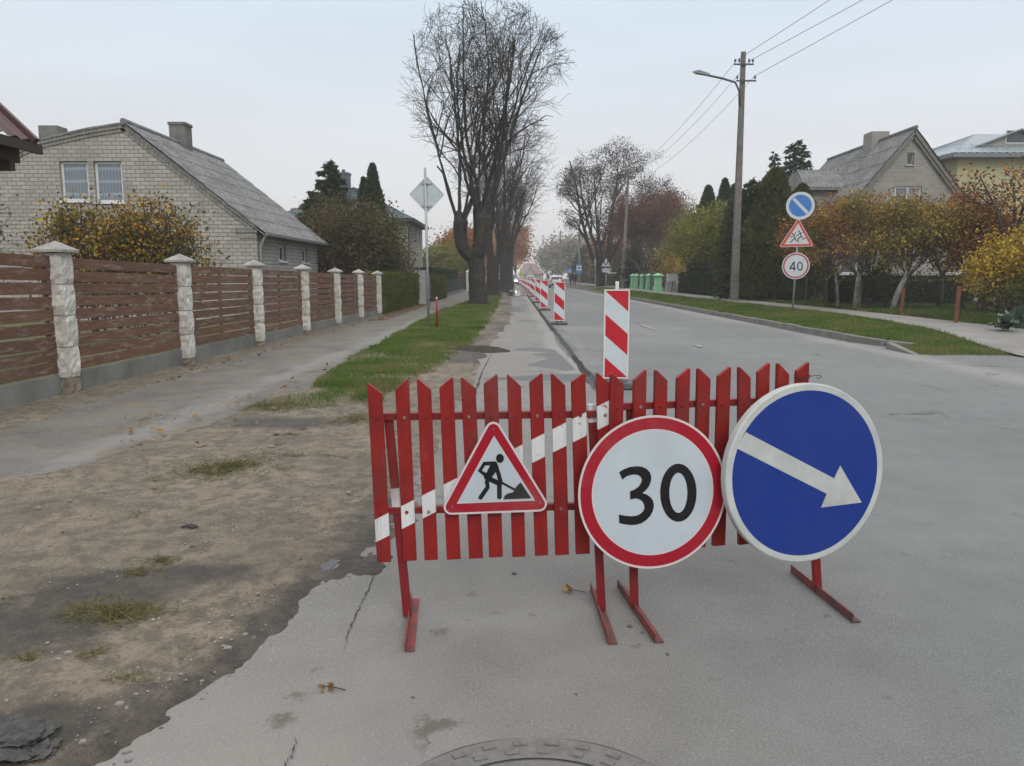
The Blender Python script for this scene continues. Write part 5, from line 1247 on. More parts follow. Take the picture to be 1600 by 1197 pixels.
L_yg = leafmat('yellow_green_leaf', [(.072, .088, .019), (.120, .136, .026), (.192, .192, .035), (.320, .288, .048)])
L_ap = leafmat('apple_leaf', [(.07, .07, .025), (.12, .11, .03), (.17, .075, .045), (.15, .06, .05), (.34, .16, .035), (.46, .24, .045), (.18, .085, .06)])
L_apg = leafmat('apple_green_leaf', [(.060, .068, .027), (.098, .112, .033), (.150, .150, .038), (.240, .165, .045), (.420, .300, .060), (.135, .090, .045)])
L_gr = leafmat('sparse_brown_leaf', [(.039, .029, .022), (.061, .042, .031), (.088, .055, .036)])
L_misty = leafmat('haze_pale_leaf', [(.18, .165, .13), (.24, .22, .17), (.27, .25, .20)])  # distance haze painted into the leaf colour of the far trees

# shrubs behind the plank fence
bush('autumn_shrub', (-8.95, 16.5, 0), A((1.0, 1.0, 1.33)), 6500, L_autumn, 'olive and orange shrub below the upstairs windows of the brick house', leaf=.07, rng=np.random.default_rng(2), clump=.16, stems=9)
bush('autumn_shrub', (-7.45, 16.2, 0), A((.95, 1.0, 1.36)), 6500, L_autumn, 'wide orange brown shrub in front of the right half of the brick gable', leaf=.07, rng=np.random.default_rng(3), clump=.16, stems=9)
bush('bare_sapling', (-10.2, 13.9, 0), A((.9, .8, 1.65)), 500, L_autumn, 'thin nearly bare sapling above the fence at the left edge of the brick house', leaf=.08, rng=np.random.default_rng(4), cat='sapling', clump=.1, stems=4)
# conifers and shrubs left middle
def con(name, px, Y, top_py, r, n, mat_, label, kind='thuja', leaf=.12, pw=.75, seed=1, cat='tree'):
    p = atY(px, top_py, Y); zb = vterr(np.array([p.x]), np.array([Y]))[0] if p.x > 7.3 else .0
    root = thing(name, (p.x, Y, zb), label, cat); conifer(root, (p.x, Y, zb), p.z - zb, r, n, mat_, np.random.default_rng(seed), kind, leaf, pw); return root
con('juniper_tree', 514, 40, 250, 2.7, 34000, L_dk, 'broad ragged dark conifer left of the blue roofed house', kind='spruce', leaf=.26, pw=.8, seed=3)
con('juniper_tree', 492, 38, 296, 1.5, 14000, L_dk, 'lower shaggy dark conifer at the corner of the brick house roof', kind='spruce', leaf=.24, pw=.6, seed=4)
con('thuja_tree', 582, 41, 257, 1.0, 18000, L_dk, 'tall dense columnar thuja in front of the blue roof', leaf=.15, pw=.62, seed=5)
con('thuja_tree', 568, 42, 279, .75, 10000, L_dk, 'slimmer darker thuja just left of the tall columnar one', leaf=.15, pw=.6, seed=6)
for i, (px, Y, tp_, rx, lab, m_, n_) in enumerate(((505, 34, 335, 1.7, 'brown olive garden bush beside the corner of the brick house', L_dusty, 7000), (548, 33, 322, 1.6, 'tall brown leaved bush below the two thujas', L_dusty, 8000), (582, 34, 330, 1.15, 'dark olive bush under the tall thuja', L_ol, 6500), (606, 36, 385, .9, 'dusky low bush in front of the beige house wall', L_dusty, 2500))):
    p = atY(px, tp_, Y); bush('garden_bush', (p.x, Y, 0), A((rx, rx, p.z / 2)), n_, m_, lab, leaf=.10, rng=np.random.default_rng(40 + i), clump=.26, stems=6)
bush('bare_shrub', (-5.75, 36.5, 0), A((.9, 1.2, 1.5)), 200, L_or, 'leafless tangled fruit shrub before the downpipe of the beige house', leaf=.09, rng=np.random.default_rng(50), clump=.12, stems=6)
hedge('hedge', (-4.95, 27.3, 0), (-4.95, 38.0, 0), .8, 1.52, 26000, L_hedge, 'clipped yellowish green hedge where the plank fence ends', leaf=.06)
cabm = M('pale_grey_enamel', (.34, .35, .34), (.28, .29, .285), scale=3, rough=.6)
def cabinet(x, y, w, d, z0, z1, label, door=True):
    r = thing('gate_pillar', (x, y, z0), label, 'pillar')
    m = MB(); m.box((x - w / 2, y - d / 2, z0), (x + w / 2, y + d / 2, z1)); m.build('body', cabm, r, bevel=.01); m = MB(); m.box((x - w / 2 - .03, y - d / 2 - .03, z1 + .001), (x + w / 2 + .03, y + d / 2 + .03, z1 + .06)); m.build('cap', cabm, r, bevel=.01)
cabinet(-4.62, 38.7, .6, .5, 0, 1.62, 'pale grey gate pillar at the far end of the clipped hedge')
gm_ = M('green_gate_paint', (.16, .22, .19), (.12, .17, .15), rough=.5)
r = thing('garden_gate', (-4.45, 40.8, 0), 'narrow pale green gate beside the grey pillar', 'gate'); m = MB(); m.box((-4.48, 39.6, .15), (-4.43, 39.64, 1.4)); m.box((-4.48, 41.9, .15), (-4.43, 41.94, 1.4)); m.box((-4.475, 39.65, 1.3), (-4.435, 41.89, 1.36)); m.box((-4.475, 39.65, .2), (-4.435, 41.89, .26))
m.build('frame', gm_, r); m = MB()
for k in range(14): m.box((-4.465, 39.75 + k * .155, .265), (-4.445, 39.78 + k * .155, 1.295))
m.build('bars', gm_, r)
hedge('hedge', (-4.75, 42.4, 0), (-4.7, 51, 0), .8, 1.38, 14000, L_hedge, 'second shorter hedge beyond the pale green gate', leaf=.07)
dkf = M('dark_metal_fence', (.05, .06, .06), (.035, .04, .04), rough=.6)
r = thing('railing_fence', (-4.6, 62, 0), 'dark metal railing fence farther up the left footpath', 'fence'); m = MB()
for k in range(99): yy = 51.4 + k * .22; m.box((-4.62, yy, .2), (-4.59, yy + .03, 1.15))
m.build('railings', dkf, r); m = MB(); m.box((-4.63, 51.3, 1.05), (-4.58, 73.3, 1.10)); m.box((-4.63, 51.3, .2), (-4.58, 73.3, .25)); m.build('rail', dkf, r); m = MB(); m.box((-4.72, 51.3, -.05), (-4.50, 73.3, .19)); m.build('plinth', plin, r)
hedge('hedge', (-5.9, 51, 0), (-5.7, 73, 0), 1.2, 1.9, 22000, L_hedge2, 'tall dark green hedge standing behind the metal railing', leaf=.10)
whp = M('white_pillar_paint', (.50, .51, .52), (.42, .43, .43), scale=3, rough=.7)
for i, (px, Y, lab) in enumerate(((732, 74, 'white gate pillar left of the nearest linden trunk'), (738.5, 77, 'second white gate pillar, right against the linden trunk'))):
    p = atY(px, 425, Y); r = thing('gate_pillar', (p.x, Y, 0), lab, 'pillar'); m = MB(); m.box((p.x - .22, Y - .3, 0), (p.x + .22, Y + .3, p.z)); m.build('body', whp, r, bevel=.02); m = MB(); m.raw([(p.x - .27, Y - .35, p.z + .001), (p.x + .27, Y - .35, p.z + .001), (p.x + .27, Y + .35, p.z + .001), (p.x - .27, Y + .35, p.z + .001), (p.x, Y, p.z + .25)], [(3, 2, 1, 0), (0, 1, 4), (1, 2, 4), (2, 3, 4), (3, 0, 4)]); m.build('cap', whp, r)
def roundtree(name, px, Y, top_py, r, n, mat_, label, leaf=.16, seed=1, clump=.5, nb=7, trunk=.16, gap=0, low=.25, spec=None):
    p = atY(px, top_py, Y); zb = vterr(np.array([p.x]), np.array([Y]))[0] if p.x > 7.3 else .0; hh = p.z - zb
    root = thing(name, (p.x, Y, zb), label, 'tree'); cz = zb + hh * (low + (1 - low) / 2)
    leafy(root, (p.x, Y, zb), 0, (p.x, Y, cz), (r, r, hh * (1 - low) / 2), nb, n, mat_, leaf, np.random.default_rng(seed), trunk_r=trunk, clump=clump, gap=gap, spec=spec); return root
roundtree('yellow_tree', 698, 86, 388, 2.3, 6000, L_yg, 'yellow green tree above the hedge between the sign pole and the linden', leaf=.26, seed=60, low=.1)
roundtree('orange_tree', 728, 95, 368, 3.3, 9000, L_or, 'orange tree just left of the nearest linden trunk', leaf=.28, seed=61, low=.12, clump=.6)
roundtree('orange_tree', 806, 150, 358, 4.4, 11000, L_or, 'russet orange round tree behind the linden trunks on the left of the lane', leaf=.36, seed=62, low=.15, clump=.8)
roundtree('orange_tree', 786, 175, 372, 4.2, 6000, L_or, 'fainter orange tree behind the russet round one', leaf=.4, seed=63, low=.15, clump=.8)

# ================================================================== RIGHT SIDE
concp = M('pole_concrete', (.16, .15, .14), (.10, .095, .088), scale=6, rough=.92, bmp=.5, bscale=30)
dmet = M('dark_steel', (.06, .06, .06), (.04, .04, .04), rough=.6)
porc = M('porcelain_insulator', (.10, .05, .035), rough=.3); lampm = M('lamp_housing', (.14, .145, .15), rough=.5)
def make_pole():
    r = thing('street_lamp_pole', (0, 0, 0), 'x', 'utility pole', 'concrete lamp poles along the right verge')
    m = MB(); hh = 10.65
    v = []
    for z, w in ((-.2, .17), (hh, .095)):
        for a, b in ((-1, -1), (1, -1), (1, 1), (-1, 1)): v.append((a * w, b * w * .8, z))
    m.raw(v, [(3, 2, 1, 0), (4, 5, 6, 7), (0, 1, 5, 4), (1, 2, 6, 5), (2, 3, 7, 6), (3, 0, 4, 7)]); m.build('pole', concp, r, bevel=.02)
    m = MB(); m.bar((-.42, -.13, 10.1), (.42, -.13, 10.1), .05, .06); m.bar((-.30, -.14, 9.42), (.55, -.14, 9.42), .05, .06); m.build('crossarm', dmet, r)
    for x, z in ((-.38, 10.13), (-.2, 10.13), (.22, 10.13), (.38, 10.13), (-.26, 9.45), (.5, 9.45)):
        m = MB(); m.cyl((x, -.13, z), (x, -.13, z + .10), .012, n=6); m.cyl((x, -.13, z + .07), (x, -.13, z + .19), .05, .035, 10); m.build('insulator', porc, r)
    m = MB(); m.tube([(-.12, -.12, 8.4), (-.16, -.14, 9.0), (-.35, -.16, 9.35), (-.9, -.2, 9.5), (-1.55, -.25, 9.62)], .045, 8); ar = m.build('lamp_arm', dmet, r, smooth=True)
    m = MB(); m.raw([(-1.45, -.33, 9.58), (-1.45, -.17, 9.58), (-2.05, -.14, 9.68), (-2.25, -.25, 9.74), (-2.05, -.36, 9.68), (-1.5, -.31, 9.70), (-1.5, -.19, 9.70), (-1.95, -.17, 9.84), (-2.2, -.25, 9.80), (-1.95, -.33, 9.84)],
          [(0, 1, 2, 3, 4), (9, 8, 7, 6, 5), (0, 5, 6, 1), (1, 6, 7, 2), (2, 7, 8, 3), (3, 8, 9, 4), (4, 9, 5, 0)]); m.build('lamp_head', lampm, r, bevel=.02)
    return r
pole = make_pole()
b0_ = on(1147, 470)
pp = [(b0_.x, b0_.y, b0_.z, 0, 0)] + [(10.25, 72, .3, R(2), -1), (10.2, 118, .3, 0, 0), (10.3, 163, .3, R(-1), 0), (11.2, 215, .3, 0, 0), (11.5, 257, .3, 0, 0), (11.8, 300, .3, 0, 0)]
PL_ = ['nearest concrete pole with a street lamp arm, standing on the right verge', 'second concrete lamp pole, slightly tilted, in front of the large brown tree', 'third lamp pole, carrying the blue and white bus stop board', 'fourth lamp pole above the white hatchback', 'fifth lamp pole far up the street', 'sixth lamp pole, tiny in the haze', 'farthest lamp pole in the haze']
for i, (x, y, z, tl, _) in enumerate(pp):
    o = pole if i == 0 else copy_tree(pole); o.location = (x, y, z); o.rotation_euler.y = tl; o['label'] = PL_[i]
o = pole; o.rotation_euler.y = R(-.1)
wm = M('wire_black', (.05, .05, .055))
wi = 0
for (dx, dz_, px, py) in ((-.3, 10.3, 1290, 0), (.3, 10.3, 1340, 0), (.5, 9.65, 1387, 0)):
    a = Vector((pp[0][0] + dx, pp[0][1], pp[0][2] + dz_)); q = ray(px, py)
    t_ = None
    # far (off-frame) support: on the ray's vertical plane, 12 m nearer to the viewer, a little above the frame edge
    tq = 29.0 / q.y; e = Vector((tq * q.x, 29.0, H + tq * q.z)); d = (e - a); far = a + d * 5.0
    b = Vector((pp[1][0] + dx, pp[1][1], pp[1][2] + dz_ - .1)); pts = []
    for i in range(13): f = i / 12; p = far.lerp(a, f); p.z -= (1.2 if f < 1 else 0) * 4 * f * (1 - f) * 0.12; pts.append(p)
    for i in range(1, 17): f = i / 16; p = a.lerp(b, f); p.z -= 4 * f * (1 - f) * .75; pts.append(p)
    m = MB(); m.tube(pts, .011, 4); o = m.build('overhead_wire', wm); setp(o, ['upper left overhead wire running to the nearest lamp pole', 'middle overhead wire running to the nearest lamp pole', 'lower right overhead wire running to the nearest lamp pole'][wi], 'wire'); wi += 1
for k in range(1, 5):
    for dx in (-.3, .5):
        a = Vector((pp[k][0] + dx, pp[k][1], pp[k][2] + 10.2)); b = Vector((pp[k + 1][0] + dx, pp[k + 1][1], pp[k + 1][2] + 10.2)); m = MB(); m.tube([a.lerp(b, i / 8) - Vector((0, 0, 4 * i / 8 * (1 - i / 8) * .8)) for i in range(9)], .010, 4)
        setp(m.build('overhead_wire', wm), 'thin distant overhead wire between the far lamp poles', 'wire', 'distant overhead wires')

# ---- right brick house
YR = 35.0; cxr = 18.35; HR_ = thing('brick_house', (cxr, YR, .3), 'steep gabled grey brick house with a small attic window behind the apple trees', 'house')
pk = atY(1427, 206, YR); rr = atY(1519, 332, YR); slr = (pk.z - rr.z) / (rr.x - pk.x); hwd = 4.4; ezr = pk.z - slr * hwd
xa, xb = pk.x - hwd, pk.x + hwd; yb_ = 44.0
wa = [atY(*p, YR) for p in ((1416, 258), (1429, 239))]; wb = [atY(*p, YR) for p in ((1396, 332), (1418, 291))]; wc = [atY(*p, YR) for p in ((1420, 332), (1441, 291))]
hol = [rect(wa[0].x, wa[0].z, wa[1].x, wa[1].z), rect(wb[0].x, wb[0].z, wc[1].x, wb[1].z), rect(14.8, 1.5, 16.3, 2.7), rect(19.5, 1.5, 21.0, 2.7)]
m = MB(); toR = lambda u, z, d: (u, YR + d, z)
wallp(m, [(xa, .2), (xb, .2), (xb, ezr), (pk.x, pk.z), (xa, ezr)], hol, toR, .13)
m.raw([(xa, YR, .2), (xa, yb_, .2), (xa, yb_, ezr), (xa, YR, ezr)], [(0, 1, 2, 3)]); m.raw([(xb, YR, .2), (xb, yb_, .2), (xb, yb_, ezr), (xb, YR, ezr)], [(0, 1, 2, 3)]); m.flat([[(xa, .2), (xb, .2), (xb, ezr), (pk.x, pk.z), (xa, ezr)]], lambda u, z: (u, yb_, z)); m.build('wall', brickR, HR_)
window(HR_, toR, wa[0].x, wa[0].z, wa[1].x, wa[1].z, .13, fw=.07, frame=M('grey_window_frame', (.30, .29, .27)))
window(HR_, toR, wb[0].x, wb[0].z, wc[1].x, wb[1].z, .13, fw=.08, mull=(.5,), pane=curtglass); window(HR_, toR, 14.8, 1.5, 16.3, 2.7, .13, mull=(.5,)); window(HR_, toR, 19.5, 1.5, 21.0, 2.7, .13, mull=(.5,))
m = MB(); m.box((wb[0].x - .25, YR - .10, wb[0].z - .12), (wc[1].x + .25, YR - .002, wb[0].z - .06)); m.build('window_box', whp, HR_)
m = MB(); e_ = .45
for sx in (-1, 1):
    E0 = (pk.x + sx * (hwd + e_), ezr - slr * e_ + .1)
    corrug(m, (E0[0], YR - .25, E0[1]), (E0[0], yb_ + .2, E0[1]), (pk.x, yb_ + .2, pk.z + .14), (pk.x, YR - .25, pk.z + .14), .20, .022, 8)
    quad_solid(m, [(E0[0], YR - .2, E0[1] - .05), (E0[0], yb_ + .15, E0[1] - .05), (pk.x, yb_ + .15, pk.z + .09), (pk.x, YR - .2, pk.z + .09)], .05)
m.cyl((pk.x, YR - .25, pk.z + .16), (pk.x, yb_ + .2, pk.z + .16), .09, n=8); rf = m.build('roof', slate, HR_)
m = MB()
for sx in (-1, 1):
    for off, pr in ((.02, .14), (.20, .07)):
        E0 = Vector((pk.x + sx * (hwd + .3), YR - pr, ezr - slr * .3 - off)); m.bar(E0, (pk.x, YR - pr, pk.z - off), .10, .12)
m.build('bargeboard', M('bargeboard_grey', (.20, .19, .175), rough=.9), HR_)
ch = atY(1368, 222, 38.5); m = MB(); m.box((ch.x - .42, 38.0, ch.z - 1.4), (ch.x + .42, 38.9, ch.z + .42)); m.build('chimney', brickR, rf)
an0 = atY(1240, 287, 38); m = MB(); m.box((14.35, 38.0, 2.0), (17.2, 42.4, 5.6)); an = m.build('annex', brickR, HR_)
m = MB(); corrug(m, (14.0, 37.7, 5.62), (17.2, 37.7, 5.62), (17.6, 40.2, 6.75), (14.5, 40.2, 6.75), .2, .03, 1, over=False); corrug(m, (17.2, 42.8, 5.62), (14.0, 42.8, 5.62), (14.5, 40.2, 6.75), (17.6, 40.2, 6.75), .2, .03, 1, over=False); m.raw([(14.0, 37.75, 5.6), (14.0, 42.7, 5.6), (14.5, 40.2, 6.72)], [(0, 1, 2)]); m.box((14.0, 37.66, 5.48), (17.0, 37.74, 5.60)); m.build('annex_roof', slate, HR_)

# ---- yellow building
yw = M('pale_yellow_render', (.40, .38, .22), (.36, .34, .20), scale=.8, rough=.9, bmp=.2); YBm = M('light_blue_roof', (.25, .29, .32), (.21, .25, .28), scale=1.2, rough=.4)
HY = thing('yellow_building', (38, 55, .3), 'large pale yellow building with a light blue metal roof behind the right house', 'building')
c0_ = atY(1498, 241, 55); ez = c0_.z; x0 = c0_.x; ya = 60.5
toY = lambda u, z, d: (u, 55 + d, z); m = MB(); x0b = x0 + .7
q0 = atY(1477, 277, 57.5); 
wallp(m, rect(x0, .2, x0 + 22, ez), [rect(x0 + 9, 3, x0 + 10.6, 4.6), rect(x0 + 9, 6, x0 + 10.6, 7.6)], toY, .15)
toYs = lambda u, z, d: (x0 - .0 + (u - 55) * .10 + d, u, z)
wy = [rect(56.5, 7.0, 58.6, 8.0)]
m.raw([(x0, 55, .2), (x0 - 1.2, 66, .2), (x0 - 1.2, 66, ez), (x0, 55, ez)], [(0, 1, 2, 3)]); m.raw([(x0 + 22, 55, .2), (x0 + 22, 66, .2), (x0 + 22, 66, ez), (x0 + 22, 55, ez)], [(0, 1, 2, 3)]); m.raw([(x0 - 1.2, 66, .2), (x0 + 22, 66, .2), (x0 + 22, 66, ez), (x0 - 1.2, 66, ez)], [(0, 1, 2, 3)]); m.build('wall', yw, HY)
for zz in (3, 6): window(HY, toY, x0 + 9, zz, x0 + 10.6, zz + 1.6, .15, mull=(.5,))
window(HY, lambda u, z, d: (x0 - .03 - (u - 55) * .109 + d, u, z), 57.5, 7.3, 59.6, 8.5, .05, mull=(.5,), sill=False)
m = MB(); A_, B_, C_q, D_ = (x0 - .8, 54.2, ez), (x0 + 23, 54.2, ez), (x0 + 23, 67, ez), (x0 - 2.0, 67, ez); pt = atY(1560, 214, 60)
R1, R2 = (x0 + 4.2, 60.5, ez + 2.3), (x0 + 18, 60.5, ez + 2.3)
corrug(m, A_, B_, R2, R1, .5, .02, 1, over=False); corrug(m, D_, A_, R1, (R1[0], R1[1] + .01, R1[2]), .5, .02, 1, over=False); corrug(m, B_, C_q, (R2[0], R2[1] + .01, R2[2]), R2, .5, .02, 1, over=False); corrug(m, C_q, D_, R1, R2, .5, .02, 1, over=False); rf = m.build('roof', YBm, HY)
m = MB(); m.box((x0 - .8, 54.22, ez - .3), (x0 + 23, 54.3, ez - .03)); m.bar((x0 - .8, 54.3, ez - .16), (x0 - 2.0, 67, ez - .16), .08, .26); m.raw([(x0 - .8, 54.22, ez - .31), (x0 + 23, 54.22, ez - .31), (x0 + 23, 66.9, ez - .31), (x0 - 2, 66.9, ez - .31)], [(0, 1, 2, 3)]); m.build('eaves', M('eaves_grey', (.16, .18, .19)), HY)
dm = atY(1587, 206, 56.5); m = MB(); w_ = 2.9; zb_ = ez + .75
m.raw([(dm.x - w_, 56.2, zb_), (dm.x + w_, 56.2, zb_), (dm.x, 56.2, dm.z), (dm.x - w_, 60, zb_), (dm.x + w_, 60, zb_), (dm.x, 60, dm.z)], [(0, 1, 2)]); dmr = m.build('dormer', M('dormer_boards', (.30, .28, .22), (.26, .24, .19), scale=4), rf)
m = MB(); quad_solid(m, [(dm.x - w_ - .4, 55.8, zb_ - .1), (dm.x, 55.8, dm.z + .12), (dm.x, 61, dm.z + .12), (dm.x - w_ - .4, 61, zb_ - .1)], .08); quad_solid(m, [(dm.x + w_ + .4, 55.8, zb_ - .1), (dm.x, 55.8, dm.z + .12), (dm.x, 61, dm.z + .12), (dm.x + w_ + .4, 61, zb_ - .1)], .08); m.build('dormer_roof', YBm, rf)
window(HY, lambda u, z, d: (u, 56.15 + d, z), dm.x - .9, zb_ + .15, dm.x + .5, zb_ + 1.1, .04, sill=False)
m = MB(); 
for k in range(30): xx = x0 + k * .8; m.cyl((xx, 54.9, ez + .2), (xx, 54.9, ez + .62), .018, n=5)
m.bar((x0 - .4, 54.9, ez + .6), (x0 + 22.6, 54.9, ez + .6), .03, .03); m.bar((x0 - .4, 54.9, ez + .4), (x0 + 22.6, 54.9, ez + .4), .03, .03)
m.build('snow_guard', YBm, rf)

# ---- right vegetation
con('thuja_tree', 1107, 53, 292, 1.25, 14000, L_dk, 'dark pointed thuja, leftmost of the three tips left of the nearest lamp pole', leaf=.2, pw=.6, seed=11)
con('thuja_tree', 1133, 53, 281, 1.15, 14000, L_dk, 'dark thuja with the highest tip left of the nearest lamp pole', leaf=.2, pw=.65, seed=12)
con('thuja_tree', 1147, 54, 290, .95, 9000, L_dk, 'dark thuja whose tip touches the nearest lamp pole', leaf=.2, pw=.65, seed=13)
roundtree('leafy_tree', 1106, 50, 342, 1.5, 8000, L_yg, 'yellow green leafy tree left of the nearest lamp pole', leaf=.15, seed=14, low=.0, clump=.3, nb=8)
roundtree('leafy_tree', 1086, 61, 345, 2.1, 8000, L_yg, 'bright olive leafy tree whose crown shows above the hedge beside the cabinet', leaf=.15, seed=44, low=.12, clump=.3, nb=8)
roundtree('leafy_tree', 1128, 47, 324, 2.1, 11000, L_yg, 'taller olive leafy tree right behind the nearest lamp pole', leaf=.15, seed=15, low=.0, clump=.3, nb=8)
con('spruce_tree', 1245, 50, 216, 3.0, 20000, L_dk, 'spruce with a sharp dark tip above the no parking sign', kind='spruce', leaf=.26, pw=.7, seed=16)
con('juniper_tree', 1211, 40, 234, 1.35, 7000, L_dk, 'thin open juniper tip left of the spruce', kind='spruce', leaf=.2, pw=.9, seed=17)
con('thuja_tree', 1182, 37, 278, 1.7, 16000, L_dk, 'olive thuja right of the nearest lamp pole', kind='spruce', leaf=.22, pw=.5, seed=18)
con('thuja_tree', 1212, 35, 266, 1.75, 18000, L_ol, 'broad olive thuja directly behind the three signs', leaf=.17, pw=.6, seed=19)
con('thuja_tree', 1254, 34.5, 292, 1.9, 20000, L_ol, 'golden olive thuja with a rounded top right of the three signs', leaf=.17, pw=.75, seed=20)
con('thuja_tree', 1160, 38.5, 308, 1.3, 12000, L_ol, 'low dark olive thuja hidden partly by the lamp pole', leaf=.16, pw=.35, seed=29)
white = M('whitewashed_bark', (.34, .33, .31), (.12, .11, .10), scale=7, rough=.95, bmp=.5)
def apple(px, py, Y, top_py, r, n, label, seed, lean, tr=.11, mat_=L_ap, whitew=True, low=.34, gap=-.10):
    p = on(px, py); Y = Y or p.y; p = atY(px, py, Y); zb = .27; tp_ = atY(px, top_py, Y).z
    root = thing('apple_tree', (p.x, Y, zb), label, 'tree', 'apple trees in the right garden'); C_ = (p.x + lean[0], Y + lean[1], zb + (tp_ - zb) * (low + (1 - low) / 2)); 
    leafy(root, (p.x, Y, zb), 0, C_, (r, r, (tp_ - zb) * (1 - low) / 2 + .1), 8, n, mat_, .085, np.random.default_rng(seed), bark_=twig, trunk_r=tr * .55, trunk_top=1.15, lean=(lean[0] * .5, lean[1] * .5), clump=.2, gap=gap)
    m = MB(); m.tube([(p.x, Y, zb - .1), (p.x + lean[0] * .2, Y + lean[1] * .2, zb + .6), (p.x + lean[0] * .5, Y + lean[1] * .5, zb + 1.25)], [tr, tr * .85, tr * .7], 9); m.build('whitewashed_trunk', white if whitew else twig, root, smooth=True)
apple(1310, 474, 26.5, 332, 1.7, 7000, 'apple tree with a thin dark leaning trunk just right of the 40 sign', 30, (-.35, 0), tr=.07)
apple(1337, 474, 25.5, 322, 1.75, 8000, 'apple tree with a straight whitewashed trunk and russet crown', 31, (.1, 0), tr=.10, mat_=L_apg)
apple(1356, 472, 26.8, 316, 1.9, 8500, 'apple tree on the brightest white trunk right beside the straight one', 32, (.25, .2), tr=.13)
apple(1392, 474, 24.5, 330, 1.9, 8500, 'apple tree leaning far to the right below the house window', 33, (.95, 0), tr=.10, mat_=L_apg)
apple(1468, 460, 27.5, 318, 2.0, 9000, 'apple tree with a reddish thinning crown in front of the right gable wall', 34, (.1, 0), tr=.10, whitew=False)
apple(1505, 460, 25, 345, 1.6, 6000, 'small apple tree left of the bright yellow bush', 35, (.2, 0), tr=.08, whitew=False, mat_=L_apg)
apple(1290, 470, 30, 330, 1.6, 5500, 'apple tree half hidden behind the 40 sign pole', 36, (0, 0), tr=.08, whitew=False)
roundtree('orange_tree', 1590, 23, 256, 1.7, 2600, L_ap, 'tall thin leaved orange brown tree at the right edge of the picture', leaf=.10, seed=37, low=.2, clump=.22, nb=6)
roundtree('brown_tree', 1548, 24, 338, 1.4, 5500, L_ap, 'brown green tree between the gable house and the right picture edge', leaf=.09, seed=38, low=.1, clump=.22, nb=8)
bush('yellow_bush', (12.6, 18.9, .25), A((1.15, 1.1, 1.0)), 9000, L_yel, 'bright yellow bush at the right behind the wire fence', leaf=.075, rng=np.random.default_rng(70), clump=.18, stems=8)
bush('green_bush', (12.25, 17.0, .2), A((1.0, .8, .62)), 7000, L_hedge, 'low green bush in front of the yellow bush at the right edge', leaf=.06, rng=np.random.default_rng(71), clump=.16, stems=7)
bush('dark_bush', (12.2, 26, .25), A((.8, .8, .6)), 3000, L_ol, 'low dark bush at the foot of the whitewashed apple trees', leaf=.07, rng=np.random.default_rng(72), clump=.16, stems=6)
bush('dark_bush', (14.4, 22.5, .25), A((.9, .9, .5)), 3000, L_ol, 'low dark bush between the two orange fence posts', leaf=.07, rng=np.random.default_rng(73), clump=.16, stems=6)
hedge('hedge', (12.6, 30.6, 0), (17.5, 29.6, 0), .9, 1.1, 9000, L_hedge2, 'dark undergrowth hedge deep behind the apple trunks', leaf=.09, zb=.25)
hedge('hedge', (12.3, 33, 0), (11.7, 40, 0), 1.0, 1.3, 9000, L_hedge2, 'dark undergrowth behind the wire fence right of the lamp pole', leaf=.09, zb=.25)
# cabbages
cabl = M('cabbage_leaf', (.10, .16, .11), (.16, .22, .17), scale=8, rough=.5)
for i, (px, py, s, lab) in enumerate(((1592, 512, .40, 'large blue green cabbage plant at the right picture edge'), (1572, 519, .30, 'grey withered cabbage plant beside the green one'))):
    p = on(px, py); rng = np.random.default_rng(80 + i); r = thing('cabbage_plant', (p.x, p.y, p.z), lab, 'plant')
    n = 26; a = rng.random(n) * 6.28; el = .2 + rng.random(n) * 1.1; D = np.stack([np.cos(a) * np.cos(el), np.sin(a) * np.cos(el), np.sin(el)], -1); P0 = np.tile(A(p), (n, 1)) + rng.normal(size=(n, 3)) * .04 + A((0, 0, .12)); U = np.stack([-np.sin(a), np.cos(a), np.zeros(n)], -1)
    V, F = [], []
    for k in range(n):
        L = s * (.7 + .5 * rng.random()); b_ = len(V)
        for j in range(5):
            f = j / 4; c_ = P0[k] + D[k] * L * f - A((0, 0, L * .35 * f * f)); w_ = L * .38 * math.sin(math.pi * min(.95, f * .85 + .12)); V += [c_ - U[k] * w_ + A((0, 0, .04 + .02 * rng.normal())), c_, c_ + U[k] * w_ + A((0, 0, .04 + .02 * rng.normal()))]
        for j in range(4): o = b_ + j * 3; F += [(o, o + 1, o + 4, o + 3), (o + 1, o + 2, o + 5, o + 4)]
    np_obj('leaves', np.array(V), np.array(F), cabl, r, smooth=True)
# wire mesh fence with rusty posts
rpst = M('rusty_orange_post', (.23, .075, .035), (.14, .055, .035), scale=9, rough=.85, bmp=.4); mesh_m = M('green_wire_mesh', (.03, .045, .035))
wf_ = thing('wire_fence', (10.8, 22, .25), 'dark wire mesh fence on rusty orange posts along the right footway', 'fence')
fp = [(1493, 505, 447), (1408, 492, 450), (1342, 484, 437), (1290, 480, 434), (1258, 476.5, 434), (1210, 471, 428)]
bases = []
for i, (px, py, ty) in enumerate(fp):
    p = on(px, py); tz = atY(px, ty, p.y).z; bases.append((p, tz)); m = MB(); m.cyl((p.x, p.y, p.z - .1), (p.x + .02, p.y, tz), .045 if i < 3 else .035, n=8); m.build('post', rpst if i in (0, 1) else M('dull_post', (.09, .075, .06), rough=.9), wf_)
p0, p5 = bases[0][0], bases[-1][0]; dd_ = (p0 - p5).normalized(); near = p0 + dd_ * 3.2
line = [(near, 1.15)] + [(b[0], 1.15) for b in bases]
m = MB()
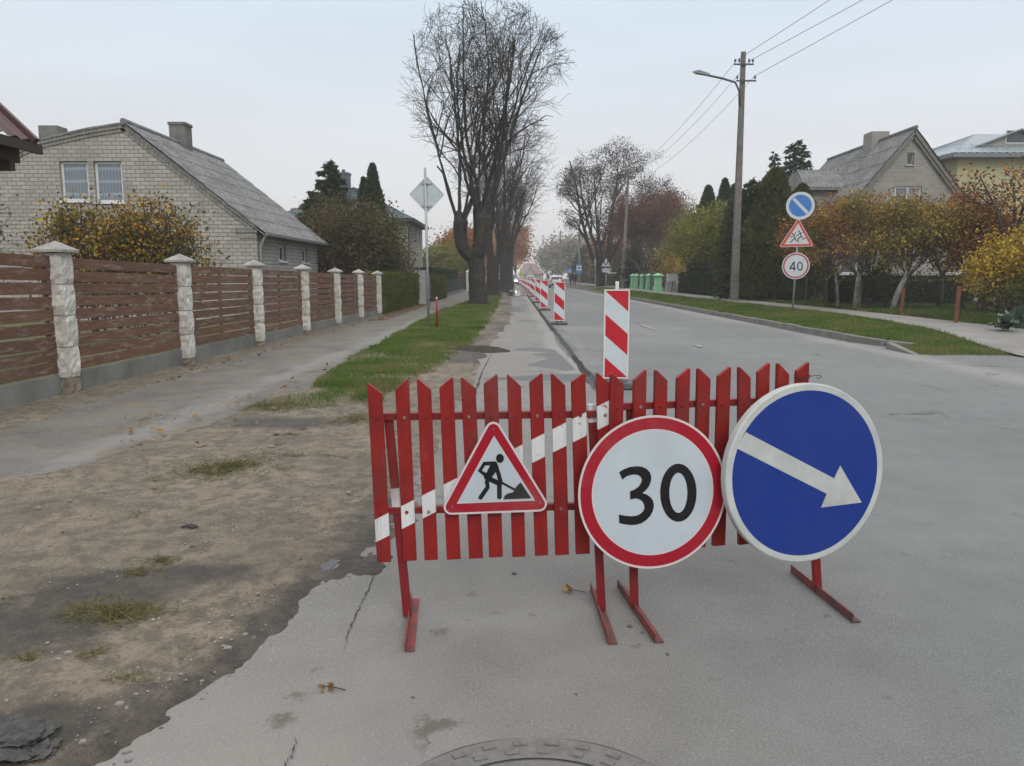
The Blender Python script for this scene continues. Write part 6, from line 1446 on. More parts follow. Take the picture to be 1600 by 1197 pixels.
for i in range(len(line) - 1):
    a, b = line[i][0], line[i + 1][0]; L = (b - a).length; hgt = 1.15; st_ = .11; k = -hgt
    d = (b - a).normalized()
    while k < L:
        for sg in (1, -1):
            s0, s1 = (k, k + hgt) if sg > 0 else (k + hgt, k); z0, z1 = 0, hgt
            lo, hi = 0., 1.
            # clip to [0, L]
            f0 = (0 - s0) / (s1 - s0); f1 = (L - s0) / (s1 - s0); lo = max(0, min(f0, f1)); hi = min(1, max(f0, f1))
            if hi - lo > .02:
                A0 = a + d * (s0 + (s1 - s0) * lo); A1 = a + d * (s0 + (s1 - s0) * hi); A0.z = .28 + hgt * lo; A1.z = .28 + hgt * hi
                m.cyl(A0, A1, .0022, n=3, caps=False)
        k += st_
m.build('wire_mesh', mesh_m, wf_)
# low rubble edging and clods under the fence
stm = M('pebble_stone', (.25, .24, .22), (.14, .13, .12), scale=20, rough=.85); stm2 = M('dark_stone', (.11, .105, .10), (.07, .068, .065), scale=20, rough=.85)
def stone(x, y, z, s, seed, mat_, label, group, name='stone', cat='stone', flat_=.55, rough_=0, sub_=2):
    rng = np.random.default_rng(seed); bm = bmesh.new(); bmesh.ops.create_icosphere(bm, subdivisions=sub_, radius=1); ax = A((1, .75 + .25 * rng.random(), flat_)); ro = rng.random() * 6.28
    cs_, sn_ = math.cos(ro), math.sin(ro); k = rng.normal(size=(5, 3))
    for v in bm.verts:
        c = A(v.co); f = 1
        for q in k:
            q = q / np.linalg.norm(q); dd = c.dot(q) - .72; f -= max(0, dd) * .75
        c = c * f * ax * s * (1 + rough_ * float(fbm(np.array([c[0] * 2.1 + seed]), np.array([c[1] * 2.1 + c[2] * 3]), 3)[0])); v.co = (c[0] * cs_ - c[1] * sn_, c[0] * sn_ + c[1] * cs_, c[2])
    me = bpy.data.meshes.new(name); bm.to_mesh(me); bm.free(); me.materials.append(mat_); o = bpy.data.objects.new(name, me); COL.objects.link(o); o.location = (x, y, z + s * flat_ * .35); setp(o, label, cat, group); return o
rs = np.random.default_rng(9)
for (px, py, s, mt) in ((356, 1018, .016, 0), (349, 1013, .011, 0), (383, 995, .013, 0), (362, 1005, .009, 0), (188, 1113, .014, 0), (199, 1119, .009, 0), (265, 1067, .010, 0), (315, 1062, .009, 0), (283, 1060, .009, 0), (108, 1032, .015, 0), (92, 1045, .012, 0), (75, 1018, .009, 0), (288, 944, .013, 0), (403, 930, .011, 0), (425, 936, .008, 0), (450, 878, .010, 1), (457, 885, .009, 1), (440, 890, .008, 1), (470, 880, .008, 1), (485, 924, .009, 0), (213, 1093, .010, 0), (246, 1068, .010, 0), (168, 1152, .010, 1), (85, 1140, .010, 0), (178, 1057, .008, 0), (130, 1167, .011, 0), (196, 1170, .011, 0), (200, 1182, .012, 0), (803, 893, .013, 1), (984, 975, .012, 1), (1003, 984, .008, 1), (1043, 1018, .010, 1), (60, 800, .02, 0), (110, 790, .014, 0), (98, 838, .012, 1), (228, 842, .012, 0), (558, 790, .016, 0), (545, 772, .02, 0), (590, 800, .013, 0), (425, 705, .03, 0), (60, 862, .01, 0), (78, 858, .009, 0), (140, 640, .025, 0), (290, 780, .010, 0), (300, 860, .012, 1), (340, 700, .012, 0), (180, 720, .014, 1), (735, 770, .01, 1), (645, 1085, .007, 1), (900, 1080, .006, 1)):
    p = on(px, py, .012); z = float(dzf(np.array([p.x]), np.array([p.y]))[0]) if p.x < 0 else 0.0
    stone(p.x, p.y, z, s, int(px * 7 + py), stm if mt == 0 else stm2, 'pale loose pebble lying on the dirt or asphalt' if mt == 0 else 'small dark crumb of asphalt lying on the ground', 'loose pebbles on the ground' if mt == 0 else 'dark crumbs on the ground')
# fine gravel
n = 11000; gx_ = -3.6 + 3.4 * rs.random(n); gy_ = 1.6 + 6.5 * rs.random(n) ** 1.2; k = (sdist(DP, gx_, gy_) > -.06 + .05 * rs.random(n)) & ((fbm(gx_ * 3, gy_ * 3) > -.05) | (sdist(DP, gx_, gy_) < .12)); gx_, gy_ = gx_[k], gy_[k]
Vs, Fs = [], []; oct_ = A([(1, 0, 0), (0, 1, 0), (-1, 0, 0), (0, -1, 0), (0, 0, .6), (0, 0, -.6)]); of = np.array([(0, 1, 4), (1, 2, 4), (2, 3, 4), (3, 0, 4), (1, 0, 5), (2, 1, 5), (3, 2, 5), (0, 3, 5)])
sz = .0020 + .0070 * rs.random(len(gx_)) ** 4; an_ = rs.random(len(gx_)) * 6.28; zz = dzf(gx_, gy_)
ca, sa = np.cos(an_)[:, None], np.sin(an_)[:, None]; ov = oct_[None] * (sz[:, None, None] * (.7 + .6 * rs.random((len(gx_), 6, 1))))
X_ = ov[:, :, 0] * ca - ov[:, :, 1] * sa + gx_[:, None]; Y_ = ov[:, :, 0] * sa + ov[:, :, 1] * ca + gy_[:, None]; Z_ = ov[:, :, 2] + zz[:, None] + .001
V = np.stack([X_, Y_, Z_], -1).reshape(-1, 3); F = (of[None] + (np.arange(len(gx_)) * 6)[:, None, None]).reshape(-1, 3)
grm = leafmat('gravel_grit', [(.07, .06, .05), (.14, .125, .105), (.24, .225, .2), (.36, .35, .32)], .9, 0); setp(np_obj('gravel', V, F, grm), 'fine grit and gravel scattered on the bare dirt', kind='stuff', cat='gravel')
# broken asphalt lumps bottom left
lump = M('broken_asphalt', (.035, .035, .034), (.075, .074, .07), scale=40, rough=.85, bmp=.8, bscale=80, bdist=.006)
for i, (px, py, s, fl, lab) in enumerate(((18, 1168, .085, .40, 'largest dark lump of broken asphalt in the lower left corner'), (60, 1152, .055, .35, 'smaller dark asphalt lump right of the largest one'), (12, 1140, .05, .3, 'dark asphalt lump behind the largest one'), (68, 1178, .045, .3, 'flat asphalt piece nearest the bottom edge at lower left'), (298, 826, .035, .25, 'dark flat scrap lying alone in the middle of the sandy dirt'))):
    p = on(px, py, .02); stone(p.x, p.y, float(dzf(np.array([p.x]), np.array([p.y]))[0]), s, 500 + i, lump, lab, None, 'asphalt_lump', 'rubble', fl, 1.0, 4)
# soil heap at the hole in the verge
h_ = on(745, 549, 0); soilm = M('dark_soil', (.035, .028, .022), (.055, .045, .035), scale=12, rough=1, bmp=1, bscale=30, bdist=.03)
xs = np.linspace(-.62, .62, 50); ys = np.linspace(-.34, .34, 30); X, Y, F = grid(xs, ys); Z = .085 * np.clip(1 - (X / .58) ** 2 - (Y / .3) ** 2, -.4, 1) * (1 + .6 * fbm(X * 9, Y * 9)) + .03 * fbm(X * 22, Y * 22, 3)
o = np_obj('soil_heap', np.stack([X + h_.x, Y + h_.y, Z + .02], -1).reshape(-1, 3), F, soilm, smooth=True); setp(o, 'low heap of dark dug soil on the right edge of the left verge', 'soil heap')
# fallen leaves
lfm = leafmat('fallen_leaf', [(.09, .045, .022), (.16, .085, .04), (.24, .15, .06), (.33, .24, .09)], .8, .1)
Pq = []
for (x0, x1, y0, y1, n, zz) in ((-4.55, -4.0, 24, 39, 1500, .02), (-2.9, -1.0, 9, 36, 650, .07), (-4.95, -4.4, 9.5, 24, 260, .02), (7.4, 9.3, 14.5, 34, 260, .22), (-3.2, -1.2, 30, 44, 900, .07), (-3.4, -.9, 6, 9, 60, .03), (10.9, 14, 17, 28, 900, .32)):
    q = np.stack([x0 + (x1 - x0) * RNG.random(n), y0 + (y1 - y0) * RNG.random(n), np.full(n, zz)], -1); 
    if x0 > 0: q[:, 2] = vterr(q[:, 0], q[:, 1]) + .03
    Pq.append(q)
P = np.concatenate(Pq); n = len(P); D = RNG.normal(size=(n, 3)); D[:, 2] *= .15; D /= np.linalg.norm(D, axis=1)[:, None]; U = np.cross(D, A((0, 0, 1)) + RNG.normal(size=(n, 3)) * .25); U /= np.linalg.norm(U, axis=1)[:, None]
V, F = quads(P, D, U, .05 + .04 * RNG.random(n), np.full(n, .045)); setp(np_obj('fallen_leaves', V, F, lfm), 'brown and yellow fallen leaves along the verge and hedge foot', kind='stuff', cat='leaves')
# dry leaf clumps and twigs on the asphalt
for i, (px, py, s, lab) in enumerate(((518, 1078, .05, 'dry twig with a curled leaf on the asphalt at the lower left'), (897, 926, .05, 'curled dry leaf on the asphalt left of the middle barrier foot'), (500, 1010, .0, ''))):
    if not lab: continue
    p = on(px, py, 0); r = thing('dry_twig', (p.x, p.y, 0), lab, 'twig'); m = MB(); m.tube([(p.x - s, p.y + s * .3, .006), (p.x, p.y, .012), (p.x + s, p.y - s * .2, .006)], .002, 5); m.build('stem', twig, r)
    V, F = leaves(np.tile(A((p.x - s * .4, p.y, .012)), (5, 1)) + RNG.normal(size=(5, 3)) * .006, .035, RNG, (0, 0, 0)); np_obj('leaf', V, F, lfm, r)

# ---- green posts fence, cabinet, hedge
grp = M('mint_green_paint', (.24, .56, .30), (.20, .48, .26), scale=4, rough=.7); dpan = M('dark_grey_panel', (.05, .055, .06), (.035, .04, .045), rough=.6)
gf = thing('panel_fence', (11.4, 66, .3), 'dark panel fence between mint green masonry posts on the right', 'fence')
gps = [(1027.5, 455.5, 427, .27), (1013.5, 453.3, 427.5, .21), (1003, 452, 428.5, .17), (994.5, 451.3, 428, .2), (988.5, 450.8, 428, .2), (979, 450, 429.5, .15), (971.5, 449, 429.5, .15)]
pr_ = None
for i, (px, py, ty, w) in enumerate(gps):
    p = on(px, py); x, y = p.x, p.y; tz = atY(px, ty, y).z; w = w * 1.15
    m = MB(); m.box((x - w, y - w, p.z - .05), (x + w, y + w, p.z + .35)); m.box((x - w * .78, y - w * .78, p.z + .351), (x + w * .78, y + w * .78, tz - .16)); m.build('post', grp, gf, bevel=.03)
    m = MB(); m.raw([(x - w * 1.3, y - w * 1.3, tz - .16), (x + w * 1.3, y - w * 1.3, tz - .16), (x + w * 1.3, y + w * 1.3, tz - .16), (x - w * 1.3, y + w * 1.3, tz - .16), (x, y, tz + .02)], [(3, 2, 1, 0), (0, 1, 4), (1, 2, 4), (2, 3, 4), (3, 0, 4)]); m.build('cap', grp, gf)
    if pr_: m = MB(); m.bar((pr_[0] + .1, pr_[1], 1.0), (x + .1, y, 1.0), .05, 1.35); m.build('panel', dpan, gf)
    pr_ = (x, y)
p = on(1049, 456.5); tz = atY(1049, 428, p.y).z; uc = thing('utility_cabinet', (p.x, p.y, p.z), 'white utility cabinet between the green posts and the dark hedge', 'cabinet')
m = MB(); m.box((p.x - .38, p.y - .18, p.z - .05), (p.x + .30, p.y + .18, p.z + .72)); m.build('base', cabm, uc, bevel=.01); m = MB(); m.box((p.x - .32, p.y - .22, p.z + .721), (p.x + .36, p.y + .22, tz)); bo = m.build('box', whp, uc, bevel=.01)
m = MB(); m.cyl((p.x - .05, p.y - .3, p.z), (p.x + .02, p.y - .26, p.z + .75), .03, n=6); m.build('stake', dmet, uc)
hedge('hedge', (11.7, 52.5, 0), (11.5, 42.5, 0), .9, 1.35, 15000, L_hedge2, 'dark trimmed hedge right of the white utility cabinet', leaf=.09, zb=.25)

# ---- signs and bus stop farther up on the right
def smallpost(px, py, top, Y, label): 
    a = atY(px, py, Y); b = atY(px, top, Y); r = thing('sign_post', (a.x, Y, .28), label, 'sign post'); MB().cyl((a.x, Y, .2), (a.x, Y, b.z), .04, n=8).build('pole', galv, r); return a.x
Yc = 74; xc_ = smallpost(946.5, 449, 405, Yc, 'far pole carrying the white triangle and its distance plate')
nv = Vector((0, -1, 0)); c = atY(947, 410, Yc - .08); Fq = Face(c, nv); k = Yc / 1200
o = thing('children_sign', c, 'distant triangular children sign on a white ground beside the brown tree', 'road sign')
tri_o = [(-7 * k, -6 * k), (7 * k, -6 * k), (0, 6.5 * k)]; m = MB(); plate(m, Fq, tri_o, -.02, -.001); m.build('plate', alu, o)
m = MB(); m.flat([tri_o], Fq.to(0)); m.build('white_face', LG, o); m = MB()
for i, (a_, b_) in enumerate((((-2.4, 1), (-3.2, -4.5)), ((-2.2, 0), (-.6, -4.5)), ((1.6, 1.5), (.6, -4.5)), ((1.8, 0), (3.8, -4.2)), ((-2.6, 2.4), (-2.2, .5)), ((1.4, 3), (1.8, 1)))): m.flat([[(x * k, y * k) for x, y in stroke([a_, b_], 1.1)]], Fq.to(.003 + .001 * i))
m.build('pictogram', SK, o)
c = atY(947.5, 422.5, Yc - .08); Fq = Face(c, nv); o = thing('distance_plate', c, 'small white plate with two up arrows below the distant triangle sign', 'road sign'); pr = [(-6.3 * k, -2.9 * k), (6.3 * k, -2.9 * k), (6.3 * k, 2.9 * k), (-6.3 * k, 2.9 * k)]
m = MB(); plate(m, Fq, pr, -.02, -.001); m.build('plate', alu, o); m = MB(); m.flat([pr], Fq.to(0)); m.build('white_face', LG, o); m = MB()
for sx in (-4.6, 4.6): m.flat([[(x * k, y * k) for x, y in ((sx - .35, -2), (sx + .35, -2), (sx + .35, .6), (sx + 1.1, .6), (sx, 2.1), (sx - 1.1, .6), (sx - .35, .6))]], Fq.to(.003))
for j in range(5): m.flat([[(x * k, y * k) for x, y in ((-2.6 + j, -.8), (-2.0 + j, -.8), (-2.0 + j, .9), (-2.6 + j, .9))]], Fq.to(.003))
m.build('pictogram', NB, o)
c = atY(957, 426.5, Yc); o = thing('street_name_board', c, 'thin pale street board pointing right beside the distant sign pole', 'sign'); m = MB(); m.cbox((c.x - .05, Yc - .05, c.z), (.85, .03, .11)); m.build('board', LG, o)
Ye = 81; smallpost(930, 450, 404, Ye, 'far grey pole with a narrow edge on sign'); c = atY(930, 411, Ye); o = thing('side_on_sign', c, 'round sign seen nearly edge on, on the far grey pole', 'road sign'); m = MB(); Fq = Face((c.x, Ye - .06, c.z), (1, -.38, 0)); plate(m, Fq, circ2(.42), -.03, 0); m.build('plate', alu, o)
busb = M('bus_stop_blue', (.04, .17, .52), rough=.4); c = atY(905, 420, 116.6); k = 116 / 1200
o = thing('bus_stop_sign', c, 'blue and white bus stop board on the third lamp pole', 'bus stop sign'); Fq = Face((c.x, 117.0, c.z), nv)
m = MB(); m.cbox((c.x, 117.05, c.z), (8.2 * k, .05, 14 * k)); m.build('board', busb, o); m = MB(); m.flat([[(-3.8 * k, -2.6 * k), (3.8 * k, -2.6 * k), (3.8 * k, 4.6 * k), (-3.8 * k, 4.6 * k)]], Fq.to(.03)); m.build('white_field', LG, o); m = MB(); m.flat([[(-2.2 * k, .2 * k), (2.2 * k, .2 * k), (2.2 * k, 2.6 * k), (-2.2 * k, 2.6 * k)]], Fq.to(.06)); m.build('bus_symbol', NB, o)
c = atY(890, 423, 122); k = 122 / 1200; o = thing('crossing_sign', c, 'square blue pedestrian crossing sign left of the bus stop board', 'road sign'); Fq = Face((c.x, 121.9, c.z), nv)
m = MB(); m.cbox((c.x, 122, c.z), (7.5 * k, .05, 7.5 * k)); m.cyl((c.x, 122.1, .2), (c.x, 122.1, c.z), .04, n=6); m.build('board', busb, o); m = MB(); m.flat([[(-2.7 * k, -2.4 * k), (2.7 * k, -2.4 * k), (0, 2.6 * k)]], Fq.to(0)); m.build('white_triangle', LG, o)
m = MB(); m.flat([[(x * k, y * k) for x, y in stroke([(0, 1), (-.9, -2)], .6)]], Fq.to(.02)); m.flat([[(x * k, y * k) for x, y in stroke([(0, 0), (.9, -2)], .6)]], Fq.to(.03)); m.build('pictogram', NB, o)
c = atY(858, 425.5, 165); o = thing('round_sign', c, 'tiny pale round sign above the far pedestrian left of the hatchback', 'road sign'); m = MB(); Fq = Face(c, nv); plate(m, Fq, circ2(.38), -.03, 0); m.cyl((c.x, c.y + .06, .2), (c.x, c.y + .06, c.z), .04, n=6); m.build('plate', LG, o)
hv = M('lime_reflective', (.45, .62, .06), rough=.4); c = atY(815.5, 424, 150); k = .125; o = thing('crossing_sign', c, 'lime yellow framed crossing sign above the oncoming van', 'road sign'); Fq = Face((c.x, 149.9, c.z), nv)
m = MB(); m.cbox((c.x, 150, c.z), (5.6 * k, .05, 10 * k)); m.cyl((c.x, 150.1, 0), (c.x, 150.1, c.z), .04, n=6); m.build('board', hv, o); m = MB(); m.flat([[(-1.6 * k, -1 * k), (1.6 * k, -1 * k), (1.6 * k, 3.4 * k), (-1.6 * k, 3.4 * k)]], Fq.to(0)); m.build('white_field', LG, o)

# ---- cars
def carpaint(n, c): m, t, b = nodes(n); b.inputs['Base Color'].default_value = (*c, 1); b.inputs['Roughness'].default_value = .3; b.inputs['Coat Weight'].default_value = .5; return m
tyre = M('tyre', (.015, .015, .016), rough=.9); rim = M('rim', (.3, .3, .31), rough=.4, metal=.6); redl = emis('tail_light_red', (.5, .02, .03), .12); headl = emis('head_lamp', (1, .97, .9), 22); blk = M('black_trim', (.02, .02, .022), rough=.6)
def car(loc, rz, paint_, label, W_=1.75, Hh=1.5, L_c=4.0, van=False, lights_on=False):
    r = thing('car', loc, label, 'car'); hw = W_ / 2
    # sections along length: y, z low, z belt, z roof, half width low/belt, half width roof
    prof = [(-L_c / 2, .35, .80, .82, .80, .72), (-L_c / 2 + .12, .25, .95, 1.00, .95, .80), (-L_c / 2 + .35, .20, .98, Hh - .12, 1, .74), (-L_c / 2 + .9, .18, .97, Hh, 1, .76), (-.1, .18, .95, Hh, 1, .76), (.55, .18, .94, Hh - .10, 1, .75), (1.15, .18, .93, .98, 1, .84), (L_c / 2 - .35, .22, .82, .86, .97, .82), (L_c / 2, .32, .62, .66, .82, .74)]
    if van: prof = [(-L_c / 2, .35, .95, Hh - .1, .93, .80), (-L_c / 2 + .15, .22, 1.0, Hh, 1, .84), (0, .2, 1.0, Hh, 1, .84), (.7, .2, 1.0, Hh - .06, 1, .82), (1.35, .2, .98, 1.08, 1, .86), (L_c / 2 - .2, .24, .85, .9, .96, .84), (L_c / 2, .32, .62, .66, .84, .76)]
    vs, n = [], 10
    for (y, zl, zb, zr, wl, wr) in prof:
        h1, h2 = hw * wl, hw * wr
        vs += [(-h1 * .9, y, zl), (-h1, y, zl + .15), (-h1, y, zb - .12), (-h1 * .97, y, zb), (-h2, y, zr - .04), (h2, y, zr - .04), (h1 * .97, y, zb), (h1, y, zb - .12), (h1, y, zl + .15), (h1 * .9, y, zl)]
        vs.insert(len(vs) - 5, (-h2 * .9, y, zr)); vs.insert(len(vs) - 5, (h2 * .9, y, zr))
    n = 12; k = len(prof); fs = [(i * n + j, i * n + (j + 1) % n, (i + 1) * n + (j + 1) % n, (i + 1) * n + j) for i in range(k - 1) for j in range(n)] + [tuple(range(n - 1, -1, -1)), tuple(range((k - 1) * n, k * n))]
    m = MB(); m.raw(vs, fs); m.build('body', paint_, r, smooth=False, bevel=.03, world=False)
    m = MB(); e = .012
    i0, i1 = (1, 2) if not van else (0, 1)
    P_ = prof[1 if not van else 0]; Q_ = prof[2 if not van else 1]
    m.raw([(-hw * .80, P_[0] - .02, P_[2] + .05), (hw * .80, P_[0] - .02, P_[2] + .05), (hw * .68, Q_[0] - .07, Q_[3] - .06), (-hw * .68, Q_[0] - .07, Q_[3] - .06)], [(0, 1, 2, 3)]); m.build('rear_window', glass, r, world=False)
    fa, fb = (prof[5], prof[6]) if not van else (prof[3], prof[4])
    m = MB(); m.raw([(-hw * .76, fb[0] + .05, fb[3] + .05), (hw * .76, fb[0] + .05, fb[3] + .05), (hw * .66, fa[0] + .07, fa[3] - .03), (-hw * .66, fa[0] + .07, fa[3] - .03)], [(0, 1, 2, 3)]); m.build('windscreen', glass, r, world=False)
    for sx in (-1, 1):
        m = MB(); m.raw([(sx * (hw * .985), -L_c / 2 + .6, 1.02), (sx * (hw * .985), .75, 1.0), (sx * (hw * .80), .35, Hh - .12), (sx * (hw * .80), -L_c / 2 + .85, Hh - .12)], [(0, 1, 2, 3)]); m.build('side_window', glass, r, world=False)
        for y in (-L_c / 2 + .75, L_c / 2 - .75):
            m = MB(); m.cyl((sx * hw * .78, y, .31), (sx * (hw + .01), y, .31), .31, n=18); w_ = m.build('wheel', tyre, r, world=False); m = MB(); m.cyl((sx * (hw + .011), y, .31), (sx * (hw + .02), y, .31), .20, n=14); m.build('rim', rim, w_, world=False)
        m = MB(); m.cbox((sx * hw * .80, -L_c / 2 + .0, .86), (.24, .12, .28)); m.build('tail_light', redl, r, world=False, bevel=.02)
        m = MB(); m.cbox((sx * hw * .66, L_c / 2 - .05, .66), (.26, .12, .14)); m.build('headlight', headl if lights_on else lampm, r, world=False, bevel=.02)
        m = MB(); m.cbox((sx * (hw + .09), .7, 1.0), (.16, .1, .12)); m.build('mirror', paint_, r, world=False, bevel=.02)
    m = MB(); m.cbox((0, -L_c / 2 + .01, .42), (W_ * .86, .14, .16)); m.cbox((0, L_c / 2 - .02, .38), (W_ * .84, .12, .16)); m.build('bumper', blk, r, world=False, bevel=.03)
    m = MB(); m.cbox((0, -L_c / 2 - .075, .64), (.50, .012, .11)); m.build('number_plate', whp, r, world=False)
    r.rotation_euler.z = rz; return r
cwh = carpaint('white_car_paint', (.62, .63, .65)); csil = carpaint('silver_car_paint', (.30, .34, .37))
car((5.55, 98, 0), R(0), cwh, 'white hatchback driving away in the right lane, seen from behind', Hh=1.5)
car((.15, 128, 0), R(178), csil, 'silver oncoming van with its headlight on, left of the delineators', W_=1.8, Hh=1.75, L_c=4.5, van=True, lights_on=True)
car((3.6, 150, 0), R(180), cwh, 'pale car far away behind the row of delineators', lights_on=False)
# ---- pedestrians
def person(x, y, z, face, h, coat, trousers, hair, label, stride=.25, bag=False):
    r = thing('person', (x, y, z), label, 'person'); k = h / 1.75
    J = {'pel': (0, 0, .95), 'chest': (0, .02, 1.28), 'neck': (0, .02, 1.47), 'head': (0, .0, 1.58), 'crown': (0, .0, 1.70),
         'hl': (-.09, 0, .90), 'kl': (-.10, -stride * .45, .50), 'al': (-.10, -stride * .6, .09), 'tl': (-.10, -stride * .6 - .15, .04), 'hr': (.09, 0, .90), 'kr': (.10, stride * .25, .50), 'ar': (.10, stride * .9, .13), 'tr': (.10, stride * .9 - .13, .05),
         'sl': (-.18, .02, 1.40), 'el': (-.25, .08, 1.12), 'wl': (-.25, -.02, .88), 'fl': (-.25, -.05, .78), 'sr': (.18, .02, 1.40), 'er': (.25, -.03, 1.12), 'wr': (.25, -.14, .90), 'fr': (.25, -.18, .80)}
    rad = {'pel': .15, 'chest': .16, 'neck': .06, 'head': .095, 'crown': .07, 'hl': .10, 'kl': .065, 'al': .045, 'tl': .04, 'hr': .10, 'kr': .065, 'ar': .045, 'tr': .04, 'sl': .075, 'el': .055, 'wl': .04, 'fl': .035, 'sr': .075, 'er': .055, 'wr': .04, 'fr': .035}
    ed = [('pel', 'chest'), ('chest', 'neck'), ('neck', 'head'), ('head', 'crown'), ('pel', 'hl'), ('hl', 'kl'), ('kl', 'al'), ('al', 'tl'), ('pel', 'hr'), ('hr', 'kr'), ('kr', 'ar'), ('ar', 'tr'), ('chest', 'sl'), ('sl', 'el'), ('el', 'wl'), ('wl', 'fl'), ('chest', 'sr'), ('sr', 'er'), ('er', 'wr'), ('wr', 'fr')]
    ks = list(J); me = bpy.data.meshes.new('body'); me.from_pydata([tuple(c * k for c in J[q]) for q in ks], [(ks.index(a), ks.index(b)) for a, b in ed], [])
    o = bpy.data.objects.new('body', me); COL.objects.link(o); o.parent = r
    sk = o.modifiers.new('s', 'SKIN'); 
    for i, q in enumerate(ks): me.skin_vertices[0].data[i].radius = (rad[q] * k, rad[q] * k * (.8 if q in ('pel', 'chest') else 1)); me.skin_vertices[0].data[i].use_root = q == 'pel'
    ss = o.modifiers.new('u', 'SUBSURF'); ss.levels = 1; ss.render_levels = 2
    mt, t, b = nodes('clothing'); tcn = t.nodes.new('ShaderNodeTexCoord'); sp_ = t.nodes.new('ShaderNodeSeparateXYZ'); t.links.new(tcn.outputs['Object'], sp_.inputs[0]); mrn = N(t, 'ShaderNodeMath', operation='DIVIDE'); t.links.new(sp_.outputs[2], mrn.inputs[0]); mrn.inputs[1].default_value = 1.8 * k
    t.links.new(rampn(t, mrn.outputs[0], ((0, (.02, .02, .02)), (.05, trousers), (.46, coat), (.825, (.32, .2, .15))), 'CONSTANT'), b.inputs['Base Color']); b.inputs['Roughness'].default_value = .85; me.materials.append(mt)
    bm = bmesh.new(); bmesh.ops.create_uvsphere(bm, u_segments=12, v_segments=8, radius=.115 * k)
    for v in bm.verts: v.co = (v.co.x * .92, v.co.y * 1.02 + .02 * k, v.co.z * 1.05 + 1.635 * k)
    bmesh.ops.delete(bm, geom=[v for v in bm.verts if v.co.z < 1.60 * k and v.co.y < .01], context='VERTS')
    mh_ = bpy.data.meshes.new('hair'); bm.to_mesh(mh_); bm.free(); mh_.materials.append(M('hair', hair)); link('hair', mh_, r, world=False)
    if bag: m = MB(); m.box((.27, -.12, .42), (.35, .16, .78)); m.build('shopping_bag', whp, r, world=False, bevel=.02)
    r.rotation_euler.z = face
person(8.0, 99, .17, R(170), 1.70, (.018, .018, .022), (.015, .015, .018), (.42, .40, .38), 'person in dark clothes with pale hair walking left of the bus stop board', bag=True)
person(7.72, 101.5, .16, R(190), 1.62, (.03, .035, .05), (.02, .022, .03), (.06, .045, .035), 'second person in dark blue walking just behind the pale haired one')
person(7.35, 157, .15, R(10), 1.75, (.02, .02, .022), (.018, .018, .02), (.03, .025, .02), 'tiny distant person in black just left of the white hatchback')

# ---- right far trees and houses
def bigtree():
    Yb = 86; q = atY(939, 448, Yb); root = thing('brown_tree', (q.x, Yb, .25), 'large spreading tree with thin brown leaves above the distant signs on the right', 'tree'); rng = np.random.default_rng(90)
    br, tips = [], []; C_ = A((q.x + 1.7, Yb, 9.6)); Rr = A((5.9, 5.5, 6.2)); env = lambda p: (((p - C_) / Rr) ** 2).sum() < 1.0 or p[2] < 5
    spec = [(8, 7, .55, 20, 50, .08, .03), (5, 5, .52, 25, 55, .12, .01), (4, 4, .55, 25, 60, .15, -.01), (3, 3, .6, 25, 60, .18, -.02)]
    b0 = A((q.x, Yb, .1))
    br.append((0, [b0, b0 + A((0, 0, 1.0)), b0 + A((0, 0, 2.3))], [.75, .55, .5]))
    for (dx, dy, r_) in ((-.42, 0, .26), (-.12, .3, .24), (.35, -.1, .30), (.55, .4, .22), (.02, -.3, .2)):
        d = A((dx, dy, 1.)); d /= np.linalg.norm(d); grow(rng, b0 + A((dx * .6, dy * .5, 1.7)), d, 11.0 + rng.normal(), r_, 0, spec, br, tips, env)
    build_tree(root, br, bark, .09, .012)
    T = np.array([t_[0] for t_ in tips]); n = 26000; P = T[rng.integers(0, len(T), n)] + rng.normal(size=(n, 3)) * .30; V, F = leaves(P, .13, rng); np_obj('crown', V, F, L_gr, root)
bigtree()
roundtree('red_brown_tree', 1016, 78, 300, 3.6, 16000, L_rb, 'reddish brown tree right of the large spreading tree', leaf=.17, seed=91, low=.2, clump=.5)
roundtree('red_brown_tree', 990, 92, 330, 3.4, 9000, L_rb, 'darker red brown tree behind the second lamp pole', leaf=.2, seed=92, low=.15, clump=.5)
roundtree('orange_tree', 1052, 84, 313, 3.8, 11000, L_rb, 'tall sparse russet tree with an orange top left of the thujas', leaf=.17, seed=93, low=.15, clump=.5)
roundtree('orange_tree', 957, 125, 376, 3.4, 6000, L_or, 'small deep orange tree between the large brown tree and the second lamp pole', leaf=.3, seed=94, low=.1, clump=.5)
roundtree('bare_tree', 1038, 76, 352, 2.8, 1500, L_gr, 'bare grey tree above the mint green posts', leaf=.12, seed=95, low=.1, clump=.3)
roundtree('bare_tree', 1010, 70, 372, 2.4, 900, L_gr, 'thin bare tree behind the small dark spruce', leaf=.12, seed=96, low=.1, clump=.3)
con('spruce_tree', 994, 72, 374, 1.9, 7000, L_dk, 'small dark spruce behind the mint green posts', kind='spruce', leaf=.3, pw=.8, seed=97)
roundtree('yellow_tree', 1054, 72, 398, 3.0, 9000, L_yel, 'bright yellow low tree behind the white utility cabinet', leaf=.16, seed=98, low=.0, clump=.35)
roundtree('yellow_tree', 1032, 88, 408, 2.6, 4000, L_yel, 'smaller yellow tree behind the nearest mint green posts', leaf=.2, seed=99, low=.0, clump=.35)
con('dark_spruce', 916, 140, 388, 3.0, 5000, L_dk, 'tall dark fir between the white windowed house and the large tree', leaf=.6, pw=.6, seed=100)
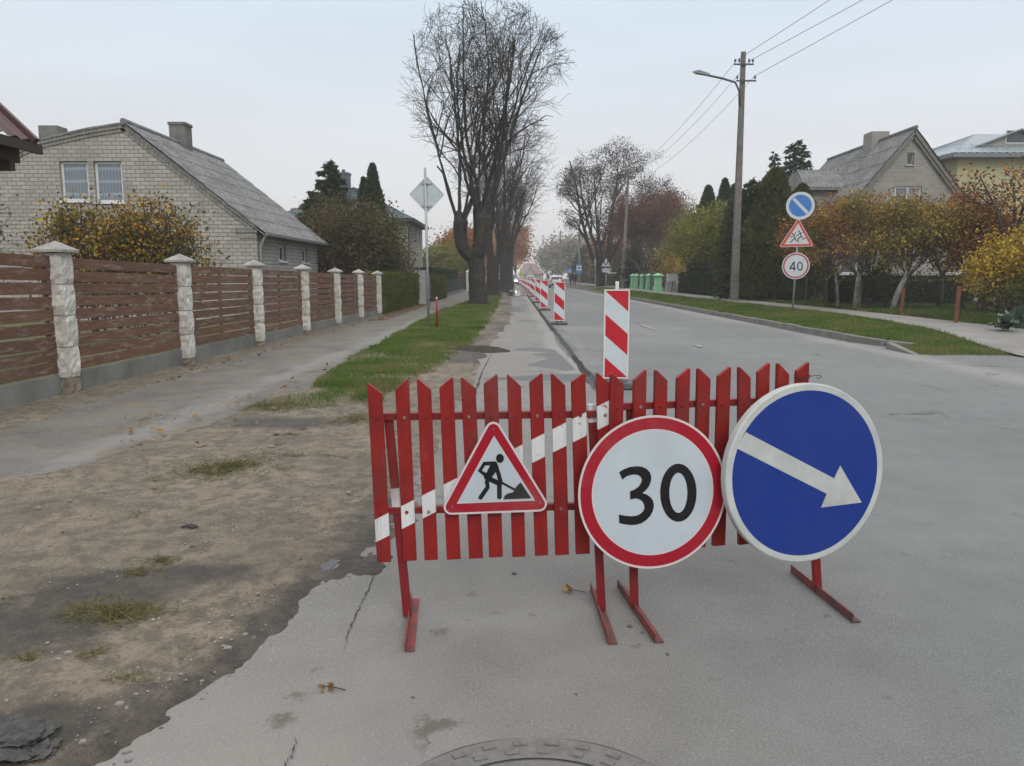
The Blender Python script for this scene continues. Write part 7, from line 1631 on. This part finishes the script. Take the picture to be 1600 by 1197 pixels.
for i, (px, Y, tp_, r_, m_, lab) in enumerate(((878, 210, 372, 6.5, L_misty, 'pale misty tree above the white hatchback'), (895, 190, 380, 6.0, L_misty, 'pale misty tree behind the third lamp pole'), (872, 250, 394, 6, L_gr, 'grey blurred tree at the end of the right row of poles'), (912, 170, 378, 5.0, L_misty, 'pale misty tree above the bus stop board'), (862, 290, 404, 5, L_gr, 'smallest grey tree beside the red roofed house at the street end'), (975, 110, 402, 4.0, L_dusty, 'brown bushy tree low behind the second lamp pole'), (768, 240, 395, 7, L_or, 'distant orange brown tree behind the linden row'), (740, 180, 405, 6, L_dusty, 'distant dusky tree left behind the linden trunks'), (690, 150, 405, 6, L_dusty, 'dusky tree beyond the beige house garden'))):
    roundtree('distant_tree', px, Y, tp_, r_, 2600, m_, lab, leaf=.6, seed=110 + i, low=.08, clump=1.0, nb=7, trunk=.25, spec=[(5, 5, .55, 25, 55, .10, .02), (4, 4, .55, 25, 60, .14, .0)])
def simple_house(name, px0, px1, eave_py, peak_py, Y, depth, wallm, roofm, label, wins=(), ridge_x=False, frame=None):
    a = atY(px0, eave_py, Y); b = atY(px1, eave_py, Y); pk = atY((px0 + px1) / 2, peak_py, Y); r = thing(name, ((a.x + b.x) / 2, Y, .1), label, 'house'); zb = 0
    m = MB(); to = lambda u, z, d: (u, Y + d, z)
    hl = [rect(atY(w0, 0, Y).x, atY(0, w3, Y).z, atY(w2, 0, Y).x, atY(0, w1, Y).z) for w0, w1, w2, w3 in wins]
    if ridge_x: outl = rect(a.x, zb, b.x, a.z)
    else: outl = [(a.x, zb), (b.x, zb), (b.x, b.z), (pk.x, pk.z), (a.x, a.z)]
    wallp(m, outl, hl, to, .15); m.raw([(a.x, Y, zb), (a.x, Y + depth, zb), (a.x, Y + depth, a.z), (a.x, Y, a.z)], [(0, 1, 2, 3)]); m.raw([(b.x, Y, zb), (b.x, Y + depth, zb), (b.x, Y + depth, a.z), (b.x, Y, a.z)], [(0, 1, 2, 3)]); m.raw([(a.x, Y + depth, zb), (b.x, Y + depth, zb), (b.x, Y + depth, a.z), (a.x, Y + depth, a.z)], [(0, 1, 2, 3)]); m.build('wall', wallm, r)
    m = MB(); o_ = .4
    if ridge_x:
        for s0, s1 in ((Y - o_, Y + depth / 2), (Y + depth + o_, Y + depth / 2)): quad_solid(m, [(a.x - o_, s0, a.z - .1), (b.x + o_, s0, a.z - .1), (b.x + .0 - 1.5, s1, pk.z), (a.x + 1.5, s1, pk.z)], .15)
        m.raw([(a.x - o_, Y - o_, a.z - .1), (a.x + 1.5, Y + depth / 2, pk.z), (a.x - o_, Y + depth + o_, a.z - .1)], [(0, 1, 2)]); m.raw([(b.x + o_, Y - o_, a.z - .1), (b.x - 1.5, Y + depth / 2, pk.z), (b.x + o_, Y + depth + o_, a.z - .1)], [(0, 1, 2)])
    else:
        for sx, e in ((-1, a), (1, b)): sl2 = (pk.z - e.z) / abs(pk.x - e.x); quad_solid(m, [(e.x + sx * o_, Y - o_, e.z - sl2 * o_ + .12), (e.x + sx * o_, Y + depth + o_, e.z - sl2 * o_ + .12), (pk.x, Y + depth + o_, pk.z + .12), (pk.x, Y - o_, pk.z + .12)], .15)
    rf = m.build('roof', roofm, r)
    for q in hl: window(r, to, q[0][0], q[0][1], q[2][0], q[2][1], .15, fw=.18, mull=(.5,), sill=False, frame=frame)
    return r, rf
pinkw = M('pale_pink_render', (.42, .36, .32), (.38, .33, .29), scale=1); pinkr = M('dusty_red_roof', (.19, .115, .11), (.16, .095, .095), scale=2)
simple_house('red_roof_house', 812, 846, 428, 411, 262, 14, pinkw, pinkr, 'long pale house with a dusty red roof closing the end of the street', wins=((816, 430, 819, 433), (840, 430, 843, 433)), ridge_x=True)
r_, _ = simple_house('gable_wing', 822, 836, 428, 417, 257, 5, pinkw, pinkr, 'front gable wing with a dark arched window on the red roofed house', wins=((827, 422.5, 831.5, 427),))
dkr = M('dark_brown_roof', (.06, .05, .045), (.045, .04, .035)); dkw = M('dark_wood_wall', (.10, .085, .07), (.08, .07, .06))
simple_house('dark_house', 902, 938, 408, 388, 150, 10, dkw, dkr, 'dark roofed house with white framed windows behind the bus stop board', wins=((908, 410, 912, 417), (914, 410, 917, 417), (919, 421, 923, 428)))
simple_house('brown_house', 938, 975, 413, 398, 118, 9, M('red_brown_wall', (.11, .06, .045)), dkr, 'red brown house with a white window frame beside the distant triangle sign', wins=((957, 406, 963, 417), (967, 406, 970, 412)), ridge_x=True)
hedge('hedge', (12.6, 80, 0), (13, 112, 0), 1.0, 1.25, 12000, L_dusty, 'brown clipped hedge behind the distant sign poles', leaf=.16, zb=.25)
hedge('hedge', (13.2, 112, 0), (13.8, 160, 0), 1.2, 1.7, 9000, L_dusty, 'far brown hedge beyond the bus stop', leaf=.25, zb=.25)
hedge('hedge', (-4.9, 78.5, 0), (-5.0, 130, 0), 1.0, 1.6, 12000, L_dusty, 'far dusky hedge on the left behind the linden trunks', leaf=.2)
# far wooded belt beyond everything
rng = np.random.default_rng(200); n = 26000; a = rng.random(n); side = rng.random(n) < .5
Xb = np.where(side, -330 + 300 * a, 30 + 300 * a); Yb = 300 + 60 * rng.random(n) + 25 * fbm(a * 5, side * 3.0); hb = (6 + 5 * (fbm(Xb * .05, Xb * 0) + .5)) * rng.random(n) ** .6
V, F = leaves(np.stack([Xb, Yb, hb], -1), 1.6, rng, (0, 0, .3)); setp(np_obj('far_wood', V, F, L_gr), 'hazy belt of woodland along the horizon', kind='stuff', cat='wood')

# ================================================================== HAZE
m = bpy.data.materials.new('haze_air'); m.use_nodes = True; t = m.node_tree; t.nodes.clear(); out = t.nodes.new('ShaderNodeOutputMaterial'); pv = t.nodes.new('ShaderNodeVolumePrincipled')
pv.inputs['Color'].default_value = (.93, .94, .97, 1); pv.inputs['Density'].default_value = .0010; pv.inputs['Anisotropy'].default_value = .2; t.links.new(pv.outputs[0], out.inputs['Volume'])
hz = MB().box((-655, -65, -1.4), (655, 705, 24)).build('haze', m); setp(hz, 'thin pale autumn haze over the whole street', kind='stuff')
